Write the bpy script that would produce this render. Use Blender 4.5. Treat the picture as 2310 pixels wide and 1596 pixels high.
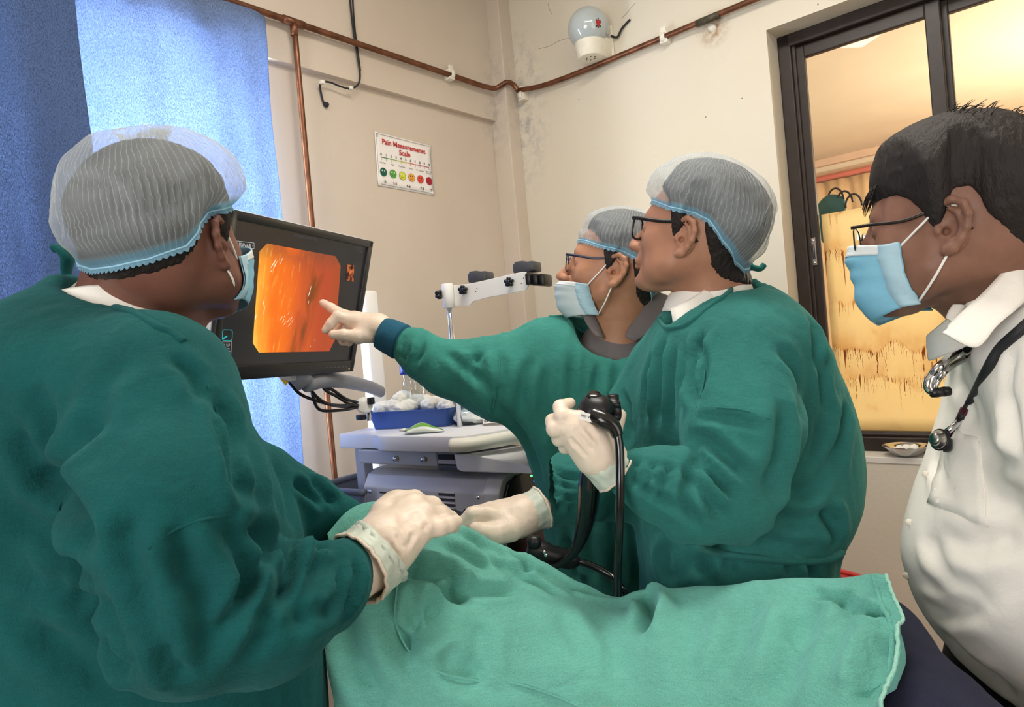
import bpy, bmesh, math, random
import numpy as np
from mathutils import Vector

# ------------------------------------------------------------------ clear
for o in list(bpy.data.objects):
    bpy.data.objects.remove(o, do_unlink=True)
scene = bpy.context.scene
COL = scene.collection
random.seed(7)
RNG = np.random.default_rng(7)

# ------------------------------------------------------------------ camera (measured from the room's own lines)
FPX, CX, CY, CAMH = 1550.0, 1155.0, 798.0, 1.38
ROLL, PITCH = math.radians(5.1), math.radians(0.74)
_F = np.array([0, math.cos(PITCH), -math.sin(PITCH)])
_U0 = np.array([0, math.sin(PITCH), math.cos(PITCH)])
_X = np.array([1.0, 0, 0])
_R = math.cos(ROLL) * _X - math.sin(ROLL) * _U0
_U = math.sin(ROLL) * _X + math.cos(ROLL) * _U0
_O = np.array([0, 0, CAMH])

cam_data = bpy.data.cameras.new('camera')
cam_data.sensor_fit = 'HORIZONTAL'
cam_data.sensor_width = 36.0
cam_data.lens = 36.0 * FPX / 2310.0
cam_data.clip_start = 0.02
cam = bpy.data.objects.new('camera', cam_data)
COL.objects.link(cam)
from mathutils import Matrix
cam.matrix_world = Matrix((( _R[0], _U[0], -_F[0], _O[0]),
                           ( _R[1], _U[1], -_F[1], _O[1]),
                           ( _R[2], _U[2], -_F[2], _O[2]),
                           (0, 0, 0, 1)))
scene.camera = cam

# ------------------------------------------------------------------ world, lights, exposure
world = bpy.data.worlds.new('world')
scene.world = world
world.use_nodes = True
_bg = world.node_tree.nodes['Background']
_bg.inputs[0].default_value = (0.80, 0.90, 1.0, 1)
_bg.inputs[1].default_value = 2.0

vs = scene.view_settings
vs.view_transform = 'Standard'
vs.look = 'None'
vs.exposure = 0.08
vs.gamma = 1.0
vs.use_curve_mapping = False

# room frame: left wall runs along uL, right wall along uR, both from the corner
_a = math.radians(41)
uL = np.array([math.sin(_a), math.cos(_a), 0.0])
nL = np.array([math.cos(_a), -math.sin(_a), 0.0])
uR, nR = nL.copy(), -uL
CORNER = np.array([0.0541, 3.2526, 0.0])
QCOR = CORNER + nL * 0.10            # where the corner column meets the right wall
ZUP = np.array([0, 0, 1.0])
CEIL = 3.06

def LW(s, z, t=0.0):
    """point by the left wall: s metres from the corner, z up, t into the room"""
    return CORNER - uL * s + nL * t + ZUP * z

def RW(s, z, t=0.0):
    """point by the right wall: s metres from the column, z up, t into the room"""
    return QCOR + uR * s + nR * t + ZUP * z

def area_light(name, loc, direction, sx, sy, power, color):
    d = bpy.data.lights.new(name, 'AREA')
    d.shape = 'RECTANGLE'; d.size = sx; d.size_y = sy
    d.energy = power; d.color = color
    o = bpy.data.objects.new(name, d)
    COL.objects.link(o)
    o.location = Vector(loc)
    o.rotation_euler = Vector(direction).to_track_quat('-Z', 'Z').to_euler()
    return o

# daylight entering by the curtained window; lamp of the next room; back, rear and ceiling area lights are added fill, sources unseen
area_light('window_daylight', LW(1.80, 1.68, -0.32), nL, 1.25, 1.50, 175, (0.95, 0.97, 1.0))
area_light('added_back_fill', LW(4.72, 1.65, 2.1), uL, 1.6, 1.3, 46, (1.0, 0.98, 0.95))
area_light('added_rear_fill', LW(2.3, 1.75, 4.33), -nL, 2.2, 1.5, 24, (1.0, 0.97, 0.93))
area_light('added_ceiling_fill', RW(1.35, CEIL - 0.09, 1.35), (0, 0, -1), 1.2, 0.25, 26, (1.0, 0.95, 0.86))
_nl = bpy.data.lights.new('next_room_lamp', 'POINT'); _nl.energy = 115; _nl.color = (1.0, 0.88, 0.70); _nl.shadow_soft_size = 0.25
_no = bpy.data.objects.new('next_room_lamp', _nl); COL.objects.link(_no); _no.location = Vector(RW(2.4, 1.75, -1.9))

# ------------------------------------------------------------------ pixel / world helpers (photograph pixels, 2310 x 1596)
def P(px, py, d):
    return _O + d * (_F + _R * ((px - CX) / FPX) - _U * ((py - CY) / FPX))

def c(px, py, d):
    """camera-aligned metric point: x right, y up, z depth"""
    return np.array([(px - CX) / FPX * d, -(py - CY) / FPX * d, d])

def c2w(v):
    v = np.asarray(v, dtype=float).reshape(-1, 3)
    return _O + v[:, :1] * _R + v[:, 1:2] * _U + v[:, 2:3] * _F

def w2c(w):
    v = np.asarray(w, dtype=float).reshape(-1, 3) - _O
    return np.stack([v @ _R, v @ _U, v @ _F], 1)

def proj(w):
    k = w2c(w)
    return np.stack([CX + FPX * k[:, 0] / k[:, 2], CY - FPX * k[:, 1] / k[:, 2], k[:, 2]], 1)

def hit(px, py, q, n):
    d = P(px, py, 1.0) - _O
    return _O + d * (((np.asarray(q) - _O) @ n) / (d @ n))

def hitL(px, py, t=0.0): return hit(px, py, CORNER + nL * t, nL)
def hitR(px, py, t=0.0): return hit(px, py, QCOR + nR * t, nR)
def hitZ(px, py, z): return hit(px, py, np.array([0, 0, z]), ZUP)

# ------------------------------------------------------------------ materials
def _nt(name):
    m = bpy.data.materials.new(name)
    m.use_nodes = True
    nt = m.node_tree
    for n in list(nt.nodes):
        nt.nodes.remove(n)
    out = nt.nodes.new('ShaderNodeOutputMaterial')
    return m, nt, out

def lin(rgb):
    return tuple(((v / 255.0) / 12.92 if v / 255.0 <= 0.04045 else ((v / 255.0 + 0.055) / 1.055) ** 2.4) for v in rgb) + (1.0,)

def N(nt, kind, **kw):
    n = nt.nodes.new(kind)
    for k, v in kw.items():
        if k.startswith('i_'):
            n.inputs[k[2:].replace('_', ' ')].default_value = v
        else:
            setattr(n, k, v)
    return n

def mat(name, rgb, rough=0.6, metal=0.0, var=0.12, scale=8.0, bump=0.0, bscale=200.0, spec=0.5, sheen=0.0,
        trans=0.0, ior=1.45, rgb2=None, emit=None, estr=0.0, coat=0.0, sss=0.0, alpha=1.0, bstretch=None):
    m, nt, out = _nt(name)
    b = N(nt, 'ShaderNodeBsdfPrincipled')
    nt.links.new(b.outputs[0], out.inputs[0])
    b.inputs['Roughness'].default_value = rough
    b.inputs['Metallic'].default_value = metal
    b.inputs['Specular IOR Level'].default_value = spec
    b.inputs['IOR'].default_value = ior
    b.inputs['Transmission Weight'].default_value = trans
    b.inputs['Coat Weight'].default_value = coat
    b.inputs['Alpha'].default_value = alpha
    if sheen:
        b.inputs['Sheen Weight'].default_value = sheen
        b.inputs['Sheen Roughness'].default_value = 0.4
    if sss:
        b.inputs['Subsurface Weight'].default_value = sss
        b.inputs['Subsurface Radius'].default_value = (0.01, 0.004, 0.002)
        b.inputs['Subsurface Scale'].default_value = 1.0
    if emit is not None:
        b.inputs['Emission Color'].default_value = lin(emit)
        b.inputs['Emission Strength'].default_value = estr
    tc = N(nt, 'ShaderNodeTexCoord')
    c1 = np.array(lin(rgb))
    if var > 0:
        no = N(nt, 'ShaderNodeTexNoise')
        no.inputs['Scale'].default_value = scale
        no.inputs['Detail'].default_value = 4
        nt.links.new(tc.outputs['Object'], no.inputs['Vector'])
        mx = N(nt, 'ShaderNodeMix', data_type='RGBA')
        c2 = np.array(lin(rgb2)) if rgb2 is not None else c1 * (1 + var)
        cA = c1 if rgb2 is not None else c1 * (1 - var)
        cA[3] = c2[3] = 1
        mx.inputs['A'].default_value = tuple(np.clip(cA, 0, 1))
        mx.inputs['B'].default_value = tuple(np.clip(c2, 0, 1))
        rp = N(nt, 'ShaderNodeMapRange')
        rp.inputs['From Min'].default_value = 0.3
        rp.inputs['From Max'].default_value = 0.7
        nt.links.new(no.outputs['Fac'], rp.inputs['Value'])
        nt.links.new(rp.outputs[0], mx.inputs['Factor'])
        nt.links.new(mx.outputs['Result'], b.inputs['Base Color'])
    else:
        b.inputs['Base Color'].default_value = tuple(c1)
    if bump > 0:
        n2 = N(nt, 'ShaderNodeTexNoise')
        n2.inputs['Scale'].default_value = bscale
        n2.inputs['Detail'].default_value = 3
        if bstretch:
            mp = N(nt, 'ShaderNodeMapping')
            mp.inputs['Scale'].default_value = bstretch
            nt.links.new(tc.outputs['Object'], mp.inputs['Vector'])
            nt.links.new(mp.outputs[0], n2.inputs['Vector'])
        else:
            nt.links.new(tc.outputs['Object'], n2.inputs['Vector'])
        bp = N(nt, 'ShaderNodeBump')
        bp.inputs['Strength'].default_value = bump
        bp.inputs['Distance'].default_value = 0.002
        nt.links.new(n2.outputs['Fac'], bp.inputs['Height'])
        nt.links.new(bp.outputs[0], b.inputs['Normal'])
    return m

def cloth_mat(name, rgb, var=0.18, fine=900.0, streak=0.10, sheen=0.35, bump=0.35, wrinkle=0.5):
    """woven cotton: mottled dye, fine weave, small wrinkles"""
    m, nt, out = _nt(name)
    b = N(nt, 'ShaderNodeBsdfPrincipled')
    nt.links.new(b.outputs[0], out.inputs[0])
    b.inputs['Roughness'].default_value = 0.88
    b.inputs['Specular IOR Level'].default_value = 0.15
    b.inputs['Sheen Weight'].default_value = sheen
    b.inputs['Sheen Roughness'].default_value = 0.5
    b.inputs['Sheen Tint'].default_value = tuple(np.clip(np.array(lin(rgb)) * 3 + 0.1, 0, 1))[:3] + (1,)
    tc = N(nt, 'ShaderNodeTexCoord')
    n1 = N(nt, 'ShaderNodeTexNoise'); n1.inputs['Scale'].default_value = 9; n1.inputs['Detail'].default_value = 5
    n2 = N(nt, 'ShaderNodeTexNoise'); n2.inputs['Scale'].default_value = fine; n2.inputs['Detail'].default_value = 2
    mp = N(nt, 'ShaderNodeMapping'); mp.inputs['Scale'].default_value = (60, 60, 700)
    n3 = N(nt, 'ShaderNodeTexNoise'); n3.inputs['Scale'].default_value = 1.0; n3.inputs['Detail'].default_value = 2
    n4 = N(nt, 'ShaderNodeTexNoise'); n4.inputs['Scale'].default_value = 38; n4.inputs['Detail'].default_value = 4
    n4.inputs['Distortion'].default_value = 0.6
    for n in (n1, n2, n4):
        nt.links.new(tc.outputs['Object'], n.inputs['Vector'])
    nt.links.new(tc.outputs['Object'], mp.inputs['Vector'])
    nt.links.new(mp.outputs[0], n3.inputs['Vector'])
    a1 = N(nt, 'ShaderNodeMath', operation='MULTIPLY_ADD'); a1.inputs[1].default_value = 0.38; a1.inputs[2].default_value = 0.0
    nt.links.new(n1.outputs['Fac'], a1.inputs[0])
    a2 = N(nt, 'ShaderNodeMath', operation='MULTIPLY_ADD'); a2.inputs[1].default_value = 0.42
    nt.links.new(n2.outputs['Fac'], a2.inputs[0]); nt.links.new(a1.outputs[0], a2.inputs[2])
    a3 = N(nt, 'ShaderNodeMath', operation='MULTIPLY_ADD'); a3.inputs[1].default_value = 0.2
    nt.links.new(n3.outputs['Fac'], a3.inputs[0]); nt.links.new(a2.outputs[0], a3.inputs[2])
    rp = N(nt, 'ShaderNodeMapRange'); rp.inputs['From Min'].default_value = 0.35; rp.inputs['From Max'].default_value = 0.65
    nt.links.new(a3.outputs[0], rp.inputs['Value'])
    mx = N(nt, 'ShaderNodeMix', data_type='RGBA')
    c1 = np.array(lin(rgb)); A = c1 * (1 - var); B = c1 * (1 + var); A[3] = B[3] = 1
    mx.inputs['A'].default_value = tuple(np.clip(A, 0, 1)); mx.inputs['B'].default_value = tuple(np.clip(B, 0, 1))
    nt.links.new(rp.outputs[0], mx.inputs['Factor'])
    nt.links.new(mx.outputs['Result'], b.inputs['Base Color'])
    b1 = N(nt, 'ShaderNodeBump'); b1.inputs['Strength'].default_value = wrinkle; b1.inputs['Distance'].default_value = 0.006
    nt.links.new(n4.outputs['Fac'], b1.inputs['Height'])
    b2 = N(nt, 'ShaderNodeBump'); b2.inputs['Strength'].default_value = bump; b2.inputs['Distance'].default_value = 0.0012
    nt.links.new(n2.outputs['Fac'], b2.inputs['Height']); nt.links.new(b1.outputs[0], b2.inputs['Normal'])
    nt.links.new(b2.outputs[0], b.inputs['Normal'])
    return m

# ------------------------------------------------------------------ mesh and object helpers
ORG = {}          # object name -> world origin (all objects are unrotated; children sit relative to their parent)

def new_mesh(name, V, F, smooth=True):
    V = np.asarray(V, dtype=np.float32).reshape(-1, 3)
    me = bpy.data.meshes.new(name)
    if isinstance(F, np.ndarray):
        k = F.shape[1]
        me.vertices.add(len(V)); me.vertices.foreach_set('co', V.ravel())
        me.loops.add(F.size); me.loops.foreach_set('vertex_index', F.ravel().astype(np.int32))
        me.polygons.add(len(F))
        me.polygons.foreach_set('loop_start', np.arange(0, F.size, k, dtype=np.int32))
        try:
            me.polygons.foreach_set('loop_total', np.full(len(F), k, dtype=np.int32))
        except Exception:
            pass
        me.update(calc_edges=True)
        me.validate()
    else:
        me.from_pydata([tuple(v) for v in V.tolist()], [], [tuple(int(i) for i in f) for f in F])
    if smooth:
        me.polygons.foreach_set('use_smooth', np.ones(len(me.polygons), dtype=bool))
    me.update()
    return me

def _link(name, data, origin, parent):
    o = bpy.data.objects.new(name, data)
    COL.objects.link(o)
    origin = np.asarray(origin, dtype=float)
    if parent is not None:
        o.parent = parent
        o.location = Vector(origin - ORG[parent.name])
    else:
        o.location = Vector(origin)
    ORG[o.name] = origin
    return o

def mk(name, VF, material, parent=None, smooth=True, origin=None, auto=None):
    """one mesh object from world-space vertices"""
    V, F = VF[0], VF[1]
    V = np.asarray(V, dtype=float).reshape(-1, 3)
    if origin is None:
        origin = ORG[parent.name] if parent is not None else np.array([V[:, 0].mean(), V[:, 1].mean(), V[:, 2].min()])
    me = new_mesh(name, V - origin, F, smooth)
    if material is not None:
        for mm in (material if isinstance(material, (list, tuple)) else [material]):
            me.materials.append(mm)
    o = _link(name, me, origin, parent)
    if auto is not None:
        ang = math.radians(auto)
        bm = bmesh.new(); bm.from_mesh(me)
        for e in bm.edges:
            if len(e.link_faces) == 2 and e.calc_face_angle(0) > ang:
                e.smooth = False
        bm.to_mesh(me); bm.free()
    return o

def empty(name, loc):
    return _link(name, None, loc, None)

def tag(o, label=None, cat=None, group=None, kind=None):
    if label: o['label'] = label
    if cat: o['category'] = cat
    if group: o['group'] = group
    if kind: o['kind'] = kind
    return o

def copy_thing(root, loc):
    """copy of a thing with its parts, moved to loc"""
    r = root.copy(); COL.objects.link(r); r.location = Vector(loc); ORG[r.name] = np.asarray(loc, float)
    for ch in list(root.children):
        k = ch.copy(); COL.objects.link(k); k.parent = r
        for g in list(ch.children):
            q = g.copy(); COL.objects.link(q); q.parent = k
    return r

def join(*parts):
    Vs, Fs, n = [], [], 0
    for V, F in parts:
        V = np.asarray(V, dtype=float).reshape(-1, 3)
        Vs.append(V)
        Fs += [tuple(int(i) + n for i in f) for f in F]
        n += len(V)
    return np.concatenate(Vs), Fs

def box(center, half, ax=None, bevel=0.0, seg=2):
    """box with optional axes (3 vectors) and rounded edges"""
    bm = bmesh.new()
    bmesh.ops.create_cube(bm, size=2.0)
    for v in bm.verts:
        v.co = Vector((v.co.x * half[0], v.co.y * half[1], v.co.z * half[2]))
    if bevel > 0:
        bmesh.ops.bevel(bm, geom=bm.edges[:], offset=bevel, segments=seg, profile=0.5, affect='EDGES')
    V = np.array([tuple(v.co) for v in bm.verts]); bm.verts.index_update()
    F = [tuple(v.index for v in f.verts) for f in bm.faces]
    bm.free()
    if ax is None:
        ax = (np.array([1., 0, 0]), np.array([0, 1., 0]), np.array([0, 0, 1.]))
    V = np.asarray(center) + V[:, :1] * ax[0] + V[:, 1:2] * ax[1] + V[:, 2:3] * ax[2]
    return V, F

def boxpp(p0, p1, ax, bevel=0.0, org=None):
    """box spanning local coordinates p0..p1 in the frame ax at org"""
    p0 = np.asarray(p0, float); p1 = np.asarray(p1, float); m = (p0 + p1) / 2; h = np.abs(p1 - p0) / 2
    return box(np.asarray(org) + m[0] * ax[0] + m[1] * ax[1] + m[2] * ax[2], h, ax, bevel)

def catmull(pts, n=8, closed=False):
    pts = np.asarray(pts, dtype=float)
    if len(pts) < 3 and not closed:
        t = np.linspace(0, 1, n + 1)[:, None]
        return pts[0] * (1 - t) + pts[-1] * t
    if closed:
        Q = np.concatenate([pts[-1:], pts, pts[:2]])
    else:
        Q = np.concatenate([2 * pts[:1] - pts[1:2], pts, 2 * pts[-1:] - pts[-2:-1]])
    out = []
    for i in range(1, len(Q) - 2):
        p0, p1, p2, p3 = Q[i - 1], Q[i], Q[i + 1], Q[i + 2]
        for k in range(n):
            t = k / n
            out.append(0.5 * (2 * p1 + (p2 - p0) * t + (2 * p0 - 5 * p1 + 4 * p2 - p3) * t * t + (3 * p1 - p0 - 3 * p2 + p3) * t ** 3))
    if not closed:
        out.append(Q[-2])
    return np.array(out)

def frames(path, closed=False, up=None):
    path = np.asarray(path, float)
    if closed:
        T = np.roll(path, -1, 0) - np.roll(path, 1, 0)
    else:
        T = np.gradient(path, axis=0)
    T /= np.linalg.norm(T, axis=1, keepdims=True) + 1e-12
    ref = np.array([0, 0, 1.]) if up is None else np.asarray(up, float)
    if abs(T[0] @ ref) > 0.95:
        ref = np.array([1., 0, 0])
    n = np.cross(T[0], ref); n /= np.linalg.norm(n)
    Ns = []
    for t in T:
        n = n - t * (n @ t); n /= np.linalg.norm(n) + 1e-12
        Ns.append(n.copy())
    Ns = np.array(Ns)
    return T, Ns, np.cross(T, Ns)

def tube(path, rad, seg=10, closed=False, caps=True, flat=None):
    """round tube along a path; flat=(a,b) scales the section"""
    path = np.asarray(path, float); n = len(path)
    rad = np.full(n, rad, float) if np.isscalar(rad) else np.interp(np.linspace(0, 1, n), np.linspace(0, 1, len(rad)), rad)
    T, A, B = frames(path, closed)
    fa, fb = flat if flat else (1, 1)
    an = np.linspace(0, 2 * np.pi, seg, endpoint=False)
    V = path[:, None, :] + rad[:, None, None] * (np.cos(an)[None, :, None] * A[:, None, :] * fa + np.sin(an)[None, :, None] * B[:, None, :] * fb)
    V = V.reshape(-1, 3); F = []
    m = n if closed else n - 1
    for i in range(m):
        j = (i + 1) % n
        for k in range(seg):
            k2 = (k + 1) % seg
            F.append((i * seg + k, i * seg + k2, j * seg + k2, j * seg + k))
    if caps and not closed:
        F.append(tuple(range(seg - 1, -1, -1)))
        F.append(tuple((n - 1) * seg + k for k in range(seg)))
    return V, F

def lathe(profile, origin, axis=(0, 0, 1), seg=24, ref=None):
    """profile: (radius, height) pairs turned about axis at origin"""
    ax = np.asarray(axis, float); ax /= np.linalg.norm(ax)
    r0 = np.array([1., 0, 0]) if abs(ax[0]) < 0.9 else np.array([0, 1., 0])
    a = np.cross(ax, r0); a /= np.linalg.norm(a); b = np.cross(ax, a)
    an = np.linspace(0, 2 * np.pi, seg, endpoint=False)
    V = []; F = []
    for r, h in profile:
        V.append(np.asarray(origin) + ax * h + r * (np.cos(an)[:, None] * a + np.sin(an)[:, None] * b))
    V = np.concatenate(V)
    n = len(profile)
    for i in range(n - 1):
        for k in range(seg):
            k2 = (k + 1) % seg
            F.append((i * seg + k, i * seg + k2, (i + 1) * seg + k2, (i + 1) * seg + k))
    if profile[0][0] > 1e-6: F.append(tuple(range(seg - 1, -1, -1)))
    if profile[-1][0] > 1e-6: F.append(tuple((n - 1) * seg + k for k in range(seg)))
    return V, F

def grid(Pts, thick=0.0, closed_u=False):
    """surface through an (m,n,3) array of points, with optional thickness"""
    Pts = np.asarray(Pts, float); m, n, _ = Pts.shape
    idx = np.arange(m * n).reshape(m, n)
    nn = n if closed_u else n - 1
    j0 = np.arange(nn); j1 = (j0 + 1) % n
    Q = np.stack([idx[:-1][:, j0], idx[:-1][:, j1], idx[1:][:, j1], idx[1:][:, j0]], -1).reshape(-1, 4)
    V = Pts.reshape(-1, 3)
    if thick == 0:
        return V, Q
    Nn = vnormals(V, Q)
    V2 = V - Nn * thick
    k = m * n
    faces = [Q, Q[:, ::-1] + k]
    def rim(a):
        a = np.asarray(a)
        return np.stack([a[:-1], a[:-1] + k, a[1:] + k, a[1:]], -1)
    edges = []
    top = idx[0]; bot = idx[-1]
    if closed_u:
        top = np.append(top, top[0]); bot = np.append(bot, bot[0])
    edges.append(rim(top)); edges.append(rim(bot[::-1]))
    if not closed_u:
        edges.append(rim(idx[:, 0][::-1])); edges.append(rim(idx[:, -1]))
    return np.concatenate([V, V2]), np.concatenate(faces + edges)

def extrude_poly(pts, vec, bevel=0.0):
    """prism from a planar outline"""
    pts = np.asarray(pts, float); n = len(pts); vec = np.asarray(vec, float)
    V = np.concatenate([pts, pts + vec])
    F = [tuple(range(n - 1, -1, -1)), tuple(range(n, 2 * n))]
    for i in range(n):
        j = (i + 1) % n
        F.append((i, j, n + j, n + i))
    if bevel > 0:
        bm = bmesh.new()
        vv = [bm.verts.new(tuple(v)) for v in V]
        for f in F: bm.faces.new([vv[i] for i in f])
        bmesh.ops.recalc_face_normals(bm, faces=bm.faces[:])
        bmesh.ops.bevel(bm, geom=bm.edges[:], offset=bevel, segments=2, profile=0.5, affect='EDGES', clamp_overlap=True)
        bm.verts.index_update()
        V = np.array([tuple(v.co) for v in bm.verts]); F = [tuple(v.index for v in f.verts) for f in bm.faces]
        bm.free()
    return V, F

def vnormals(V, Q):
    Q = np.asarray(Q)
    a, b, cc, d = V[Q[:, 0]], V[Q[:, 1]], V[Q[:, 2]], V[Q[:, 3]]
    fn = np.cross(cc - a, d - b)
    Nn = np.zeros_like(V)
    for k in range(4):
        for ax in range(3):
            Nn[:, ax] += np.bincount(Q[:, k], weights=fn[:, ax], minlength=len(V))
    Nn /= np.linalg.norm(Nn, axis=1, keepdims=True) + 1e-12
    return Nn

def relax(V, Q, it=2, lam=0.5):
    Q = np.asarray(Q)
    E = np.concatenate([Q[:, [0, 1]], Q[:, [1, 2]], Q[:, [2, 3]], Q[:, [3, 0]]])
    i = np.concatenate([E[:, 0], E[:, 1]]); j = np.concatenate([E[:, 1], E[:, 0]])
    cnt = np.bincount(i, minlength=len(V)).astype(float)[:, None] + 1e-9
    for _ in range(it):
        S = np.stack([np.bincount(i, weights=V[j, k], minlength=len(V)) for k in range(3)], 1) / cnt
        V = V + lam * (S - V)
    return V

def text_part(body, origin, xd, yd, size, material, parent, name, bold=0.0, align='LEFT', lift=0.0006, sx=1.0):
    cu = bpy.data.curves.new('lettering', 'FONT')
    cu.body = body; cu.size = size; cu.align_x = align; cu.offset = bold
    tmp = bpy.data.objects.new('lettering', cu); COL.objects.link(tmp)
    dg = bpy.context.evaluated_depsgraph_get()
    me0 = bpy.data.meshes.new_from_object(tmp.evaluated_get(dg))
    V = np.array([tuple(v.co) for v in me0.vertices]); F = [tuple(p.vertices) for p in me0.polygons]
    bpy.data.objects.remove(tmp, do_unlink=True); bpy.data.curves.remove(cu); bpy.data.meshes.remove(me0)
    if len(V) == 0: return None
    xd = np.asarray(xd, float); yd = np.asarray(yd, float); nd = np.cross(xd, yd); nd /= np.linalg.norm(nd)
    V = np.asarray(origin) + V[:, :1] * xd * sx + V[:, 1:2] * yd + nd * lift
    return mk(name, (V, F), material, parent, smooth=False)

# ------------------------------------------------------------------ value noise
def _hash(i, j, k, s):
    h = (i * 374761393 + j * 668265263 + k * 2147483647 + s * 1274126177) & 0xFFFFFFFF
    h = ((h ^ (h >> 13)) * 1274126177) & 0xFFFFFFFF
    return ((h ^ (h >> 16)) & 0xFFFF) / 32767.5 - 1.0

def vnoise(p, s=0):
    p = np.asarray(p, float); i = np.floor(p).astype(np.int64); f = p - i; u = f * f * (3 - 2 * f)
    r = 0
    for dx in (0, 1):
        for dy in (0, 1):
            for dz in (0, 1):
                w = (u[:, 0] if dx else 1 - u[:, 0]) * (u[:, 1] if dy else 1 - u[:, 1]) * (u[:, 2] if dz else 1 - u[:, 2])
                r = r + w * _hash(i[:, 0] + dx, i[:, 1] + dy, i[:, 2] + dz, s)
    return r

def fbm(p, s=0, oct=3):
    r = 0; a = 1.0
    for k in range(oct):
        r = r + a * vnoise(p * 2 ** k + 17.3 * k, s + k); a *= 0.5
    return r

def ridged(p, s=0):
    return 1 - 2 * np.abs(vnoise(p, s))

# ------------------------------------------------------------------ implicit surfaces for organic shapes
class Field:
    def __init__(self, lo, hi, h):
        self.lo = np.asarray(lo, float); self.h = h
        self.n = np.ceil((np.asarray(hi, float) - self.lo) / h).astype(int) + 1
        self.ax = [self.lo[k] + h * np.arange(self.n[k]) for k in range(3)]
        self.D = np.full(self.n, 1.0, dtype=np.float32)

    def sub(self, lo, hi):
        a = [max(0, int(math.floor((lo[k] - self.lo[k]) / self.h))) for k in range(3)]
        b = [min(self.n[k], int(math.ceil((hi[k] - self.lo[k]) / self.h)) + 1) for k in range(3)]
        sl = tuple(slice(a[k], max(a[k], b[k])) for k in range(3))
        X = self.ax[0][sl[0]].astype(np.float32)[:, None, None]
        Y = self.ax[1][sl[1]].astype(np.float32)[None, :, None]
        Z = self.ax[2][sl[2]].astype(np.float32)[None, None, :]
        return sl, X, Y, Z

    def put(self, sl, d, k, op='add'):
        D = self.D[sl]
        if D.size == 0: return
        if op == 'add':
            if k <= 0: self.D[sl] = np.minimum(D, d)
            else:
                h = np.clip(0.5 + 0.5 * (d - D) / k, 0, 1)
                self.D[sl] = d * (1 - h) + D * h - k * h * (1 - h)
        else:
            d = -d
            if k <= 0: self.D[sl] = np.maximum(D, d)
            else:
                h = np.clip(0.5 - 0.5 * (d - D) / k, 0, 1)
                self.D[sl] = d * (1 - h) + D * h + k * h * (1 - h)

    def cone(self, a, b, ra, rb=None, k=0.01, op='add', squash=None):
        """round cone from a to b; squash=(unit vector, factor<1) flattens along a direction"""
        a = np.asarray(a, float); b = np.asarray(b, float); rb = ra if rb is None else rb
        m = max(ra, rb) + 2 * k + 3 * self.h
        sl, X, Y, Z = self.sub(np.minimum(a, b) - m, np.maximum(a, b) + m)
        ba = b - a; L2 = float(ba @ ba) + 1e-12
        px, py, pz = X - a[0], Y - a[1], Z - a[2]
        t = np.clip((px * ba[0] + py * ba[1] + pz * ba[2]) / L2, 0, 1)
        qx, qy, qz = px - ba[0] * t, py - ba[1] * t, pz - ba[2] * t
        if squash is None:
            d = np.sqrt(qx * qx + qy * qy + qz * qz) - (ra + (rb - ra) * t)
        else:
            n, s = np.asarray(squash[0], float), squash[1]
            w = qx * n[0] + qy * n[1] + qz * n[2]
            g = (1 / s ** 2 - 1)
            d = (np.sqrt(qx * qx + qy * qy + qz * qz + g * w * w) - (ra + (rb - ra) * t)) * (0.5 + 0.5 * s)
        self.put(sl, d, k, op)

    def chain(self, pts, rad, k=0.01, squash=None, op='add'):
        rad = [rad] * len(pts) if np.isscalar(rad) else rad
        for i in range(len(pts) - 1):
            self.cone(pts[i], pts[i + 1], rad[i], rad[i + 1], k, op, squash)

    def ell(self, cen, r, k=0.01, op='add', ax=None):
        cen = np.asarray(cen, float); r = np.asarray(r, float)
        m = r.max() + 2 * k + 3 * self.h
        sl, X, Y, Z = self.sub(cen - m, cen + m)
        px, py, pz = X - cen[0], Y - cen[1], Z - cen[2]
        if ax is not None:
            u, v, w = [np.asarray(q, float) for q in ax]
            px, py, pz = (px * u[0] + py * u[1] + pz * u[2], px * v[0] + py * v[1] + pz * v[2], px * w[0] + py * w[1] + pz * w[2])
        k0 = np.sqrt((px / r[0]) ** 2 + (py / r[1]) ** 2 + (pz / r[2]) ** 2)
        k1 = np.sqrt((px / r[0] ** 2) ** 2 + (py / r[1] ** 2) ** 2 + (pz / r[2] ** 2) ** 2) + 1e-9
        self.put(sl, k0 * (k0 - 1) / k1, k, op)

    def stack(self, lev, k=0.03, axis=1, p=2.0):
        """torso: lev rows (y, xc, zc, a, b) in the frame; superelliptic sections in x,z along y"""
        L = np.array(sorted([tuple(r) for r in lev]), float)
        yy = L[:, 0]
        a = max(L[:, 3].max(), L[:, 4].max())
        lo = np.array([(L[:, 1] - L[:, 3]).min() - .06, yy[0] - .06, (L[:, 2] - L[:, 4]).min() - .06])
        hi = np.array([(L[:, 1] + L[:, 3]).max() + .06, yy[-1] + .06, (L[:, 2] + L[:, 4]).max() + .06])
        sl, X, Y, Z = self.sub(lo, hi)
        y1 = Y.ravel()
        # smooth (Catmull-like) interpolation through fine resample
        yf = np.linspace(yy[0], yy[-1], 200)
        def sm(col):
            q = np.interp(yf, yy, L[:, col]); kz = np.ones(11) / 11
            qq = np.pad(q, 5, mode='edge'); return np.convolve(qq, kz, 'valid')
        g = lambda col: np.interp(y1, yf, sm(col)).astype(np.float32)[None, :, None]
        xc, zc, A, B = g(1), g(2), g(3), g(4)
        r = (np.abs((X - xc) / A) ** p + np.abs((Z - zc) / B) ** p) ** (1.0 / p)
        d = (r - 1) * np.minimum(A, B)
        d = np.maximum(d, np.maximum(yy[0] - Y, Y - yy[-1]))
        self.put(sl, d, k)

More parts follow.
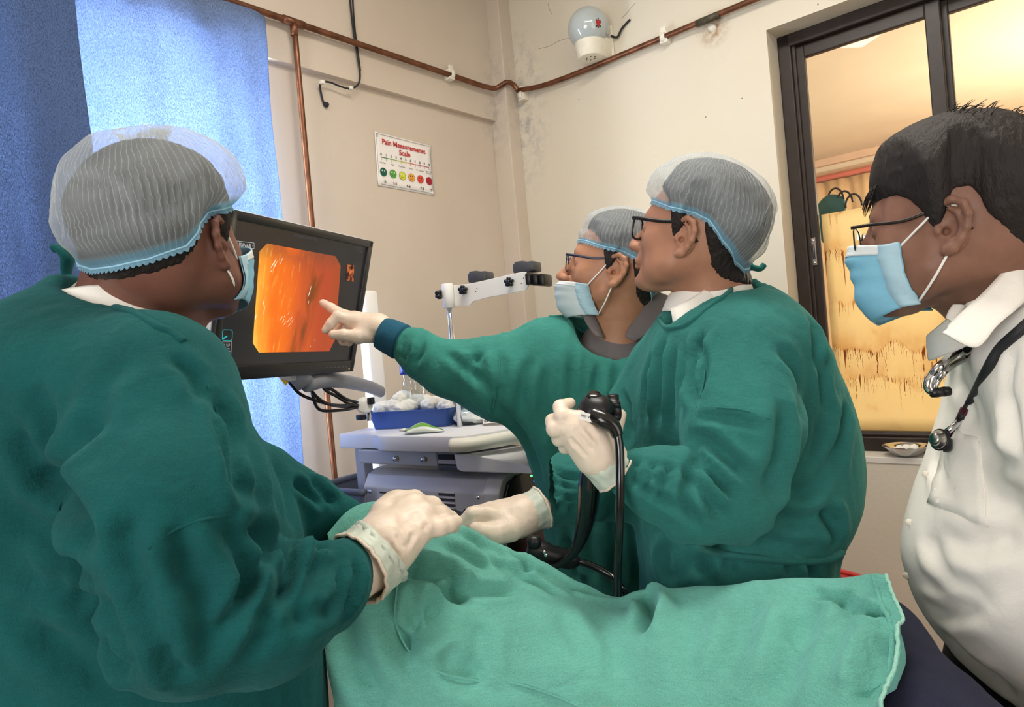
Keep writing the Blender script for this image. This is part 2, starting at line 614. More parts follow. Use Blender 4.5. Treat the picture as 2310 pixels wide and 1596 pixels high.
    def mesh(self, it=1):
        D, h = self.D, self.h
        ins = D < 0
        n = np.array(D.shape)
        cs = np.zeros(n - 1, dtype=np.int8)
        for dx in (0, 1):
            for dy in (0, 1):
                for dz in (0, 1):
                    cs += ins[dx:n[0] - 1 + dx, dy:n[1] - 1 + dy, dz:n[2] - 1 + dz]
        act = (cs > 0) & (cs < 8)
        ci = np.argwhere(act)
        idx = np.full(n - 1, -1, dtype=np.int64); idx[act] = np.arange(len(ci))
        acc = np.zeros((len(ci), 3)); cnt = np.zeros(len(ci))
        cor = [(x, y, z) for x in (0, 1) for y in (0, 1) for z in (0, 1)]
        val = {q: D[ci[:, 0] + q[0], ci[:, 1] + q[1], ci[:, 2] + q[2]].astype(float) for q in cor}
        for p in cor:
            for k in range(3):
                if p[k] == 0:
                    q = list(p); q[k] = 1; q = tuple(q)
                    da, db = val[p], val[q]
                    x = (da < 0) != (db < 0)
                    t = np.where(x, da / np.where(x, da - db, 1), 0)
                    for m in range(3):
                        acc[:, m] += x * (p[m] + (t if m == k else 0))
                    cnt += x
        V = self.lo + h * (ci + acc / cnt[:, None])
        Q = []
        for k in range(3):
            a, b = (k + 1) % 3, (k + 2) % 3
            s0 = [slice(None)] * 3; s1 = [slice(None)] * 3
            s0[k] = slice(0, n[k] - 1); s1[k] = slice(1, n[k])
            for s in (s0, s1):
                s[a] = slice(1, n[a] - 1); s[b] = slice(1, n[b] - 1)
            i0, i1 = ins[tuple(s0)], ins[tuple(s1)]
            e = np.argwhere(i0 != i1)
            if len(e) == 0: continue
            fl = i0[tuple(e.T)]
            base = e.copy(); base[:, a] += 1; base[:, b] += 1
            def cell(da, db):
                q = base.copy(); q[:, a] += da; q[:, b] += db
                return idx[q[:, 0], q[:, 1], q[:, 2]]
            quad = np.stack([cell(-1, -1), cell(0, -1), cell(0, 0), cell(-1, 0)], 1)
            quad[~fl] = quad[~fl][:, ::-1]
            Q.append(quad)
        Q = np.concatenate(Q)
        Q = Q[(Q >= 0).all(1)]
        if it: V = relax(V, Q, it)
        return V, Q

def cam_mesh(field, it=1):
    """mesh a camera-aligned field and move it to the world (that frame is left-handed, so faces flip)"""
    V, Q = field.mesh(it)
    return c2w(V), Q[:, ::-1]

def pin(V, pts, rad=14):
    """3-D points on the visible side of a mesh under the given photograph pixels"""
    S = proj(V); out = []
    for px, py in pts:
        d2 = (S[:, 0] - px) ** 2 + (S[:, 1] - py) ** 2
        m = d2 < rad * rad
        if not m.any():
            k = np.argmin(d2); out.append(V[k]); continue
        ids = np.where(m)[0]
        zmin = S[ids, 2].min()
        ids = ids[S[ids, 2] < zmin + 0.03]
        out.append(V[ids[np.argmin(d2[ids])]])
    return np.array(out)

def fold(V, Q, creases, taper=True):
    """press real grooves (depth>0) and ridges (depth<0) into a mesh along surface curves (list of (pixels, width, depth))"""
    Nn = vnormals(V, Q)
    disp = np.zeros(len(V))
    for pts, w, dep in creases:
        L = catmull(pin(V, pts), 6)
        lo = L.min(0) - 4 * w; hi = L.max(0) + 4 * w
        ids = np.where(((V > lo) & (V < hi)).all(1))[0]
        if len(ids) == 0: continue
        best = np.full(len(ids), 9.0); tt = np.zeros(len(ids))
        for i in range(len(L) - 1):
            a, b = L[i], L[i + 1]; ba = b - a; l2 = ba @ ba + 1e-12
            t = np.clip(((V[ids] - a) @ ba) / l2, 0, 1)
            d = np.linalg.norm(V[ids] - a - t[:, None] * ba, axis=1)
            u = d < best
            best[u] = d[u]; tt[u] = (i + t[u]) / (len(L) - 1)
        x = best / w
        prof = np.exp(-x * x) - 0.45 * np.exp(-((x - 1.7) / 0.9) ** 2)
        if taper: prof = prof * np.clip(np.sin(np.pi * np.clip(tt, 0.02, 0.98)) * 1.6, 0, 1)
        disp[ids] -= dep * prof
    return V + Nn * disp[:, None]

# ================================================================== MATERIALS OF THE ROOM
def plaster(name, rgb, stain, patchy=0.5, mould=None, rust=None):
    m, nt, out = _nt(name)
    b = N(nt, 'ShaderNodeBsdfPrincipled'); nt.links.new(b.outputs[0], out.inputs[0])
    b.inputs['Roughness'].default_value = 0.62; b.inputs['Specular IOR Level'].default_value = 0.3
    g = N(nt, 'ShaderNodeNewGeometry')
    n1 = N(nt, 'ShaderNodeTexNoise'); n1.inputs['Scale'].default_value = 1.6; n1.inputs['Detail'].default_value = 6
    n2 = N(nt, 'ShaderNodeTexNoise'); n2.inputs['Scale'].default_value = 7.0; n2.inputs['Detail'].default_value = 8; n2.inputs['Roughness'].default_value = 0.7
    n3 = N(nt, 'ShaderNodeTexNoise'); n3.inputs['Scale'].default_value = 60; n3.inputs['Detail'].default_value = 4
    for n in (n1, n2, n3): nt.links.new(g.outputs['Position'], n.inputs['Vector'])
    r1 = N(nt, 'ShaderNodeMapRange'); r1.inputs['From Min'].default_value = 0.42; r1.inputs['From Max'].default_value = 0.72
    nt.links.new(n1.outputs['Fac'], r1.inputs['Value'])
    m1 = N(nt, 'ShaderNodeMix', data_type='RGBA'); m1.inputs['A'].default_value = lin(rgb); m1.inputs['B'].default_value = lin(stain)
    s1 = N(nt, 'ShaderNodeMath', operation='MULTIPLY'); s1.inputs[1].default_value = patchy
    nt.links.new(r1.outputs[0], s1.inputs[0]); nt.links.new(s1.outputs[0], m1.inputs['Factor'])
    r2 = N(nt, 'ShaderNodeMapRange'); r2.inputs['From Min'].default_value = 0.66; r2.inputs['From Max'].default_value = 0.80
    nt.links.new(n2.outputs['Fac'], r2.inputs['Value'])
    s2 = N(nt, 'ShaderNodeMath', operation='MULTIPLY'); s2.inputs[1].default_value = 0.35
    nt.links.new(r2.outputs[0], s2.inputs[0])
    m2 = N(nt, 'ShaderNodeMix', data_type='RGBA'); m2.inputs['B'].default_value = lin((168, 150, 128))
    nt.links.new(m1.outputs['Result'], m2.inputs['A']); nt.links.new(s2.outputs[0], m2.inputs['Factor'])
    last = m2
    if mould is not None:          # grey mould in the corner: a blotch of its own around a point
        d = N(nt, 'ShaderNodeVectorMath', operation='DISTANCE'); d.inputs[1].default_value = tuple(mould[0])
        sc = N(nt, 'ShaderNodeVectorMath', operation='MULTIPLY'); sc.inputs[1].default_value = (1, 1, 0.45)
        nt.links.new(g.outputs['Position'], sc.inputs[0]); d.inputs[1].default_value = (mould[0][0], mould[0][1], mould[0][2] * 0.45)
        nt.links.new(sc.outputs[0], d.inputs[0])
        r3 = N(nt, 'ShaderNodeMapRange'); r3.inputs['From Min'].default_value = mould[1]; r3.inputs['From Max'].default_value = 0.02
        nt.links.new(d.outputs['Value'], r3.inputs['Value'])
        n5 = N(nt, 'ShaderNodeTexNoise'); n5.inputs['Scale'].default_value = 22; n5.inputs['Detail'].default_value = 8; n5.inputs['Roughness'].default_value = 0.75
        nt.links.new(g.outputs['Position'], n5.inputs['Vector'])
        r4 = N(nt, 'ShaderNodeMapRange'); r4.inputs['From Min'].default_value = 0.45; r4.inputs['From Max'].default_value = 0.72
        nt.links.new(n5.outputs['Fac'], r4.inputs['Value'])
        mu = N(nt, 'ShaderNodeMath', operation='MULTIPLY'); nt.links.new(r3.outputs[0], mu.inputs[0]); nt.links.new(r4.outputs[0], mu.inputs[1])
        m3 = N(nt, 'ShaderNodeMix', data_type='RGBA'); m3.inputs['B'].default_value = lin((122, 124, 130))
        nt.links.new(m2.outputs['Result'], m3.inputs['A']); nt.links.new(mu.outputs[0], m3.inputs['Factor'])
        last = m3
    if rust is not None:           # rust bled from a wet hole under the pipe
        d2 = N(nt, 'ShaderNodeVectorMath', operation='DISTANCE'); d2.inputs[1].default_value = tuple(rust[0]); nt.links.new(g.outputs['Position'], d2.inputs[0])
        q1 = N(nt, 'ShaderNodeMapRange'); q1.inputs['From Min'].default_value = rust[1]; q1.inputs['From Max'].default_value = 0.012; nt.links.new(d2.outputs['Value'], q1.inputs['Value'])
        n6 = N(nt, 'ShaderNodeTexNoise'); n6.inputs['Scale'].default_value = 40; n6.inputs['Detail'].default_value = 6; nt.links.new(g.outputs['Position'], n6.inputs['Vector'])
        q2 = N(nt, 'ShaderNodeMapRange'); q2.inputs['From Min'].default_value = .3; q2.inputs['From Max'].default_value = .65; nt.links.new(n6.outputs['Fac'], q2.inputs['Value'])
        mm = N(nt, 'ShaderNodeMath', operation='MULTIPLY'); nt.links.new(q1.outputs[0], mm.inputs[0]); nt.links.new(q2.outputs[0], mm.inputs[1])
        m4 = N(nt, 'ShaderNodeMix', data_type='RGBA'); m4.inputs['B'].default_value = lin((150, 112, 72)); nt.links.new(last.outputs['Result'], m4.inputs['A']); nt.links.new(mm.outputs[0], m4.inputs['Factor'])
        last = m4
    nt.links.new(last.outputs['Result'], b.inputs['Base Color'])
    bp = N(nt, 'ShaderNodeBump'); bp.inputs['Strength'].default_value = 0.25; bp.inputs['Distance'].default_value = 0.003
    nt.links.new(n3.outputs['Fac'], bp.inputs['Height']); nt.links.new(bp.outputs[0], b.inputs['Normal'])
    return m

M_WALL_L = plaster('painted_plaster_left', (208, 194, 178), (192, 176, 156), 0.5, (LW(0.02, 2.5), 0.16))
M_WALL_R = plaster('painted_plaster_right', (216, 207, 190), (212, 202, 176), 0.6, (RW(0.0, 2.45), 0.20), (hitR(1610, 66), 0.075))
M_CEIL = plaster('ceiling_paint', (236, 230, 218), (225, 216, 198), 0.4)
M_FLOOR = mat('mosaic_floor', (150, 142, 130), 0.35, var=0.15, scale=40)
M_DKFRAME = mat('dark_brown_window_frame', (46, 36, 32), 0.42, var=0.2, scale=30, bump=0.06, bscale=90)
M_SILL = mat('white_sill_paint', (222, 216, 206), 0.45, var=0.05)
M_ALU = mat('grey_window_frame', (120, 124, 130), 0.45, var=0.05)
M_STEEL = mat('brushed_steel', (200, 198, 194), 0.22, metal=1.0, var=0.05)
M_CHROME = mat('chrome', (215, 215, 218), 0.10, metal=1.0, var=0.0)
M_COPPER = mat('aged_copper', (122, 82, 62), 0.42, metal=0.85, var=0.35, scale=22, bump=0.1, bscale=120)
M_BLACK = mat('black_plastic', (22, 22, 24), 0.38, var=0.1)
M_BLACKGLOSS = mat('glossy_black_rubber', (12, 12, 14), 0.22, var=0.0, coat=0.4)
M_RUBBER = mat('dark_rubber', (34, 34, 38), 0.6, var=0.1)
M_WHITEPL = mat('white_plastic', (236, 234, 230), 0.32, var=0.03)
M_GREYPL = mat('light_grey_plastic', (196, 197, 200), 0.38, var=0.03)
M_MIDGREY = mat('mid_grey_plastic', (132, 136, 146), 0.42, var=0.04)
M_DKGREY = mat('dark_grey_plastic', (66, 68, 74), 0.45, var=0.05)
M_CREAMPL = mat('cream_plastic', (226, 220, 202), 0.4, var=0.05, scale=30)
M_PAPER = mat('white_paper', (236, 230, 224), 0.75, var=0.04)
M_INK = mat('black_ink', (34, 34, 40), 0.7, var=0)
M_REDINK = mat('red_ink', (188, 46, 52), 0.7, var=0)

def glass_mat(name, tint=(0.96, 0.98, 0.98), refl=0.06, rough=0.0):
    m, nt, out = _nt(name)
    t = N(nt, 'ShaderNodeBsdfTransparent'); t.inputs[0].default_value = tint + (1,)
    g = N(nt, 'ShaderNodeBsdfGlossy'); g.inputs['Roughness'].default_value = rough
    mx = N(nt, 'ShaderNodeMixShader'); mx.inputs[0].default_value = refl
    nt.links.new(t.outputs[0], mx.inputs[1]); nt.links.new(g.outputs[0], mx.inputs[2]); nt.links.new(mx.outputs[0], out.inputs[0])
    return m
M_GLASS = glass_mat('window_glass', refl=.012)

AXL = (-uL, nL, ZUP)          # left wall frame: s, t, z
AXR = (uR, nR, ZUP)           # right wall frame: s, t, z
def Lbox(s0, s1, t0, t1, z0, z1, bevel=0.0): return boxpp((s0, t0, z0), (s1, t1, z1), AXL, bevel, CORNER)
def Rbox(s0, s1, t0, t1, z0, z1, bevel=0.0): return boxpp((s0, t0, z0), (s1, t1, z1), AXR, bevel, QCOR)
def fixn(VF):
    """make the normals of a small mesh point outwards"""
    bm = bmesh.new(); vv = [bm.verts.new(tuple(v)) for v in VF[0]]
    for f in VF[1]:
        try: bm.faces.new([vv[int(i)] for i in f])
        except ValueError: pass
    bmesh.ops.recalc_face_normals(bm, faces=bm.faces[:]); bm.verts.index_update()
    V = np.array([tuple(v.co) for v in bm.verts]); F = [tuple(v.index for v in f.verts) for f in bm.faces]; bm.free()
    return V, F

# ================================================================== ROOM SHELL
W1S0, W1S1, W1Z0, W1Z1 = 1.24, 2.40, 0.95, 2.41        # curtained window in the left wall
W2S0, W2S1, W2Z0, W2Z1 = 1.145, 2.20, 0.90, 2.405      # dark-framed window in the right wall
RL, RR = 4.75, 4.45                                     # lengths of the two walls

def wall_with_hole(B, s0, s1, t0, t1, z0, z1, hs0, hs1, hz0, hz1):
    return fixn(join(B(s0, hs0, t0, t1, z0, z1), B(hs1, s1, t0, t1, z0, z1), B(hs0, hs1, t0, t1, z0, hz0), B(hs0, hs1, t0, t1, hz1, z1)))

S = lambda o: tag(o, kind='structure')
S(mk('wall_left', wall_with_hole(Lbox, -0.2, RL, -0.22, 0.0, 0, CEIL, W1S0, W1S1, W1Z0, W1Z1), M_WALL_L, smooth=False))
S(mk('trim_1', fixn(Lbox(0.0, RL, -0.001, 0.03, W1Z1, CEIL)), M_WALL_L, smooth=False))
S(mk('trim_2', fixn(Lbox(-0.001, 0.08, -0.001, 0.10, 0, CEIL, 0.004)), M_WALL_L, smooth=False))
S(mk('wall_right', wall_with_hole(Rbox, -0.1, RR, -0.22, 0.0, 0, CEIL, W2S0, W2S1, W2Z0, W2Z1), M_WALL_R, smooth=False))
M_CRACK = mat('plaster_crack', (150, 138, 120), .9, var=.1)
WR = bpy.data.objects['wall_right']
for pts in ([(1312, 74), (1290, 84), (1262, 92), (1240, 104), (1215, 110)], [(1402, 42), (1412, 32), (1420, 22), (1432, 8)], [(1236, 8), (1240, 22), (1246, 34)]):
    mk('crack', tube(catmull([hitR(x, y, .0002) for x, y in pts], 3), .0009, 5), M_CRACK, WR)
for q in ((1306, 224), (1513, 78), (1592, 264), (1674, 222), (1845, 10)):
    mk('nail_hole', lathe([(0, .0008), (.0022, .0006), (.003, 0)], hitR(*q), nR, 8), M_CRACK, WR)
S(mk('wall_near_right', fixn(Rbox(RR, RR + 0.2, -0.2, RL + 0.2, 0, CEIL)), M_WALL_R, smooth=False))
# near wall opposite the curtain wall: its opening holds the unseen window added for the rear fill
S(mk('wall_near_left', wall_with_hole(lambda s0, s1, t0, t1, z0, z1: Lbox(s0, s1, t0, t1, z0, z1), -0.2, RL + 0.2, RR + 0.1, RR + 0.3, 0, CEIL, 1.1, 3.5, 0.95, 2.5), M_WALL_L, smooth=False))
S(mk('wall_rear', fixn(join(Lbox(RL, RL + 0.2, -0.22, 1.25, 0, CEIL), Lbox(RL, RL + 0.2, 2.95, RR + 0.3, 0, CEIL), Lbox(RL, RL + 0.2, 1.25, 2.95, 0, .95), Lbox(RL, RL + 0.2, 1.25, 2.95, 2.35, CEIL))), M_WALL_L, smooth=False))
w4 = empty('added_window_4', LW(RL + .1, .95, 2.1)); S(w4)  # unseen window, added to go with the back fill light
mk('window_frame', fixn(join(Lbox(RL + .08, RL + .14, 1.25, 1.3, .95, 2.35), Lbox(RL + .08, RL + .14, 2.9, 2.95, .95, 2.35), Lbox(RL + .08, RL + .14, 2.07, 2.13, .95, 2.35), Lbox(RL + .08, RL + .14, 1.25, 2.95, .95, 1.0), Lbox(RL + .08, RL + .14, 1.25, 2.95, 2.3, 2.35))), M_DKFRAME, w4, smooth=False)
S(mk('floor', fixn(boxpp((-0.3, -0.3, -0.1), (RL + 0.3, RR + 0.4, 0.0), AXL, 0, CORNER)), M_FLOOR, smooth=False))
S(mk('ceiling', fixn(boxpp((-0.3, -0.3, CEIL), (RL + 0.3, RR + 0.4, CEIL + 0.1), AXL, 0, CORNER)), M_CEIL, smooth=False))

# window_1: behind the blue curtains
w1 = empty('window_1', LW(1.8, W1Z0, -0.15)); S(w1)
fr = join(Lbox(W1S0, W1S0 + .05, -.17, -.12, W1Z0, W1Z1), Lbox(W1S1 - .05, W1S1, -.17, -.12, W1Z0, W1Z1),
          Lbox(W1S0, W1S1, -.17, -.12, W1Z0, W1Z0 + .05), Lbox(W1S0, W1S1, -.17, -.12, W1Z1 - .05, W1Z1),
          Lbox(1.79, 1.85, -.17, -.12, W1Z0, W1Z1))
mk('window_frame', fixn(fr), M_ALU, w1, smooth=False)
for a_, b_ in ((W1S0 + .05, 1.79), (1.85, W1S1 - .05)):
    mk('pane', fixn(Lbox(a_, b_, -.148, -.144, W1Z0 + .05, W1Z1 - .05)), M_GLASS, w1, smooth=False)
S(mk('trim_3', fixn(Lbox(W1S0 - .03, W1S1 + .03, -.12, 0.03, W1Z0 - .03, W1Z0, .004)), M_SILL, smooth=False))
# added_window_3: unseen, added behind the photographer to go with the rear fill light
w3 = empty('added_window_3', CORNER - uL * 2.3 + nL * (RR + .2) + ZUP * .95); S(w3)
fr3 = join(Lbox(1.1, 1.16, RR + .14, RR + .2, .95, 2.5), Lbox(3.44, 3.5, RR + .14, RR + .2, .95, 2.5), Lbox(2.27, 2.33, RR + .14, RR + .2, .95, 2.5),
           Lbox(1.1, 3.5, RR + .14, RR + .2, .95, 1.01), Lbox(1.1, 3.5, RR + .14, RR + .2, 2.44, 2.5))
mk('window_frame', fixn(fr3), M_DKFRAME, w3, smooth=False)

# window_2: dark brown sliding window to the next room, frame set back 10 cm
FT = -0.10
w2 = empty('window_2', RW(1.65, W2Z0, FT)); S(w2)
def fbar(s0, s1, z0, z1, t0, t1, bev=0.004): return fixn(Rbox(s0, s1, t1, t0, z0, z1, bev))
fo = 0.045
mk('window_frame', fixn(join(fbar(W2S0, W2S0 + fo, W2Z0, W2Z1, FT, FT - .09), fbar(W2S1 - fo, W2S1, W2Z0, W2Z1, FT, FT - .09),
    fbar(W2S0, W2S1, W2Z1 - fo, W2Z1, FT, FT - .09), fbar(W2S0, W2S1, W2Z0, W2Z0 + .05, FT, FT - .09),
    fbar(W2S0 + fo - .002, W2S0 + fo + .012, W2Z0, W2Z1, FT - .012, FT - .09), fbar(W2S0, W2S1, W2Z0 + .05, W2Z0 + .062, FT - .015, FT - .09))), M_DKFRAME, w2, smooth=False)
def inR(px, py, t):
    w = hitR(px, py, t); return (w - QCOR) @ uR, w[2]
gs0 = inR(1815, 130, FT - .03)[0]; gz1 = inR(1815, 130, FT - .03)[1]; gz0 = inR(1955, 973, FT - .03)[1]
ms0 = inR(2083, 10, FT - .03)[0]; ms1 = inR(2125, 10, FT - .03)[0]
sash = empty  # sashes are meshes: frame is the mesh, pane a sub-part
t0, t1 = FT - .025, FT - .05
sl_ = mk('sash', fixn(join(fbar(W2S0 + fo, gs0, W2Z0 + .05, W2Z1 - fo, t0, t1), fbar(ms0, ms0 + .045, W2Z0 + .05, W2Z1 - fo, t0, t1),
    fbar(gs0 - .002, ms0 + .002, gz1, W2Z1 - fo, t0, t1), fbar(gs0 - .002, ms0 + .002, W2Z0 + .05, gz0, t0, t1))), M_DKFRAME, w2, smooth=False)
mk('pane', fixn(Rbox(gs0 - .003, ms0 + .003, t0 - .015, t0 - .011, gz0 - .003, gz1 + .003)), M_GLASS, sl_, smooth=False)
t0, t1 = FT - .055, FT - .08
sr_ = mk('sash', fixn(join(fbar(ms0 + .012, ms0 + .062, W2Z0 + .05, W2Z1 - fo, t0, t1), fbar(W2S1 - fo - .05, W2S1 - fo, W2Z0 + .05, W2Z1 - fo, t0, t1),
    fbar(ms0 + .06, W2S1 - fo - .048, gz1, W2Z1 - fo, t0, t1), fbar(ms0 + .06, W2S1 - fo - .048, W2Z0 + .05, gz0, t0, t1))), M_DKFRAME, w2, smooth=False)
mk('pane', fixn(Rbox(ms0 + .058, W2S1 - fo - .046, t0 - .015, t0 - .011, gz0 - .003, gz1 + .003)), M_GLASS, sr_, smooth=False)
# latch on the left sash
ls, lz = inR(1836, 568, FT - .02)
la = mk('latch', fixn(join(Rbox(ls - .008, ls + .008, FT - .026, FT - .019, lz - .05, lz + .05, .002), lathe([(0, 0), (.004, 0), (.004, .002), (0, .003)], RW(ls, lz + .04, FT - .019), nR, 10),
    lathe([(0, 0), (.004, 0), (.004, .002), (0, .003)], RW(ls, lz - .04, FT - .019), nR, 10))), M_STEEL, w2, smooth=False)
mk('latch_slot', fixn(join(Rbox(ls - .004, ls - .001, FT - .02, FT - .0175, lz - .026, lz + .026), Rbox(ls + .001, ls + .004, FT - .02, FT - .0175, lz - .026, lz + .026))), M_BLACK, la, smooth=False)
S(mk('trim_4', fixn(Rbox(W2S0, W2S1, FT, 0.004, W2Z0 - .02, W2Z0 + .001, .002)), M_SILL, smooth=False))

# stained sheet pasted inside the left sash
def stained_mat():
    m, nt, out = _nt('brown_stained_paper')
    b = N(nt, 'ShaderNodeBsdfPrincipled'); b.inputs['Roughness'].default_value = 0.7
    tr = N(nt, 'ShaderNodeBsdfTranslucent')
    mx = N(nt, 'ShaderNodeMixShader'); mx.inputs[0].default_value = 0.7
    nt.links.new(b.outputs[0], mx.inputs[1]); nt.links.new(tr.outputs[0], mx.inputs[2]); nt.links.new(mx.outputs[0], out.inputs[0])
    uv = N(nt, 'ShaderNodeUVMap'); sep = N(nt, 'ShaderNodeSeparateXYZ'); nt.links.new(uv.outputs[0], sep.inputs[0])
    U, V = sep.outputs[0], sep.outputs[1]      # metres: u across, v up
    def math_(op, a, b_=None, c_=None):
        n = N(nt, 'ShaderNodeMath', operation=op)
        for i, x in enumerate((a, b_, c_)):
            if x is None: continue
            if isinstance(x, (int, float)): n.inputs[i].default_value = x
            else: nt.links.new(x, n.inputs[i])
        return n.outputs[0]
    def noise(vec, scale, det=3, rough=0.6, w=None):
        n = N(nt, 'ShaderNodeTexNoise'); n.inputs['Scale'].default_value = scale; n.inputs['Detail'].default_value = det; n.inputs['Roughness'].default_value = rough
        nt.links.new(vec, n.inputs['Vector']); return n.outputs['Fac']
    def comb(x, y):
        n = N(nt, 'ShaderNodeCombineXYZ'); 
        for i, q in enumerate((x, y)):
            if isinstance(q, (int, float)): n.inputs[i].default_value = q
            else: nt.links.new(q, n.inputs[i])
        return n.outputs[0]
    def ramp(x, lo, hi):
        n = N(nt, 'ShaderNodeMapRange', interpolation_type='SMOOTHSTEP'); n.inputs['From Min'].default_value = lo; n.inputs['From Max'].default_value = hi
        nt.links.new(x, n.inputs['Value']); return n.outputs[0]
    total = None
    # drip fronts: dark runs hanging from wavy levels
    for (lev, length, freq, off, amt) in ((0.64, 0.20, 95, 3.1, .9), (0.30, 0.16, 80, 9.7, 1.0), (0.19, 0.14, 105, 21.3, .9), (0.46, 0.10, 70, 33.0, .5), (0.80, 0.06, 90, 41.0, .6)):
        colr = noise(comb(math_('ADD', U, off), 0.0), freq, 1)                 # each run its own length
        wav = noise(comb(math_('ADD', U, off * 2), 0.0), 7, 2)
        front = math_('ADD', math_('MULTIPLY', math_('SUBTRACT', wav, 0.5), 0.22), lev)
        tip = math_('SUBTRACT', front, math_('MULTIPLY', ramp(colr, .40, .75), length))
        below = math_('SUBTRACT', front, V)                                   # >0 below front
        above_tip = math_('SUBTRACT', V, tip)
        wob = math_('MULTIPLY', math_('SUBTRACT', noise(comb(math_('MULTIPLY', U, 6), math_('MULTIPLY', V, 9)), 4, 2), .5), .02)
        ln = noise(comb(math_('ADD', math_('ADD', U, wob), off), 0.0), freq * 1.6, 0)
        edge = math_('SUBTRACT', 1.0, ramp(math_('ABSOLUTE', math_('SUBTRACT', ln, 0.5)), 0.0, 0.055))
        run = math_('MULTIPLY', math_('MULTIPLY', edge, ramp(below, -.01, .01)), ramp(above_tip, 0, .012))
        wash = math_('MULTIPLY', math_('MULTIPLY', math_('MULTIPLY', ramp(below, -.11, 0.0), math_('SUBTRACT', 1.0, ramp(below, 0.0, .012))), .30), ramp(noise(comb(math_('ADD', U, off * 3), math_('MULTIPLY', V, .6)), 9, 4), .35, .7))
        t_ = math_('MULTIPLY', math_('ADD', run, wash), amt)
        total = t_ if total is None else math_('MAXIMUM', total, t_)
    cl = noise(uv.outputs[0], 9, 6, .65)
    total = math_('MAXIMUM', total, math_('MULTIPLY', ramp(cl, .5, .75), .22))
    rp = N(nt, 'ShaderNodeValToRGB')
    rp.color_ramp.elements[0].position = 0; rp.color_ramp.elements[0].color = lin((252, 236, 196))
    rp.color_ramp.elements[1].position = 1; rp.color_ramp.elements[1].color = lin((170, 108, 54))
    e = rp.color_ramp.elements.new(.35); e.color = lin((236, 202, 146))
    nt.links.new(total, rp.inputs[0])
    nt.links.new(rp.outputs[0], b.inputs['Base Color']); nt.links.new(rp.outputs[0], tr.inputs[0])
    return m
sheet_z1 = inR(1890, 478, FT - .05)[1]
sa, sb, za, zb = gs0 + .006, ms0 + .006, gz0 - .004, sheet_z1
st = FT - .052
Pg = np.array([[RW(sa + (sb - sa) * i / 12, za + (zb - za) * j / 16, st - .0015 * math.sin(i * 1.1 + j * .7)) for i in range(13)] for j in range(17)])
sheet = mk('stained_sheet', grid(Pg, 0.0008), stained_mat(), w2)
me = sheet.data; uvl = me.uv_layers.new(name='UVMap')
for lp in me.loops:
    co = me.vertices[lp.vertex_index].co; w = np.array(co) + ORG[sheet.name]
    uvl.data[lp.index].uv = ((w - QCOR) @ uR - sa, w[2] - za)
sheet['label'] = 'tan paper sheet with brown drip stains'

# the next room seen through that window
M_NR = mat('warm_cream_paint', (240, 224, 196), 0.7, var=0.05, scale=3)
M_NRC = mat('warm_ceiling_paint', (246, 226, 200), 0.7, var=0.04, scale=3)
NZ = 2.66
wfar = hitZ(1850, 362, NZ); NT = (wfar - QCOR) @ nR
S(mk('wall_next_room', fixn(Rbox(-1.6, 6.0, NT - .1, NT, 0, NZ)), M_NR, smooth=False))
S(mk('wall_next_room_side', fixn(join(Rbox(-1.7, -1.6, NT, -.221, 0, NZ), Rbox(6.0, 6.1, NT, -.221, 0, NZ))), M_NR, smooth=False))
S(mk('ceiling_next_room', fixn(Rbox(-1.7, 6.1, NT - .1, -.221, NZ, NZ + .1)), M_NRC, smooth=False))
S(mk('floor_next_room', fixn(Rbox(-1.7, 6.1, NT - .1, -.221, -.1, 0)), M_FLOOR, smooth=False))
S(mk('trim_5', fixn(join(Rbox(-1.6, 6.0, NT, NT + .05, NZ - .06, NZ, .006), Rbox(-1.6, 6.0, NT, NT + .03, NZ - .15, NZ - .11, .006))), mat('cornice_paint', (236, 200, 170), .6, var=.04), smooth=False))
rz = hit(1865, 402, QCOR + nR * (NT + .08), nR)[2]
rs = (hit(1880, 402, QCOR + nR * (NT + .08), nR) - QCOR) @ uR
rod = mk('curtain_rod', tube([RW(rs - 1.1, rz, NT + .09), RW(rs + 1.6, rz, NT + .09)], .022, 12), mat('pink_rod_paint', (214, 120, 104), .5, var=.05))
tag(rod, 'pink curtain rod on the far wall of the next room', 'curtain rod')
cs = np.linspace(rs - 1.0, rs + 1.5, 160); rows = []
for j, z in enumerate(np.linspace(rz - .03, .35, 14)):
    g_ = min(1, j / 3 + .3)
    rows.append([RW(s_, z, NT + .09 + .028 * g_ * math.sin(s_ * 34 + .6 * math.sin(s_ * 9)) + .01 * math.sin(s_ * 71)) for s_ in cs])
nc = mk('curtain', grid(np.array(rows), .002), cloth_mat('beige_curtain_cloth', (222, 186, 142), .12, 300, wrinkle=.1))
tag(nc, 'beige pleated curtain hanging in the room beyond the window', 'curtain')
# teal bag hanging beyond the pane, over the sheet's top edge
bz = inR(1868, 462, -.5)
fb = Field((-.12, -.06, -.2), (.12, .06, .12), .008)
fb.ell((0, 0, -.05), (.06, .03, .1), .02); fb.ell((.02, 0, .01), (.05, .025, .05), .02)
V_, Q_ = fb.mesh(2); V_ = V_ + .004 * vnoise(V_ * 60)[:, None]
bagc = RW(bz[0] + .0, bz[1] - .02, -.5)
Vw = bagc + V_[:, :1] * uR + V_[:, 1:2] * nR + V_[:, 2:3] * ZUP
bag = empty('hanging_bag', bagc - ZUP * .2)
mk('bag_body', (Vw, Q_), mat('teal_fabric', (52, 92, 92), .7, var=.2), bag)
for q in (0, 1, 2):
    an = np.linspace(0, math.pi, 12)
    mk('bag_strap', tube([bagc + uR * (.03 + .035 * q - .03 * math.cos(x)) + ZUP * (.03 - .02 * q + .05 * math.sin(x)) + nR * .01 * q for x in an], .004, 6), M_DKFRAME, bag)
tag(bag, 'teal bag with dark looped straps beyond the window pane', 'bag')

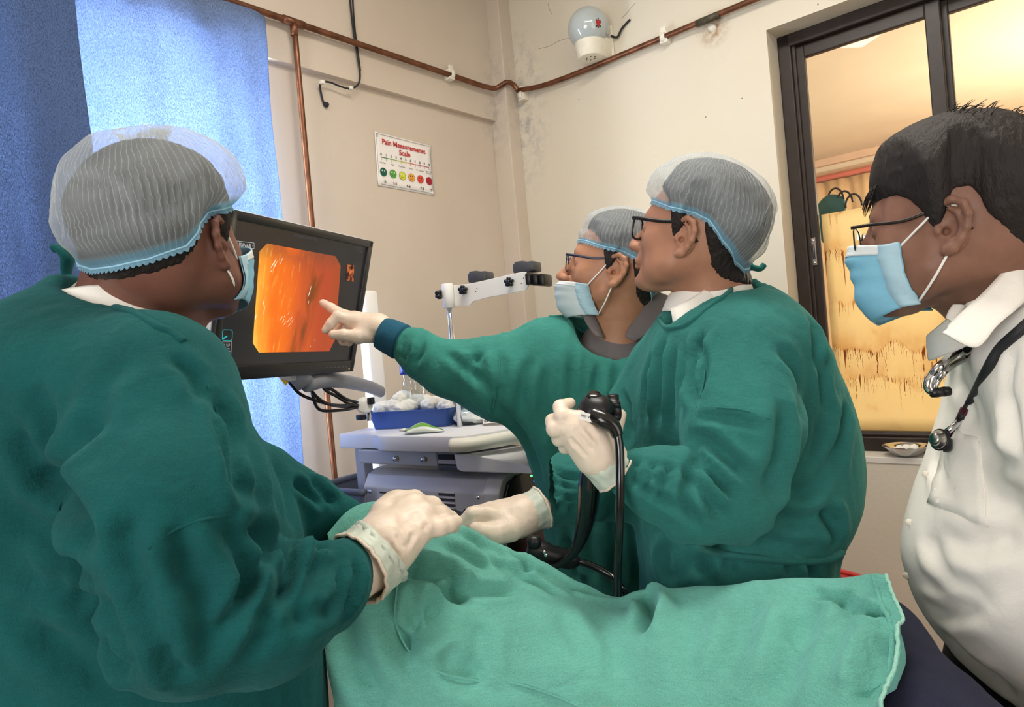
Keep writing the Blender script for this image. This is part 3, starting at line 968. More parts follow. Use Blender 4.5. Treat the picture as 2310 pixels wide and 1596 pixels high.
# ================================================================== BLUE CURTAINS
def curtain_mat(name, rgb, thin=0.5):
    m, nt, out = _nt(name)
    d = N(nt, 'ShaderNodeBsdfDiffuse'); tr = N(nt, 'ShaderNodeBsdfTranslucent')
    tp = N(nt, 'ShaderNodeBsdfTransparent'); tp.inputs[0].default_value = (0.9, 0.95, 1, 1)
    mx = N(nt, 'ShaderNodeMixShader'); mx.inputs[0].default_value = thin
    m2 = N(nt, 'ShaderNodeMixShader')
    nt.links.new(d.outputs[0], mx.inputs[1]); nt.links.new(tr.outputs[0], mx.inputs[2])
    nt.links.new(mx.outputs[0], m2.inputs[1]); nt.links.new(tp.outputs[0], m2.inputs[2]); nt.links.new(m2.outputs[0], out.inputs[0])
    tc = N(nt, 'ShaderNodeTexCoord')
    mp = N(nt, 'ShaderNodeMapping'); mp.inputs['Scale'].default_value = (520, 520, 220)
    n1 = N(nt, 'ShaderNodeTexNoise'); n1.inputs['Scale'].default_value = 1.0; n1.inputs['Detail'].default_value = 3
    n2 = N(nt, 'ShaderNodeTexNoise'); n2.inputs['Scale'].default_value = 5.0; n2.inputs['Detail'].default_value = 5
    nt.links.new(tc.outputs['Object'], mp.inputs['Vector']); nt.links.new(mp.outputs[0], n1.inputs['Vector']); nt.links.new(tc.outputs['Object'], n2.inputs['Vector'])
    cr = N(nt, 'ShaderNodeMix', data_type='RGBA'); q = np.array(lin(rgb)); A = q * .6; B = q * 1.35; A[3] = B[3] = 1
    cr.inputs['A'].default_value = tuple(np.clip(A, 0, 1)); cr.inputs['B'].default_value = tuple(np.clip(B, 0, 1))
    mr = N(nt, 'ShaderNodeMapRange'); mr.inputs['From Min'].default_value = .32; mr.inputs['From Max'].default_value = .68
    nt.links.new(n1.outputs['Fac'], mr.inputs['Value']); nt.links.new(mr.outputs[0], cr.inputs['Factor'])
    nt.links.new(cr.outputs['Result'], d.inputs[0]); nt.links.new(cr.outputs['Result'], tr.inputs[0])
    # open weave: pinholes let raw daylight through
    r2 = N(nt, 'ShaderNodeMapRange'); r2.inputs['From Min'].default_value = .50; r2.inputs['From Max'].default_value = .74; r2.inputs['To Max'].default_value = .26
    nt.links.new(n1.outputs['Fac'], r2.inputs['Value'])
    r3 = N(nt, 'ShaderNodeMapRange'); r3.inputs['From Min'].default_value = .35; r3.inputs['From Max'].default_value = .6
    nt.links.new(n2.outputs['Fac'], r3.inputs['Value'])
    mu = N(nt, 'ShaderNodeMath', operation='MULTIPLY'); nt.links.new(r2.outputs[0], mu.inputs[0]); nt.links.new(r3.outputs[0], mu.inputs[1])
    nt.links.new(mu.outputs[0], m2.inputs[0])
    return m
M_CURT = curtain_mat('blue_curtain_cloth', (140, 160, 196), .55)
M_CURT2 = curtain_mat('dark_blue_curtain_cloth', (88, 108, 146), .30)
def curtain(name, s_top, s_bot, ztop_fn, zbot, t0, amp, freq, material, ns=150, nz=60):
    rows = []
    for j in range(nz + 1):
        v = j / nz; row = []
        for i in range(ns + 1):
            u_ = i / ns
            s_ = s_top(u_) * (1 - v) + s_bot(u_) * v + .012 * math.sin(v * 7 + u_ * 3) * v
            z_ = ztop_fn(u_) * (1 - v) + zbot * v
            a_ = amp * (.45 + .55 * min(1, v * 3))
            t_ = t0 + a_ * math.sin(s_ * freq + 1.3 * math.sin(s_ * 3.1) + .5 * v) + .4 * a_ * math.sin(s_ * freq * 2.3 + 2 * v) + .006 * math.sin(v * 23 + s_ * 11)
            row.append(LW(s_, z_, t_))
        rows.append(row)
    # top hem wraps back over the rod
    return grid(np.array(rows)[:, ::-1], .0015)
ctop = hitL(600, 42, .075)[2]
zt1 = lambda u_: ctop + .012 * math.sin(u_ * 9)
sR = (CORNER - hitL(632, 300, .075)) @ uL
cu1 = mk('curtain', curtain('curtain', lambda u_: sR + .02 - .07 * (1 - u_) * 0 + u_ * .72, lambda u_: sR + .055 + u_ * .66, zt1, .42, .075, .016, 26, M_CURT), M_CURT)
tag(cu1, 'sheer blue curtain glowing with daylight beside the copper pipe', 'curtain', 'blue window curtains')
cu2 = mk('curtain', curtain('curtain', lambda u_: sR + .60 + u_ * 1.05, lambda u_: sR + .55 + u_ * 1.10, lambda u_: ctop + .03 + .012 * math.sin(u_ * 11), .42, .135, .020, 19, M_CURT2), M_CURT2)
tag(cu2, 'darker blue curtain at the far left edge of the photograph', 'curtain', 'blue window curtains')

# ================================================================== COPPER PIPE, CABLE, POSTER, WALL LAMP
pz = 2.543; pr = .011
pipe = empty('copper_pipe', LW(1.0, 0.5, .03))
run = [LW(3.2, pz, .06), LW(1.2, pz, .06), LW(.18, pz - .004, .058), LW(.115, pz - .002, .072), LW(.09, pz + .016, .116), LW(.055, pz + .012, .126), LW(.036, pz - .016, .136)]
cpt = np.concatenate([catmull(run[:3], 6)[:-1], catmull(run[2:], 5)])
mk('pipe_run', tube(cpt, pr, 12), M_COPPER, pipe)
rr = [RW(.02, 2.50, .035), RW(.3, 2.503, .03), RW(1.2, 2.513, .03), RW(3.4, 2.53, .03)]
piper = empty('copper_pipe', RW(1.5, 2.45, .015))
mk('pipe_run', tube(catmull([RW(.034, 2.527, .036)] + rr[1:], 5), pr, 12), M_COPPER, piper)
ds = (CORNER - hitL(685, 300, .06)) @ uL
mk('pipe_drop', tube(catmull([LW(ds - .002, pz, .06), LW(ds, 2.0, .06), LW(ds + .003, 1.3, .06), LW(ds + .003, .45, .06)], 6), pr * .92, 12), M_COPPER, pipe)
mk('tee_joint', join(tube([LW(ds + .04, pz, .06), LW(ds - .04, pz, .06)], pr * 1.25, 12), tube([LW(ds, pz, .06), LW(ds, pz - .045, .06)], pr * 1.2, 12)), M_COPPER, pipe)
js = inR(1600, 45, .03)[0]
mk('coupling', tube([RW(js - .05, 2.508, .03), RW(js + .04, 2.5085, .03)], pr * 1.22, 12), mat('oxidised_copper', (84, 76, 64), .6, metal=.5, var=.3, scale=60), piper)
M_CLIP = mat('cream_clip', (226, 220, 206), .5, var=.05)
def clip(base, along, out, up):
    return fixn(join(box(base + out * .0185, (.016, .018, .022), (along, out, up), .003), box(base + out * .03 + up * .028, (.012, .004, .012), (along, out, up), .002),
                     tube([base + out * (.03 + .015 * math.sin(x)) + up * (.016 * math.cos(x)) for x in np.linspace(-.3, math.pi + .3, 9)], .004, 8, flat=(2.6, 1))))
cls = (CORNER - hitL(1012, 188, .04)) @ uL
mk('pipe_clip', clip(LW(cls, pz, .03), -uL, nL, ZUP), M_CLIP, pipe, auto=40)
cs2 = inR(1500, 88, .02)[0]
mk('pipe_clip', clip(RW(cs2, 2.507, .0), uR, nR, ZUP), M_CLIP, piper, auto=40)
mk('pipe_clip', clip(RW(.05, 2.503, .0), uR, nR, ZUP), M_CLIP, piper, auto=40)
tag(pipe, 'aged copper pipe on the left wall with a drop beside the curtain', 'pipe', 'copper pipes')
tag(piper, 'aged copper pipe on the right wall below the globe lamp', 'pipe', 'copper pipes')
# broken plaster plug under the pipe
ps_, pz_ = inR(1607, 63, 0)
plug = mk('wall_plug', lathe([(0, .012), (.012, .012), (.014, .0), (.02, -.001)], RW(ps_, pz_, 0), nR, 14), M_CLIP)
tag(plug, 'white plastic wall plug in a rust-stained hole under the pipe', 'wall plug')

cab = empty('wall_cable', LW(.9, 2.3, .03))
kp = [hitL(788, -60, .035), hitL(790, 0, .035), hitL(796, 60, .04), hitL(805, 118, .045), hitL(812, 165, .04), hitL(808, 190, .036), hitL(790, 200, .034), hitL(765, 194, .03), hitL(745, 186, .03), hitL(726, 185, .03), hitL(722, 196, .012), hitL(727, 222, .008), hitL(733, 238, .006)]
mk('cable', tube(catmull(kp, 6), .0035, 8), M_RUBBER, cab)
kp2 = [hitL(794, -60, .033), hitL(796, 0, .033), hitL(800, 60, .036), hitL(808, 120, .04), hitL(813, 160, .036)]
mk('cable', tube(catmull(kp2, 6), .003, 8), M_RUBBER, cab)
mk('cable_end', lathe([(.0, 0), (.008, .001), (.010, .01), (.006, .018), (0, .02)], hitL(733, 238, 0), nL, 12), M_RUBBER, cab)
for q in ((791, 199), (727, 186)):
    mk('cable_clip', fixn(box(hitL(q[0], q[1], .034), (.008, .008, .006), (-uL, nL, ZUP), .002)), M_CLIP, cab)
tag(cab, 'black cable dangling down the left wall behind the pipe', 'cable')

# poster
pc = [hitL(843, 297, .003), hitL(970, 330, .003), hitL(980, 440, .003), hitL(853, 418, .003)]
ex = (pc[1] - pc[0] + pc[2] - pc[3]); pw = np.linalg.norm(ex) / 2; ex /= np.linalg.norm(ex)
ey = np.cross(nL, ex); ph = .21
pcen = sum(pc) / 4
porg = pcen - ex * pw / 2 - ey * ph / 2
poster = empty('poster', porg)
def pp(u_, v_, l=.0): return porg + ex * (u_ * pw) + ey * (v_ * ph) + nL * l
Pg = np.array([[pp(i / 12, j / 8, .004 * (max(0, abs(i / 6 - 1) - .75) * 4) ** 2 * (1 if j in (0, 8) else .5)) for i in range(13)] for j in range(9)])
mk('paper', grid(Pg, .0004), M_PAPER, poster)
def strip(a, b, w, m, nm='printed_line'):
    a = np.asarray(a); b = np.asarray(b); d = (b - a) / np.linalg.norm(b - a); q = np.cross(nL, d)
    return mk(nm, ([a - q * w / 2, b - q * w / 2, b + q * w / 2, a + q * w / 2], [(0, 1, 2, 3)]), m, poster, smooth=False)
M_GREYINK = mat('grey_ink', (96, 92, 96), .7, var=0)
for a_, b_ in (((.025, .97), (.985, .97)), ((.985, .97), (.985, .035)), ((.985, .035), (.025, .035)), ((.025, .035), (.025, .97))):
    strip(pp(*a_, .0022), pp(*b_, .0022), .0012, M_GREYINK, 'printed_border')
text_part('Pain Measuremenet', pp(.5, .80, .002), ex, ey, .029, M_REDINK, poster, 'title_text', .0006, 'CENTER', sx=.98)
text_part('Scale', pp(.5, .665, .002), ex, ey, .029, M_REDINK, poster, 'title_text', .0006, 'CENTER')
cols = [(24, 96, 60), (60, 140, 60), (120, 170, 60), (170, 190, 60), (205, 190, 60), (225, 140, 60), (210, 80, 60), (200, 60, 60), (180, 48, 60), (160, 40, 56), (150, 36, 56)]
cm = [mat('scale_ink', q, .7, var=0) for q in cols]
for k in range(11):
    u_ = .085 + k * .085
    if k < 10: strip(pp(u_, .545, .002), pp(u_ + .086, .545, .002), .0022, cm[k], 'scale_line')
    strip(pp(u_, .545, .002), pp(u_, .49, .002), .0014, cm[k], 'scale_tick')
    text_part(str(k), pp(u_, .575, .002), ex, ey, .014, M_INK, poster, 'scale_number', .0002, 'CENTER')
for k, (tx, num, q) in enumerate((('No Pain', '0', (22, 92, 72)), ('Mild', '1-3', (84, 160, 62)), ('Moderate', '', (206, 208, 50)), ('Severe', '', (232, 160, 60)), ('Very Severe', '7-9', (222, 76, 58)), ('Worst Pain\nPossible', '10', (170, 36, 52)))):
    u_ = .105 + k * .163; v_ = .27
    text_part(tx, pp(u_, .43 if k < 5 else .445, .002), ex, ey, .0085 if k < 5 else .0075, M_INK, poster, 'caption_text', 0, 'CENTER')
    an = np.linspace(0, 2 * math.pi, 24, endpoint=False)
    fm = mat('face_ink', q, .7, var=.03)
    fc = mk('face_icon', ([pp(u_, v_, .0024) + ex * .0165 * math.cos(x) + ey * .0165 * math.sin(x) for x in an], [tuple(range(24))]), fm, poster, smooth=False)
    mk('face_outline', tube([pp(u_, v_, .0026) + ex * .0165 * math.cos(x) + ey * .0165 * math.sin(x) for x in an], .0004, 4, closed=True), M_INK, fc)
    for sg in (-1, 1):
        mk('face_eye', ([pp(u_, v_, .0028) + ex * (sg * .006 + .0026 * math.cos(x)) + ey * (.005 + .0032 * math.sin(x)) for x in an], [tuple(range(24))]), M_PAPER if k < 3 else M_INK, fc, smooth=False)
    cv = (.007, .005, 0, -.003, -.006, -.008)[k]
    mk('face_mouth', tube([pp(u_, v_, .003) + ex * x * .008 + ey * (-.0065 + cv * (x * x - .5)) for x in np.linspace(-1, 1, 9)], .0005, 4), M_INK, fc)
    if num: text_part(num, pp(u_ + .02, .065, .002), ex, ey, .016, M_INK, poster, 'range_number', .0002, 'CENTER')
text_part('4-6', pp(.53, .065, .002), ex, ey, .016, M_INK, poster, 'range_number', .0002, 'CENTER')
tag(poster, 'white paper pain measurement scale poster with six coloured faces', 'poster')

# wall lamp
ls_, lz_ = inR(1330, 66, .085)
lamp = empty('wall_lamp', RW(ls_, lz_ - .16, .06))
lc = RW(ls_, lz_ + .0, .095)
M_OPAL = mat('grey_opal_glass', (176, 184, 184), .12, var=.02, coat=.6)
prof = [(0.0, .083)] + [(.083 * math.sin(x), .083 * math.cos(x)) for x in np.linspace(.12, 2.62, 22)] + [(.045, -.078)]
gl = mk('globe', lathe(prof, lc, ZUP, 36), M_OPAL, lamp)
# base: round collar that runs back to the wall
an = np.linspace(0, math.pi, 17)
def dsec(z, r, back): return [RW(ls_, z, .095) + uR * (r * math.cos(x)) + nR * (r * math.sin(x)) for x in an] + [RW(ls_, z, back) - uR * r, RW(ls_, z, back) + uR * r]
secs = [dsec(lz_ - .045, .058, .004), dsec(lz_ - .062, .06, .002), dsec(lz_ - .115, .052, .002), dsec(lz_ - .120, .048, .002)]
n_ = len(secs[0]); V_ = np.concatenate([np.array(q) for q in secs]); F_ = []
for i in range(3):
    for k in range(n_): F_.append((i * n_ + k, i * n_ + (k + 1) % n_, (i + 1) * n_ + (k + 1) % n_, (i + 1) * n_ + k))
F_ += [tuple(range(n_)), tuple(3 * n_ + k for k in range(n_))]
ba = mk('lamp_base', fixn((V_, F_)), M_CREAMPL, lamp, auto=40)
mk('back_plate', fixn(Rbox(ls_ - .06, ls_ + .06, 0.001, .018, lz_ - .12, lz_ + .02, .006)), M_CREAMPL, lamp)
for k in range(6):
    x = k * math.pi / 3
    mk('vent_hole', lathe([(0, .0008), (.0028, .0008), (.003, 0)], RW(ls_, lz_ - .1205, .095) + uR * .02 * math.cos(x) + nR * .016 * math.sin(x), -ZUP, 8), M_BLACK, ba)
cw = RW(ls_ + .058, lz_ - .03, .02)
mk('cord', tube(catmull([cw, cw + uR * .025 - ZUP * .012 - nR * .006, cw + uR * .045 + ZUP * .012 - nR * .008, cw + uR * .065 + ZUP * .028 - nR * .012, cw + uR * .085 + ZUP * .04 - nR * .016], 5), .0045, 8), M_RUBBER, lamp)
# small printed rose on the globe
M_ROSE = mat('rose_red', (176, 44, 52), .3, var=.2, scale=200); M_LEAF = mat('leaf_green', (48, 70, 50), .3, var=.2)
fdir = P(1350, 52, 1) - _O; oc = lc - _O
t_ = None
b_ = fdir @ oc; a2 = fdir @ fdir; disc = b_ * b_ - a2 * (oc @ oc - .0836 ** 2)
hp = _O + fdir * ((b_ - math.sqrt(max(disc, 0))) / a2); hn = (hp - lc); hn /= np.linalg.norm(hn)
tu = np.cross(ZUP, hn); tu /= np.linalg.norm(tu); tv = np.cross(hn, tu)
def petal(cu_, cv_, r, m, nm):
    an_ = np.linspace(0, 2 * math.pi, 12, endpoint=False)
    pts = [lc + (lambda d_: d_ / np.linalg.norm(d_) * .0842)(hp + tu * (cu_ + r * math.cos(x)) + tv * (cv_ + r * 1.1 * math.sin(x)) - lc) for x in an_]
    return mk(nm, (pts, [tuple(range(12))]), m, gl, smooth=False)
for q in ((0, 0, .009), (.006, .004, .006), (-.006, .004, .006), (0, .009, .005), (0, -.006, .006)): petal(*q, M_ROSE, 'rose_print')
for q in ((.008, -.011, .004), (-.008, -.011, .004), (0, -.015, .003), (.009, .009, .0025), (-.008, .012, .0025), (0, .018, .0025)): petal(*q, M_LEAF, 'leaf_print')
tag(lamp, 'grey glass globe wall lamp with a red rose, above the copper pipe', 'wall lamp')
tubef = empty('added_ceiling_light', RW(1.35, CEIL - .09, 1.35))  # out-of-view fixture added to carry the overhead fill
mk('lamp_housing', fixn(box(RW(1.35, CEIL - .025, 1.35), (.65, .06, .025), (uR, nR, ZUP), .008)), M_WHITEPL, tubef)
for q in (-.03, .03):
    mk('fluorescent_tube', tube([RW(.75, CEIL - .065, 1.35 + q), RW(1.95, CEIL - .065, 1.35 + q)], .013, 10), mat('tube_glass', (250, 248, 240), .3, var=0, emit=(255, 244, 225), estr=6), tubef)
tag(tubef, 'added white twin tube ceiling light above the bed, out of view', 'ceiling light')

# ================================================================== MONITOR
def emis(name, rgb, s=1.0):
    m, nt, out = _nt(name)
    e = N(nt, 'ShaderNodeEmission'); e.inputs[0].default_value = lin(rgb); e.inputs[1].default_value = s
    nt.links.new(e.outputs[0], out.inputs[0]); return m
mTL, mTR, mBR, mBL = P(506, 468, 1.316), P(832, 543, 1.767), P(800, 837, 1.824), P(477, 862, 1.373)
mx_ = (mTR - mTL + mBR - mBL); MW = np.linalg.norm(mx_) / 2; mx_ /= np.linalg.norm(mx_)
my_ = (mTL - mBL + mTR - mBR); my_ -= mx_ * (my_ @ mx_); MH = np.linalg.norm(my_) / 2; my_ /= np.linalg.norm(my_)
mz_ = np.cross(mx_, my_)                      # out of the screen
mc = (mTL + mTR + mBR + mBL) / 4
MAX = (mx_, my_, mz_)
M_BEZEL = mat('dark_monitor_bezel', (40, 39, 40), .35, var=.03)
M_HOUSE = mat('silver_monitor_housing', (206, 208, 212), .35, var=.02)
mon = empty('monitor', mc - my_ * MH / 2)
mk('housing', fixn(join(box(mc - mz_ * .026, (MW / 2 + .002, MH / 2 + .002, .020), MAX, .008), box(mc - mz_ * .055, (MW / 2 - .06, MH / 2 - .06, .016), MAX, .012))), M_HOUSE, mon, auto=35)
bz = .018; bb = .030
mk('bezel', fixn(join(box(mc + mx_ * (-MW / 2 + bz / 2), (bz / 2, MH / 2, .006), MAX, .002), box(mc + mx_ * (MW / 2 - bz / 2), (bz / 2, MH / 2, .006), MAX, .002),
    box(mc + my_ * (MH / 2 - bz / 2), (MW / 2, bz / 2, .006), MAX, .002), box(mc - my_ * (MH / 2 - bb / 2), (MW / 2, bb / 2, .006), MAX, .002))), M_BEZEL, mon, auto=35)
def scr(px, py, l=0.0): return hit(px, py, mc + mz_ * l, mz_)
def z2(x, y): return 440 + x * .28822, 440 + y * .28822       # from the enlarged view of the monitor
def sz(x, y, l=.0012): return scr(*z2(x, y), l)
def m_screen():
    m, nt, out = _nt('dark_lit_screen')
    b = N(nt, 'ShaderNodeBsdfPrincipled'); b.inputs['Base Color'].default_value = (.012, .012, .014, 1); b.inputs['Roughness'].default_value = .28
    b.inputs['Emission Color'].default_value = lin((40, 38, 38)); b.inputs['Emission Strength'].default_value = .55
    nt.links.new(b.outputs[0], out.inputs[0]); return m
screen = mk('screen', fixn(box(mc - mz_ * .002, (MW / 2 - .01, MH / 2 - .01, .002), MAX)), m_screen(), mon, smooth=False)
def endo_mat():
    m, nt, out = _nt('orange_endoscope_picture')
    e = N(nt, 'ShaderNodeEmission'); e.inputs[1].default_value = 1.0
    nt.links.new(e.outputs[0], out.inputs[0])
    uv = N(nt, 'ShaderNodeUVMap'); sep = N(nt, 'ShaderNodeSeparateXYZ'); nt.links.new(uv.outputs[0], sep.inputs[0])
    def Mth(op, a, b=None, cc=None):
        n = N(nt, 'ShaderNodeMath', operation=op)
        for i, x in enumerate((a, b, cc)):
            if x is None: continue
            if isinstance(x, (int, float)): n.inputs[i].default_value = x
            else: nt.links.new(x, n.inputs[i])
        return n.outputs[0]
    def noise(sx, sy, sc, det=3, rot=0.0, seed=0):
        mp = N(nt, 'ShaderNodeMapping'); mp.inputs['Scale'].default_value = (sx, sy, 1); mp.inputs['Rotation'].default_value = (0, 0, rot); mp.inputs['Location'].default_value = (seed, seed, 0)
        nt.links.new(uv.outputs[0], mp.inputs[0])
        n = N(nt, 'ShaderNodeTexNoise'); n.inputs['Scale'].default_value = sc; n.inputs['Detail'].default_value = det
        nt.links.new(mp.outputs[0], n.inputs['Vector']); return n.outputs['Fac']
    def ramp(x, lo, hi, a=0.0, b=1.0):
        n = N(nt, 'ShaderNodeMapRange', interpolation_type='SMOOTHSTEP'); n.inputs['From Min'].default_value = lo; n.inputs['From Max'].default_value = hi
        n.inputs['To Min'].default_value = a; n.inputs['To Max'].default_value = b
        nt.links.new(x, n.inputs['Value']); return n.outputs[0]
    U, V = sep.outputs[0], sep.outputs[1]
    # brightness falls from the lower left to the right
    t = Mth('ADD', U, Mth('MULTIPLY', Mth('SUBTRACT', noise(3, 1, 1.6, 4, .5), .5), .55))
    t = Mth('ADD', t, Mth('MULTIPLY', V, .12))
    rp = N(nt, 'ShaderNodeValToRGB'); els = rp.color_ramp.elements
    els[0].position = 0.0; els[0].color = lin((255, 214, 96)); els[1].position = 1.0; els[1].color = lin((176, 84, 52))
    for p_, q in ((.10, (255, 168, 60)), (.28, (250, 122, 40)), (.5, (226, 104, 48)), (.66, (196, 90, 52)), (.8, (190, 84, 54))):
        x = els.new(p_); x.color = lin(q)
    nt.links.new(t, rp.inputs[0])
    # olive-brown furrow down the middle
    cu = Mth('SUBTRACT', U, Mth('ADD', .60, Mth('MULTIPLY', Mth('SUBTRACT', V, .5), .16)))
    fur = Mth('SUBTRACT', 1.0, ramp(Mth('ABSOLUTE', cu), 0.0, .13))
    fur = Mth('MULTIPLY', fur, ramp(noise(6, 1.4, 2.0, 4, -.25, 3.0), .35, .6))
    m1 = N(nt, 'ShaderNodeMix', data_type='RGBA'); m1.inputs['B'].default_value = lin((122, 74, 42))
    nt.links.new(rp.outputs[0], m1.inputs['A']); nt.links.new(Mth('MULTIPLY', fur, .85), m1.inputs['Factor'])
    topd = Mth('MULTIPLY', ramp(V, .78, 1.0), ramp(noise(2, 3, 2.0, 3, 0, 8.0), .3, .6))
    m2 = N(nt, 'ShaderNodeMix', data_type='RGBA'); m2.inputs['B'].default_value = lin((140, 84, 58))
    nt.links.new(m1.outputs['Result'], m2.inputs['A']); nt.links.new(Mth('MULTIPLY', topd, .6), m2.inputs['Factor'])
    st_ = Mth('MULTIPLY', ramp(noise(15, 2.0, 2.2, 3, -.35, 5.0), .56, .70), ramp(U, .65, .1))
    m3 = N(nt, 'ShaderNodeMix', data_type='RGBA'); m3.inputs['B'].default_value = lin((255, 196, 84))
    nt.links.new(m2.outputs['Result'], m3.inputs['A']); nt.links.new(Mth('MULTIPLY', st_, .6), m3.inputs['Factor'])
    nt.links.new(m3.outputs['Result'], e.inputs[0])
    return m
octz = [(565, 380), (1100, 480), (1140, 555), (1098, 1130), (1050, 1225), (500, 1235), (452, 1160), (505, 440)]
ov = [sz(*q) for q in octz]
pic = mk('endoscope_picture', (ov, [tuple(range(8))[::-1]]), endo_mat(), screen, smooth=False)
uvl = pic.data.uv_layers.new(name='UVMap')
l0, l1 = min((v - mc) @ mx_ for v in ov), max((v - mc) @ mx_ for v in ov); k0, k1 = min((v - mc) @ my_ for v in ov), max((v - mc) @ my_ for v in ov)
for lp in pic.data.loops:
    w = np.array(pic.data.vertices[lp.vertex_index].co) + ORG[pic.name]
    uvl.data[lp.index].uv = (((w - mc) @ mx_ - l0) / (l1 - l0), ((w - mc) @ my_ - k0) / (k1 - k0))
pic['label'] = 'orange endoscope picture with cut corners'
M_GLINT = emis('white_glint', (255, 244, 214), 1.1); M_UI = emis('ui_white', (205, 205, 205), .8); M_UIG = emis('ui_grey', (105, 105, 108), .6); M_TEAL = emis('ui_teal', (60, 190, 190), .8)
def glint(x0, y0, x1, y1, w):
    a, b = sz(x0, y0, .0016), sz(x1, y1, .0016); d = (b - a); L_ = np.linalg.norm(d); d /= L_; q = np.cross(mz_, d)
    mk('glint', ([a, a + d * L_ * .5 - q * w, b, a + d * L_ * .5 + q * w], [(0, 1, 2, 3)]), M_GLINT, screen, smooth=False)
for q in ((588, 580, 640, 495, .0012), (608, 590, 648, 510, .0010), (662, 552, 692, 480, .0008), (590, 605, 600, 590, .0008), (530, 885, 545, 795, .0009), (535, 945, 548, 860, .0009), (470, 985, 480, 930, .0011),
          (660, 990, 690, 945, .0008), (680, 1005, 700, 965, .0008), (690, 1025, 715, 985, .0008), (715, 1010, 745, 960, .0008), (725, 1035, 750, 1000, .0008), (740, 990, 765, 950, .0007), (695, 960, 705, 940, .0007), (755, 1000, 770, 970, .0007),
          (725, 940, 740, 910, .0006), (885, 800, 905, 735, .0013), (893, 770, 912, 705, .0009), (882, 860, 892, 825, .0009), (936, 1145, 940, 1125, .0006), (900, 1195, 906, 1180, .0006)):
    glint(*q)
def frame_ui(x0, y0, x1, y1, sl, m, w=.0005, nm='field_outline'):
    pts = [sz(x0, y0), sz(x1, y1 - 0 if False else y0 + sl), sz(x1, y1 + sl), sz(x0, y1)]
    mk(nm, tube(pts, w, 4, closed=True), m, screen)
frame_ui(240, 350, 462, 395, 26, M_UI, .0005, 'name_field')
for y0, y1 in ((448, 480), (525, 555), (610, 638), (690, 712), (775, 790)):
    frame_ui(240, y0, 462, y1, 20 if y0 < 600 else 10, M_UIG, .00028)
def zt(tx, x, y, size, m=M_UI, al='LEFT', nm='screen_text', b=0.0): text_part(tx, sz(x, y), mx_, my_, size, m, screen, nm, b, al)
zt('SUNAR', 338, 400, .0105, nm='name_text', b=.0002)
zt('Exam No.:', 240, 830, .0095); zt('202505200004G', 238, 872, .0085)
zt('DHADING HOSPITAL', 858, 342, .0085, M_UIG, 'CENTER', 'hospital_text')
zt('05/20/2025', 1304, 428, .0065, M_UIG, 'RIGHT', 'date_text'); zt('12:02:54', 1304, 452, .0065, M_UIG, 'RIGHT', 'date_text')
for q in ((450, 402), (445, 480), (434, 630), (434, 644), (428, 713), (422, 792)): zt('.', q[0], q[1], .016, M_UI, 'CENTER', 'arrow_mark')
an8 = [(225, 1056), (284, 1058), (293, 1070), (290, 1130), (282, 1141), (222, 1140), (214, 1130), (216, 1068)]
mk('scope_icon', tube([sz(*q) for q in an8], .0006, 5, closed=True), M_TEAL, screen)
mk('scope_icon', tube([sz(214, 1130), sz(250, 1106)], .0014, 6), M_TEAL, screen)
mk('info_box', tube([sz(210, 1152), sz(287, 1150), sz(282, 1240), sz(206, 1237)], .0003, 4, closed=True), M_UI, screen)
mk('info_icon', tube([sz(226, 1168), sz(224, 1225)], [.0012, .0024, .0018, .0006], 6), M_UI, screen)
mk('info_icon', tube([sz(258 + 12 * math.cos(x), 1174 + 14 * math.sin(x)) for x in np.linspace(0, 6.28, 14, endpoint=False)], .0003, 4, closed=True), M_UI, screen)
zt('2.8', 248, 1180, .004); zt('9.2/9.3', 236, 1210, .004); zt('ED-3490', 232, 1230, .004)
for k, q in enumerate(((205, 1303), (216, 1303), (227, 1303), (205, 1317), (216, 1317), (227, 1317), (205, 1330), (222, 1330))):
    a = sz(*q); mk('status_icon', ([a, a + mx_ * .0025, a + mx_ * .0025 - my_ * .003, a - my_ * .003], [(3, 2, 1, 0)]), emis('icon_red', (200, 60, 60), .8) if k % 2 else M_UI, screen, smooth=False)
th = [sz(1190, 545), sz(1245, 552), sz(1240, 680), sz(1184, 670)]
def thumb_mat():
    m, nt, out = _nt('thumbnail_picture'); e = N(nt, 'ShaderNodeEmission'); nt.links.new(e.outputs[0], out.inputs[0])
    n = N(nt, 'ShaderNodeTexNoise'); n.inputs['Scale'].default_value = 60; tc = N(nt, 'ShaderNodeTexCoord'); nt.links.new(tc.outputs['Object'], n.inputs['Vector'])
    r = N(nt, 'ShaderNodeValToRGB'); r.color_ramp.elements[0].position = .42; r.color_ramp.elements[0].color = lin((62, 44, 38)); r.color_ramp.elements[1].position = .62; r.color_ramp.elements[1].color = lin((224, 120, 70))
    nt.links.new(n.outputs['Fac'], r.inputs[0]); nt.links.new(r.outputs[0], e.inputs[0]); return m
mk('thumbnail', (th, [(3, 2, 1, 0)]), thumb_mat(), screen, smooth=False)
for k in range(4): zt('\u25a1' if False else 'o', 1165 + k * 22, 1290, .006, M_UIG, 'CENTER', 'menu_icon')
zt('1.0', 1195, 1202, .005, M_UIG, 'CENTER')
for k in range(6): mk('button_mark', fixn(box(sz(1034 + k * 30, 1352 - k * 1.5, .0066), (.004, .0005, .0003), MAX)), M_UIG, mon, smooth=False)
mk('power_light', lathe([(0, .001), (.0016, .001), (.0016, 0)], sz(1205, 1364, .006), mz_, 10), emis('amber_led', (255, 220, 120), 1.5), mon)
mk('power_button', tube([sz(1233, 1363, .0066) + mx_ * .0028 * math.cos(x) + my_ * .0028 * math.sin(x) for x in np.linspace(0, 6.28, 14, endpoint=False)], .0004, 5, closed=True), M_UIG, mon)
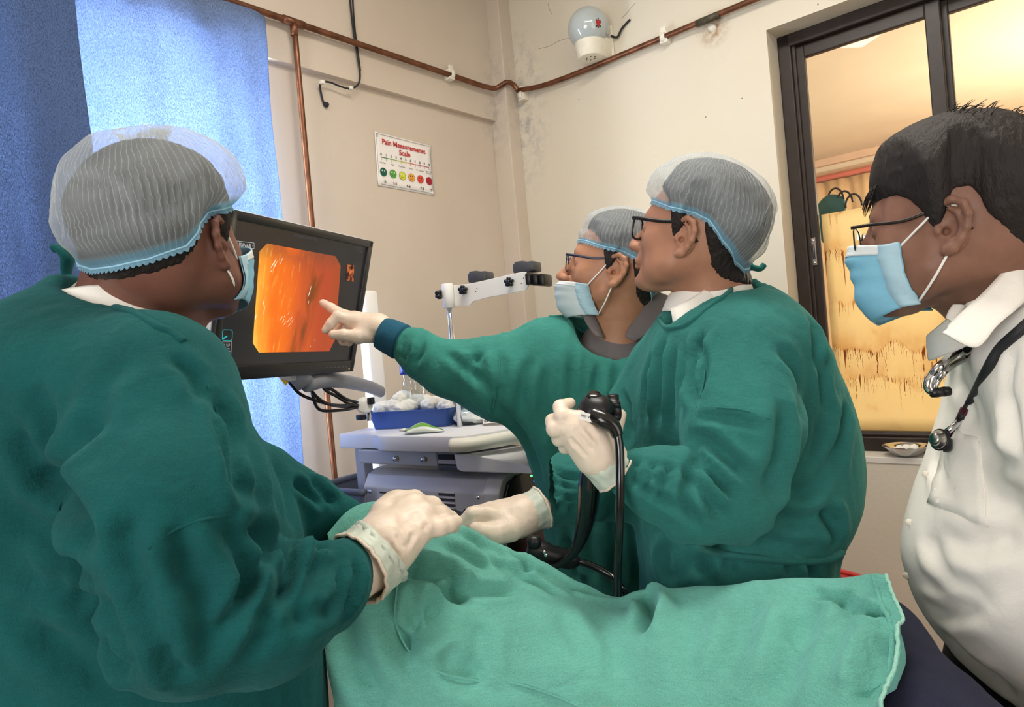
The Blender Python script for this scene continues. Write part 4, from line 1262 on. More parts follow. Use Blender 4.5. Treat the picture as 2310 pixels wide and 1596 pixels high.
mk('mount_bracket', fixn(join(box(mc - my_ * (MH / 2 + .006) + mx_ * .07 - mz_ * .03, (.05, .012, .018), MAX, .004))), M_GREYPL, mon)
tagp = [P(632, 855, 1.62), P(656, 853, 1.63), P(645, 871, 1.62)]
mk('yellow_tag', extrude_poly(tagp, -mz_ * .001), mat('yellow_tape', (214, 176, 40), .5, var=.05), mon, smooth=False)
tag(mon, 'black-screened medical monitor showing an orange endoscope picture', 'monitor')

# ================================================================== ENDOSCOPY CART
CO = np.array([-.541, 2.014, 0.0])
_b = math.radians(-35.4)
a1 = np.array([math.cos(_b), math.sin(_b), 0]); a2 = np.array([-math.sin(_b), math.cos(_b), 0])
AXC = (a1, a2, ZUP)
def C_(x, y, z): return CO + a1 * x + a2 * y + ZUP * z
def Cbox(x0, x1, y0, y1, z0, z1, bev=0.004): return fixn(boxpp((x0, y0, z0), (x1, y1, z1), AXC, bev, CO))
M_TOP = mat('cart_top_plastic', (224, 225, 228), .36, var=.02)
M_CARTGREY = mat('cart_grey_metal', (168, 172, 182), .4, var=.03)
M_PROC = mat('processor_grey_metal', (196, 196, 198), .42, var=.02, bump=.03, bscale=500)
M_NAVYPL = mat('slate_plastic', (82, 88, 104), .42, var=.04)
zt_, zb_ = 1.163, 1.12
cart = empty('endoscopy_cart', C_(.28, .26, 0))
out_ = [(0, .015), (.145, .015), (.165, .008), (.195, -.012), (.22, -.016), (.47, -.012), (.495, 0), (.53, .06), (.555, .16), (.56, .27), (.55, .38), (.52, .48), (.49, .52), (.02, .52), (0, .50)]
mk('worktop', extrude_poly([C_(x, y, zb_) for x, y in out_], ZUP * (zt_ - zb_), .006), M_TOP, cart, auto=30)
mk('front_handle', fixn(tube(catmull([C_(.475, -.03, 1.142), C_(.52, -.01, 1.142), C_(.565, .08, 1.142), C_(.59, .20, 1.142), C_(.59, .34, 1.142), C_(.56, .48, 1.142)], 6), .019, 12, flat=(1.1, .95))), mat('ivory_plastic', (232, 228, 214), .4, var=.03), cart)
for x, y in ((.05, .06), (.05, .46), (.44, .46)):
    mk('frame_post', Cbox(x - .018, x + .018, y - .018, y + .018, .10, zb_), M_CARTGREY, cart, smooth=False)
mk('side_rail', Cbox(.085, .385, .01, .04, 1.078, 1.118), M_CARTGREY, cart, smooth=False)
for x in (.24, .345): mk('rail_knob', lathe([(.0, .012), (.006, .012), (.007, .009), (.007, 0)], C_(x, .01, 1.097), -a2, 12), M_STEEL, cart)
sk = mk('slide_block', Cbox(.388, .455, .008, .05, 1.085, 1.118), M_CARTGREY, cart, smooth=False)
mk('slide_slot', Cbox(.395, .448, .004, .012, 1.098, 1.112, .001), M_BLACK, sk, smooth=False)
mk('slide_runner', Cbox(.388, .47, .008, .05, 1.066, 1.083), M_DKGREY, cart, smooth=False)
kz = [C_(.455, .0, 1.114), C_(.52, .0, 1.114), C_(.66, .0, 1.096), C_(.694, .0, 1.084), C_(.69, .0, 1.072), C_(.475, .0, 1.070), C_(.46, .0, 1.075)]
mk('keyboard_shelf', extrude_poly(kz, a2 * .16, .003), M_TOP, cart, smooth=False)
for z_ in (.745, .28): mk('lower_shelf', Cbox(-.01, .64, .0, .52, z_, z_ + .03, .008), M_CARTGREY, cart, smooth=False)
mk('base', fixn(join(Cbox(-.04, .64, -.03, .10, .085, .13, .015), Cbox(-.04, .64, .42, .55, .085, .13, .015), Cbox(.2, .4, .0, .52, .085, .13, .01))), M_NAVYPL, cart, smooth=False)
for x, y in ((0, 0), (.6, 0), (0, .52), (.6, .52)):
    mk('caster', fixn(join(lathe([(0, -.014), (.04, -.014), (.045, -.008), (.045, .008), (.04, .014), (0, .014)], C_(x, y, .045), a2, 20), box(C_(x, y, .075), (.02, .02, .02), AXC, .004))), M_DKGREY, cart, auto=40)
# dark basin rim behind the processor's back end
tr_ = [C_(-.06, -.01, 0), C_(.03, -.05, 0), C_(.12, -.05, 0)]
rim = catmull([C_(.16, -.045, 1.0), C_(.04, -.045, 1.0), C_(-.045, -.03, 1.0), C_(-.075, .03, 1.0), C_(-.075, .2, 1.0), C_(-.05, .3, 1.0)], 6)
rows = np.array([rim + ZUP * .012, rim + ZUP * .012 + a2 * .0, rim - ZUP * .03, rim - ZUP * .09 + a1 * .02])
mk('cable_tray', join(tube(rim + ZUP * .01, .009, 10), grid(np.array([rim + ZUP * .008, rim - ZUP * .03, rim - ZUP * .09 + a1 * .012 + a2 * .01]), .004)), M_NAVYPL, cart)
colp = P(838, 780, 2.28)
mk('column', fixn(join(box(np.array([colp[0], colp[1], 1.30]), (.024, .03, .30), AXC, .01), box(np.array([colp[0], colp[1], .62]), (.022, .028, .5), AXC, .01))), M_WHITEPL, cart)
arcp = [P(690, 868, 1.66), P(735, 858, 1.74), P(790, 863, 1.92), P(835, 874, 2.1), P(858, 884, 2.22)]
mk('monitor_arm', tube(catmull(arcp, 6), .026, 14, flat=(.65, .75)), M_MIDGREY, cart)
arm2 = [mc - mz_ * .05, mc - mz_ * .10 - my_ * .08, P(690, 868, 1.66) + ZUP * .0]
mk('monitor_arm', tube(catmull(arm2, 6), .024, 12), M_MIDGREY, cart)
dsk = P(822, 915, 1.93)
dax = P(822, 915, 1.0) - _O; dax = -dax / np.linalg.norm(dax) + np.array([.25, 0, .3]); dax /= np.linalg.norm(dax)
mk('swivel_disc', lathe([(0, .006), (.020, .006), (.024, .003), (.024, -.003), (.020, -.006), (0, -.006)], dsk, dax, 24), M_WHITEPL, cart)
mk('swivel_post', tube([P(833, 950, 1.97), P(833, 905, 1.97)], .007, 10), M_STEEL, cart)
mk('connector', fixn(box(P(815, 942, 1.95), (.013, .01, .008), AXC, .003)), M_BLACK, cart)
mk('connector', fixn(box(P(837, 905, 1.93), (.008, .008, .01), AXC, .003)), M_BLACK, cart)
tag(cart, 'white and grey endoscopy cart with worktop, rails and casters', 'cart')
for k, (pa, pm, pb) in enumerate((((652, 862, 1.66), (715, 905, 1.72), (800, 918, 1.9)), ((690, 852, 1.68), (735, 910, 1.74), (802, 912, 1.9)), ((702, 852, 1.7), (722, 925, 1.76), (806, 920, 1.9)), ((712, 850, 1.72), (750, 880, 1.8), (806, 908, 1.9)), ((718, 852, 1.73), (760, 895, 1.82), (808, 915, 1.9)))):
    pth = catmull([P(*pa), P((pa[0] + pm[0]) / 2 - 6, (pa[1] + pm[1]) / 2 + 6, (pa[2] + pm[2]) / 2), P(*pm), P(pm[0] * .45 + pb[0] * .55, pm[1] * .4 + pb[1] * .6 + 4, (pm[2] + pb[2]) / 2), P(*pb)], 6)
    cb = mk('monitor_cable', tube(pth, .0042, 8), M_BLACK)
    tag(cb, ('black cable leaving the monitor by the yellow tag', 'black cable from the monitor, second from the yellow tag', 'black cable from the monitor with the lowest sagging loop', 'black cable from the monitor, uppermost of the bundle', 'black cable from the monitor nearest the grey arm')[k], 'cable', 'monitor cables')

# processor on the cart
px0, px1, py0, py1, pz0, pz1 = .10, .60, .005, .43, .776, 1.058
proc = empty('endoscopy_processor', C_(.26, .2, pz0))
sec = [(py0, pz0), (py1, pz0), (py1, pz1 - .03), (py1 - .03, pz1), (py0 + .06, pz1), (py0 + .02, pz1 - .012), (py0, pz1 - .045)]
body = [C_(px0, y, z) for y, z in sec]
mk('case', extrude_poly(body, a1 * (px1 - px0 - .065), .003), M_PROC, proc, smooth=False)
fsec = [(y + (.004 if y > .2 else -.004), z + (.004 if z > .9 else 0)) for y, z in sec]
mk('front_shell', extrude_poly([C_(px1 - .064, y, z) for y, z in fsec], a1 * .05, .003), M_PROC, proc, smooth=False)
mk('front_panel', extrude_poly([C_(px1 - .0135, y * .96 + .01, pz0 + .015 + (z - pz0) * .92) for y, z in sec], a1 * .01, .002), M_BLACKGLOSS, proc, smooth=False)
for k in range(6):
    mk('vent_slot', Cbox(.385, .440, py0 - .0015, py0 + .004, 1.003 - k * .0135, 1.010 - k * .0135, .001), M_DKGREY, proc, smooth=False)
    mk('vent_louvre', fixn(boxpp((.385, py0 - .003, 1.0105 - k * .0135), (.440, py0 + .002, 1.0135 - k * .0135), AXC, .001, CO)), M_PROC, proc, smooth=False)
mk('slot', Cbox(.165, .225, py0 - .0015, py0 + .004, .998, 1.002, .0005), M_DKGREY, proc, smooth=False)
for x, z in ((.125, 1.0), (.30, 1.002), (.516, 1.004), (.516, .98), (.516, .90)):
    mk('screw', lathe([(0, .004), (.004, .0035), (.0055, .001), (.006, 0)], C_(x, py0, z), -a2, 12), M_CHROME, proc)
for (px, py, q, nm) in ((1199, 1074, (90, 255, 120), 'green_light'), (1206, 1086, (60, 90, 255), 'blue_light'), (1230, 1203, (70, 90, 255), 'blue_light')):
    mk(nm, lathe([(0, .003), (.0025, .002), (.003, 0)], P(px, py, 1.72), -_F, 10), emis(nm, q, 3.0), proc)
tag(proc, 'grey endoscopy processor box with vents and black front panel', 'medical device')
# second dark unit on the shelf below, just visible between the gowns
pr2 = empty('light_source', C_(.3, .2, .311))
mk('case', Cbox(.08, .50, .03, .42, .311, .55, .01), M_DKGREY, pr2, smooth=False)
mk('front_panel', Cbox(.50, .508, .04, .41, .325, .54, .002), M_BLACKGLOSS, pr2, smooth=False)
tag(pr2, 'dark light source unit on the lower shelf of the cart', 'medical device')
# black hook in front of the processor
hk = P(1052, 1150, 1.60)
hook = empty('scope_hook', hk - ZUP * .08)
hx, hy = a1, a2
pts = [(-.03, -.006), (.0, -.014), (.02, -.012), (.022, -.004), (.004, .000), (.0, .006), (.008, .012), (.03, .006), (.042, .0), (.042, -.02), (.02, -.026), (-.01, -.022), (-.03, -.012)]
mk('hook_plate', extrude_poly([hk + hx * x * .9 + hy * y * 1.6 + ZUP * (.004 + y * .2) for x, y in pts], -ZUP * .007, .001), M_DKGREY, hook, smooth=False)
mk('hook_block', fixn(box(hk + hx * .012 - ZUP * .05 + hy * .02, (.024, .02, .05), AXC, .004)), M_BLACK, hook, smooth=False)
mk('hook_arm', tube([hk + hx * .01 - ZUP * .09 + hy * .02, hk + hx * .01 - ZUP * .09 + hy * .12], .01, 10), M_BLACK, hook)
tag(hook, 'black plastic scope hook in front of the processor vents', 'hook')

# scope hanger: chrome pole and white arm with black holders
hd = 1.92
hang = empty('scope_hanger', np.array([*P(1011, 668, hd)[:2], zt_]))
pt = P(1011, 668, hd)
pb = np.array([pt[0], pt[1], zt_])
mk('pole', tube([pb, np.array([pb[0], pb[1], pt[2] + .02])], .0075, 14), M_CHROME, hang)
top = np.array([pb[0], pb[1], P(1012, 668, hd)[2]])
mk('clamp', lathe([(0, .034), (.015, .034), (.0165, .032), (.0165, -.032), (.015, -.034), (0, -.034)], top, ZUP, 20), M_WHITEPL, hang)
kA, kB = P(1026, 668, hd), P(1194, 636, hd - .10)
kx = kB - kA; kx[2] = 0; KL = np.linalg.norm(kx); kx /= KL; ky = np.cross(ZUP, kx)
zA, zB = P(1026, 648, hd)[2] - top[2], P(1180, 615, hd - .1)[2] - top[2]
o_ = np.array([kA[0], kA[1], top[2]])
def zz(px, py, d): return P(px, py, d)[2] - top[2]
pl = [(0, zz(1026, 691, hd)), (.045, zz(1060, 690, hd - .02)), (.058, zz(1070, 680, hd - .03)), (.10, zz(1095, 672, hd - .05)), (KL - .012, zz(1180, 656, hd - .1)), (KL - .002, zz(1190, 646, hd - .1)), (KL, zz(1194, 630, hd - .1)), (KL - .006, zz(1188, 614, hd - .1)), (KL - .02, zz(1180, 613, hd - .1)), (.115, zz(1110, 630, hd - .05)), (.05, zz(1060, 641, hd - .02)), (0, zz(1026, 644, hd))]
mk('hanger_plate', extrude_poly([o_ + kx * x + ZUP * z - ky * .003 for x, z in pl], ky * .005, .001), M_WHITEPL, hang, smooth=False)
for px, py, dd in ((1046, 655, hd - .015), (1150, 637, hd - .08)):
    q = P(px, py, dd - .012)
    kn = mk('knob', lathe([(0, .012), (.006, .012), (.0065, .004), (.004, 0), (.004, -.01)], q, -ky if (-ky @ _F) < 0 else ky, 10), M_BLACK, hang)
    for k in range(5):
        x = k * 2 * math.pi / 5 + .3; e1 = kx; e2 = ZUP
        mk('knob_lobe', tube([q - ky * .001 + e1 * .008 * math.cos(x) + e2 * .008 * math.sin(x) + ky * .003, q + e1 * .008 * math.cos(x) + e2 * .008 * math.sin(x) - ky * .011], .005, 8), M_BLACK, kn)
q = P(990, 665, hd - .01)
kn = mk('knob', tube([P(1000, 666, hd), P(992, 665, hd - .005)], .005, 8), M_STEEL, hang)
for k in range(5):
    x = k * 2 * math.pi / 5
    mk('knob_lobe', tube([q + ky * .008 * math.cos(x) + ZUP * .008 * math.sin(x) - kx * .006, q + ky * .008 * math.cos(x) + ZUP * .008 * math.sin(x) + kx * .006], .005, 8), M_BLACK, kn)
for px, py in ((1076, 651), (1073, 658), (1181, 628), (1176, 640)):
    mk('screw', lathe([(0, .001), (.0015, .001), (.0015, 0)], P(px, py, hd - .045 if px < 1100 else hd - .104), -_F, 8), M_DKGREY, hang)
for (x0, x1, dd) in ((1050, 1097, hd - .02), (1152, 1206, hd - .09)):
    mA, mB = P(x0, 628 if x0 < 1100 else 604, dd), P(x1, 622 if x0 < 1100 else 602, dd)
    wd = np.linalg.norm(mB - mA); mid = (mA + mB) / 2 + ky * .03
    mk('scope_holder', fixn(join(box(mid, (wd / 2, .028, .014), (kx, ky, ZUP), .006), box(mid - kx * wd * .2 + ZUP * .012, (wd * .22, .026, .006), (kx, ky, ZUP), .004))), M_DKGREY, hang, auto=35)
ra, rb_ = P(1195, 630, hd - .1), P(1226, 632, hd - .1)
for k in range(3):
    q = ra + (rb_ - ra) * (k / 2.0)
    mk('holder_finger', fixn(box(q + ky * .015, (.008, .03, .016), (kx, ky, ZUP), .005)), M_BLACK, hang, auto=35)
mk('holder_bar', fixn(box((ra + rb_) / 2 + ky * .02 - ZUP * .002, (.022, .012, .010), (kx, ky, ZUP), .003)), M_BLACK, hang)
tag(hang, 'white scope hanger arm with black knobs on a chrome pole', 'scope hanger')

# ------------------------------------------------------------------ things on the worktop
M_BLUEPL = mat('blue_tray_plastic', (62, 96, 170), .4, var=.04)
tA, tB = hitZ(842, 970, zt_), hitZ(1008, 963, zt_)
tx = tB - tA; tl = np.linalg.norm(tx); tx /= tl; ty = np.cross(ZUP, tx)
tl_, td = tl, .15
def rr2(x0, x1, y0, y1, r, z, n=4):
    pts = []
    for cx_, cy_, a0 in ((x1 - r, y1 - r, 0), (x0 + r, y1 - r, 90), (x0 + r, y0 + r, 180), (x1 - r, y0 + r, 270)):
        for k in range(n + 1):
            x = math.radians(a0 + 90 * k / n); pts.append(tA + tx * (cx_ + r * math.cos(x)) + ty * (cy_ + r * math.sin(x)) + ZUP * z)
    return np.array(pts)
hT = .050
rows = np.array([rr2(.004, tl - .004, .004, td - .004, .012, .003), rr2(0, tl, 0, td, .014, .001), rr2(-.012, tl + .012, -.010, td + .010, .018, hT), rr2(-.022, tl + .022, -.018, td + .018, .02, hT + .002),
                 rr2(-.022, tl + .022, -.018, td + .018, .02, hT - .002), rr2(-.012, tl + .012, -.010, td + .010, .018, hT - .003)])
V_, Q_ = grid(rows[1:4], .002, closed_u=True)
bt = rr2(0, tl, 0, td, .014, .0015)
tray = mk('tray', fixn(join((V_, Q_), (bt, [tuple(range(len(bt)))]))), M_BLUEPL, auto=40)
tag(tray, 'blue plastic tray of gauze on the cart worktop', 'tray')
M_GAUZE = mat('white_gauze', (240, 238, 230), .9, var=.06, scale=40, bump=.6, bscale=260)
gz = [(.035, .04, .055, .055, .028), (.085, .05, .052, .05, .026), (.03, .10, .058, .05, .026), (.10, .105, .066, .06, .024), (.15, .075, .056, .05, .020), (.145, .115, .060, .055, .02), (.06, .075, .082, .045, .022), (tl - .03, .06, .05, .03, .018), (tl - .05, .11, .055, .04, .018)]
for k, (x, y, z, r1, r2) in enumerate(gz):
    fg = Field((-.08, -.06, -.04), (.08, .06, .04), .0035)
    d_ = np.array([math.cos(k * 1.3), math.sin(k * 1.3) * .6, .08 * math.sin(k * 2.1)])
    fg.cone(-d_ * r1 * .5, d_ * r1 * .5, r2 * .8, r2 * .7, .01)
    fg.ell(d_ * r1 * .2 + np.array([0, .01, .006]), (r2 * 1.1, r2 * .9, r2 * .7), .012)
    V_, Q_ = fg.mesh(1)
    Nn = vnormals(V_, Q_); V_ = V_ + Nn * (.0035 * ridged(V_ * 90, k) + .002 * vnoise(V_ * 260, k + 3))[:, None]
    Vw = tA + V_[:, :1] * tx + V_[:, 1:2] * ty + V_[:, 2:3] * ZUP + tx * x + ty * y + ZUP * z
    g = mk('gauze_roll', (Vw, Q_), M_GAUZE)
    tag(g, 'crumpled white gauze roll heaped in the blue tray', 'gauze', 'gauze in the blue tray')
# water bottle behind the tray
bc = np.array([*P(933, 880, 2.12)[:2], zt_]); bs = 2.12 / 1550
M_PET = glass_mat('clear_bottle_plastic', (.90, .94, .96), .14, .05)
bottle = empty('water_bottle', bc)
bh = P(915, 812, 2.12)[2] - zt_
prof = [(.0, .002), (.03, .0), (.0375, .008), (.0375, .03)]
for k in range(7): prof += [(.0375, .03 + .012 * k), (.0355, .036 + .012 * k)]
prof += [(.035, .125), (.029, .14), (.035, .16), (.036, .175), (.033, .185), (.028, .195), (.015, .225), (.0135, .24), (.0135, .25)]
bprof = [(r, h * bh / .20) for r, h in prof]
mk('bottle_body', lathe(bprof, bc, ZUP, 24), M_PET, bottle)
bl = mk('label_band', lathe([(.0372, .155 * bh / .2), (.0376, .165 * bh / .2), (.0372, .188 * bh / .2), (.034, .192 * bh / .2)], bc, ZUP, 24), mat('blue_label', (36, 66, 190), .4, var=.05), bottle)
wp = P(912, 830, 2.08)
text_part('C', wp, _R, _U, .016, M_WHITEPL, bottle, 'label_text', .0006, 'CENTER')
mk('cap', lathe([(0, .27 * bh / .2), (.015, .27 * bh / .2), (.016, .245 * bh / .2), (.016, .24 * bh / .2)], bc, ZUP, 18), mat('blue_cap', (40, 70, 180), .4, var=0), bottle)
tag(bottle, 'clear plastic water bottle with blue label behind the gauze tray', 'bottle')
# gel sachet with a green band
sc_ = hitZ(957, 974, zt_ + .004)
rows = []
for j in range(9):
    v = j / 8 - .5; row = []
    for i in range(15):
        u_ = i / 14 - .5
        h_ = .014 * (1 - (2 * u_) ** 2) * (1 - (2 * v) ** 2) ** .5 + .014 * math.exp(-((u_ + .05) / .28) ** 2) * (.5 + v)
        row.append(sc_ + _R * (u_ * .105) + np.array([-.2, 1, 0]) * (v * .05) + ZUP * (.001 + h_ + .004 * (u_ > .3) * u_ + .1 * u_ * .03))
    rows.append(row)
def band_mat():
    m, nt, out = _nt('sachet_print'); b = N(nt, 'ShaderNodeBsdfPrincipled'); b.inputs['Roughness'].default_value = .25; nt.links.new(b.outputs[0], out.inputs[0])
    uv = N(nt, 'ShaderNodeUVMap'); s = N(nt, 'ShaderNodeSeparateXYZ'); nt.links.new(uv.outputs[0], s.inputs[0])
    r = N(nt, 'ShaderNodeValToRGB'); r.color_ramp.interpolation = 'CONSTANT'; e = r.color_ramp.elements
    e[0].color = lin((222, 228, 220)); e[1].position = .22; e[1].color = lin((104, 166, 58)); x = e.new(.62); x.color = lin((206, 220, 202))
    nt.links.new(s.outputs[1], r.inputs[0]); nt.links.new(r.outputs[0], b.inputs['Base Color']); return m
sach = mk('sachet', grid(np.array(rows), .001), band_mat())
uvl = sach.data.uv_layers.new(name='UVMap'); nv = 9 * 15
for lp in sach.data.loops:
    k = lp.vertex_index % nv; uvl.data[lp.index].uv = ((k % 15) / 14, (k // 15) / 8)
tag(sach, 'green and white gel sachet on the front edge of the worktop', 'sachet')
nz_ = mk('sachet_nozzle', tube([sc_ - _R * .05 + ZUP * .004, sc_ - _R * .068 + ZUP * .003], [.006, .002], 8), M_WHITEPL, sach)
# clear packages and printed label sheet to the right of the tray
sh = [hitZ(1090, 956, zt_ + .002), hitZ(1140, 950, zt_ + .002), hitZ(1136, 936, zt_ + .002), hitZ(1087, 936, zt_ + .002)]
pa, pb_, pc_, pd_ = [P(1090, 957, 1.90), P(1142, 951, 1.86), P(1132, 928, 1.95), P(1086, 926, 1.98)]
lab = empty('label_sheet', (pa + pb_) / 2)
mk('paper', extrude_poly([pa, pb_, pc_, pd_], ZUP * .0006), M_PAPER, lab, smooth=False)
nrm = np.cross(pb_ - pa, pd_ - pa); nrm /= np.linalg.norm(nrm)
if nrm @ _F > 0: nrm = -nrm
for i in range(4):
    for j in range(4):
        for k in range(4):
            u_ = .05 + i * .24 + k * .045; v_ = .08 + j * .235
            q = lambda uu, vv: pa + (pb_ - pa) * uu + (pd_ - pa) * vv + nrm * .0012
            mk('barcode_bar', ([q(u_, v_), q(u_ + .02 + .012 * (k % 2), v_), q(u_ + .02 + .012 * (k % 2), v_ + .16), q(u_, v_ + .16)], [(0, 1, 2, 3)]), M_INK, lab, smooth=False)
tag(lab, 'white sheet of printed barcode labels at the right end of the worktop', 'label sheet')
for k, (px, py, d, q, lb) in enumerate(((1050, 915, 2.02, (186, 214, 226), 'crumpled pale blue plastic wrapper behind the tray'), (1062, 932, 1.96, (214, 220, 222), 'clear plastic syringe pack beside the label sheet'))):
    base = P(px, py, d); fz = Field((-.07, -.05, -.03), (.07, .05, .03), .004)
    fz.ell((0, 0, 0), (.05, .035, .016 - .006 * k), .01); fz.ell((.02, .01, .004), (.03, .02, .014 - .005 * k), .01)
    V_, Q_ = fz.mesh(1); V_ = V_ + vnormals(V_, Q_) * (.005 * ridged(V_ * 45, 4 + k))[:, None]
    Vw = base + V_[:, :1] * _R + V_[:, 1:2] * np.array([0, 1., 0]) + V_[:, 2:3] * ZUP
    dz = zt_ + .001 - Vw[:, 2].min(); Vw[:, 2] += dz
    tag(mk('plastic_wrapper', (Vw, Q_), mat('wrapper_film', q, .2, var=.1, scale=40, coat=.5)), lb, 'wrapper')
syr = P(1040, 938, 1.96); syr[2] = zt_ + .006
sy = empty('syringe', syr - ZUP * .006)
mk('barrel', tube([syr, syr + _R * .07 + np.array([0, .02, 0])], .005, 10), M_PET, sy); mk('plunger', tube([syr - _R * .018, syr], .0055, 10), M_BLACK, sy)
tag(sy, 'small syringe with black tip lying right of the blue tray', 'syringe')
# steel bowl on the sill of the dark window
bw = RW(inR(2048, 1040, -.04)[0], W2Z0 + .002, -.035)
bowl = empty('steel_bowl', bw)
mk('bowl_body', lathe([(0, .002), (.03, .002), (.045, .008), (.058, .026), (.066, .034), (.072, .036), (.066, .031), (.056, .022), (.044, .005), (.0, .000)], bw, ZUP, 36), M_CHROME, bowl)
for k, q in enumerate(((.0, .0), (-.018, .012), (.02, -.01))):
    cbp = bw + uR * q[0] + nR * q[1] + ZUP * .022
    V_, F_ = lathe([(0, -.014)] + [(.014 * math.sin(x), -.014 * math.cos(x)) for x in np.linspace(.3, 2.9, 8)] + [(0, .014)], cbp, ZUP, 14)
    tag(mk('cotton_ball', (V_ + .002 * vnoise(V_ * 150, k)[:, None], F_), M_GAUZE), 'white cotton ball in the steel bowl on the sill', 'cotton ball', 'cotton in the steel bowl')
tag(bowl, 'shallow shiny steel bowl on the sill of the dark window', 'bowl')
# red bin in the corner behind the green gowns
rbp = np.array([*P(1840, 1290, 2.10)[:2], 0])
rb2 = empty('waste_bin', rbp)
mk('bin_body', lathe([(0, .004), (.13, .004), (.14, .02), (.165, .56), (.16, .56), (.135, .02), (0, .012)], rbp, ZUP, 28), mat('red_plastic', (196, 60, 56), .4, var=.05), rb2)
mk('bin_rim', tube([rbp + np.array([.165 * math.cos(x), .165 * math.sin(x), .56]) for x in np.linspace(0, 6.283, 28, endpoint=False)], .008, 8, closed=True), mat('red_plastic_rim', (206, 70, 64), .4, var=.05), rb2)
tag(rb2, 'red plastic waste bin by the wall below the dark window', 'waste bin')

# ================================================================== PEOPLE: SHARED BUILDERS
def skin_mat(name, rgb, rgb2):
    m = mat(name, rgb, .48, var=.1, scale=22, rgb2=rgb2, bump=.12, bscale=420, sss=.08, spec=.4)
    return m
def hair_mat(name, rgb=(38, 32, 30)):
    m, nt, out = _nt(name)
    b = N(nt, 'ShaderNodeBsdfPrincipled'); nt.links.new(b.outputs[0], out.inputs[0])
    b.inputs['Roughness'].default_value = .62; b.inputs['Base Color'].default_value = lin(rgb); b.inputs['Specular IOR Level'].default_value = .3
    tc = N(nt, 'ShaderNodeTexCoord'); mp = N(nt, 'ShaderNodeMapping'); mp.inputs['Scale'].default_value = (260, 260, 60)
    n = N(nt, 'ShaderNodeTexNoise'); n.inputs['Scale'].default_value = 1.5; n.inputs['Detail'].default_value = 4; n.inputs['Distortion'].default_value = .4
    nt.links.new(tc.outputs['Object'], mp.inputs[0]); nt.links.new(mp.outputs[0], n.inputs['Vector'])
    bp = N(nt, 'ShaderNodeBump'); bp.inputs['Strength'].default_value = .6; bp.inputs['Distance'].default_value = .003
    nt.links.new(n.outputs['Fac'], bp.inputs['Height']); nt.links.new(bp.outputs[0], b.inputs['Normal'])
    return m
M_HAIR = hair_mat('black_hair')
M_EYEW = mat('eye_white', (226, 218, 208), .25, var=0); M_IRIS = mat('dark_iris', (40, 24, 16), .15, var=0); M_BROW = mat('eyebrow_hair', (26, 20, 18), .8, var=0)
M_LIP = mat('lip', (142, 84, 74), .45, var=.08)

class Head:
    """local frame: x out of the face, y to the person's left, z up, origin mid-head at eye level"""
    def __init__(s, ear_px, ear_d, side, yaw, pitch=0, roll=0, scale=1.0):
        y, p, r = math.radians(yaw), math.radians(pitch), math.radians(roll)
        Fh = np.array([math.cos(y) * math.cos(p), math.sin(y) * math.cos(p), -math.sin(p)])
        L0 = np.array([-math.sin(y), math.cos(y), 0]); U0 = np.cross(Fh, L0)
        s.F = Fh; s.L = math.cos(r) * L0 + math.sin(r) * U0; s.U = np.cross(s.F, s.L); s.k = scale
        s.o = P(*ear_px, ear_d) - s.R((0.002, side * .076, -.014))
    def R(s, v): v = np.asarray(v, float) * s.k; return v[0] * s.F + v[1] * s.L + v[2] * s.U
    def W(s, v):
        v = np.asarray(v, float).reshape(-1, 3) * s.k
        return s.o + v[:, :1] * s.F + v[:, 1:2] * s.L + v[:, 2:3] * s.U
    def loc(s, w):
        d = (np.asarray(w, float) - s.o) / s.k; return np.array([d @ s.F, d @ s.L, d @ s.U])

def skull(f, jaw=1.0, nose=1.0, neck=None, fat=0.0, neck_r=.056):
    f.ell((-.006, 0, .030), (.098, .0755, .086), .01)
    f.ell((-.03, 0, .005), (.072, .068, .07), .03)
    f.ell((.030, 0, -.010), (.062, .064, .075), .03)                     # mid face
    f.cone((.040, 0, -.03), (.052, 0, -.080), .052, .036 * jaw, .025)    # muzzle
    for s in (-1, 1):
        f.cone((.012, s * .050, -.055), (.062, s * .022, -.096), .018 + fat, .017, .02)     # jaw line
        f.cone((.010, s * .052, -.02), (.012, s * .050, -.058), .018, .018 + fat, .02)
        f.ell((.050, s * .044, -.030), (.026, .020, .022), .02)          # cheekbone
        if fat: f.ell((.035, s * .045, -.065), (.03, .022, .03), .02)
    f.ell((.076, 0, -.101), (.020, .022, .017), .014)                    # chin
    f.cone((.080, -.030, .019), (.080, .030, .019), .012, .012, .012)    # brow
    if neck is not None:
        for i in range(len(neck) - 1):
            f.cone(neck[i][0], neck[i + 1][0], neck[i][1], neck[i + 1][1], .03)

def face_bits(f, nose=1.0, lips=True):
    for s in (-1, 1):
        f.ell((.098, s * .031, -.003), (.017, .018, .0125), .010, 'sub')
    f.cone((.086, 0, .012), (.106 + .006 * nose, 0, -.032), .0095, .0100, .010)
    f.ell((.107 + .008 * nose, 0, -.0385), (.0105, .0105, .0085), .008)
    f.ell((.086, 0, -.056), (.015, .022, .016), .012)
    for s in (-1, 1):
        f.ell((.101 + .003 * nose, s * .0125, -.040), (.0115, .0075, .0080), .006)
        f.ell((.108 + .004 * nose, s * .0065, -.047), (.006, .0035, .004), .003, 'sub')
        f.ell((.079, s * .031, -.001), (.0135, .0145, .0125), .004)      # lids over the eyeball
        f.ell((.0945, s * .031, -.0015), (.006, .0105, .0036), .003, 'sub')
    if lips:
        f.cone((.0935, -.017, -.066), (.0935, .017, -.066), .0050, .0050, .008); f.ell((.0975, 0, -.0645), (.0062, .015, .0058), .006)
        f.ell((.0955, 0, -.0765), (.0062, .014, .0060), .006)
        f.ell((.1055, 0, -.0705), (.008, .020, .0008), .0015, 'sub')
        f.ell((.090, 0, -.088), (.008, .02, .006), .008, 'sub')

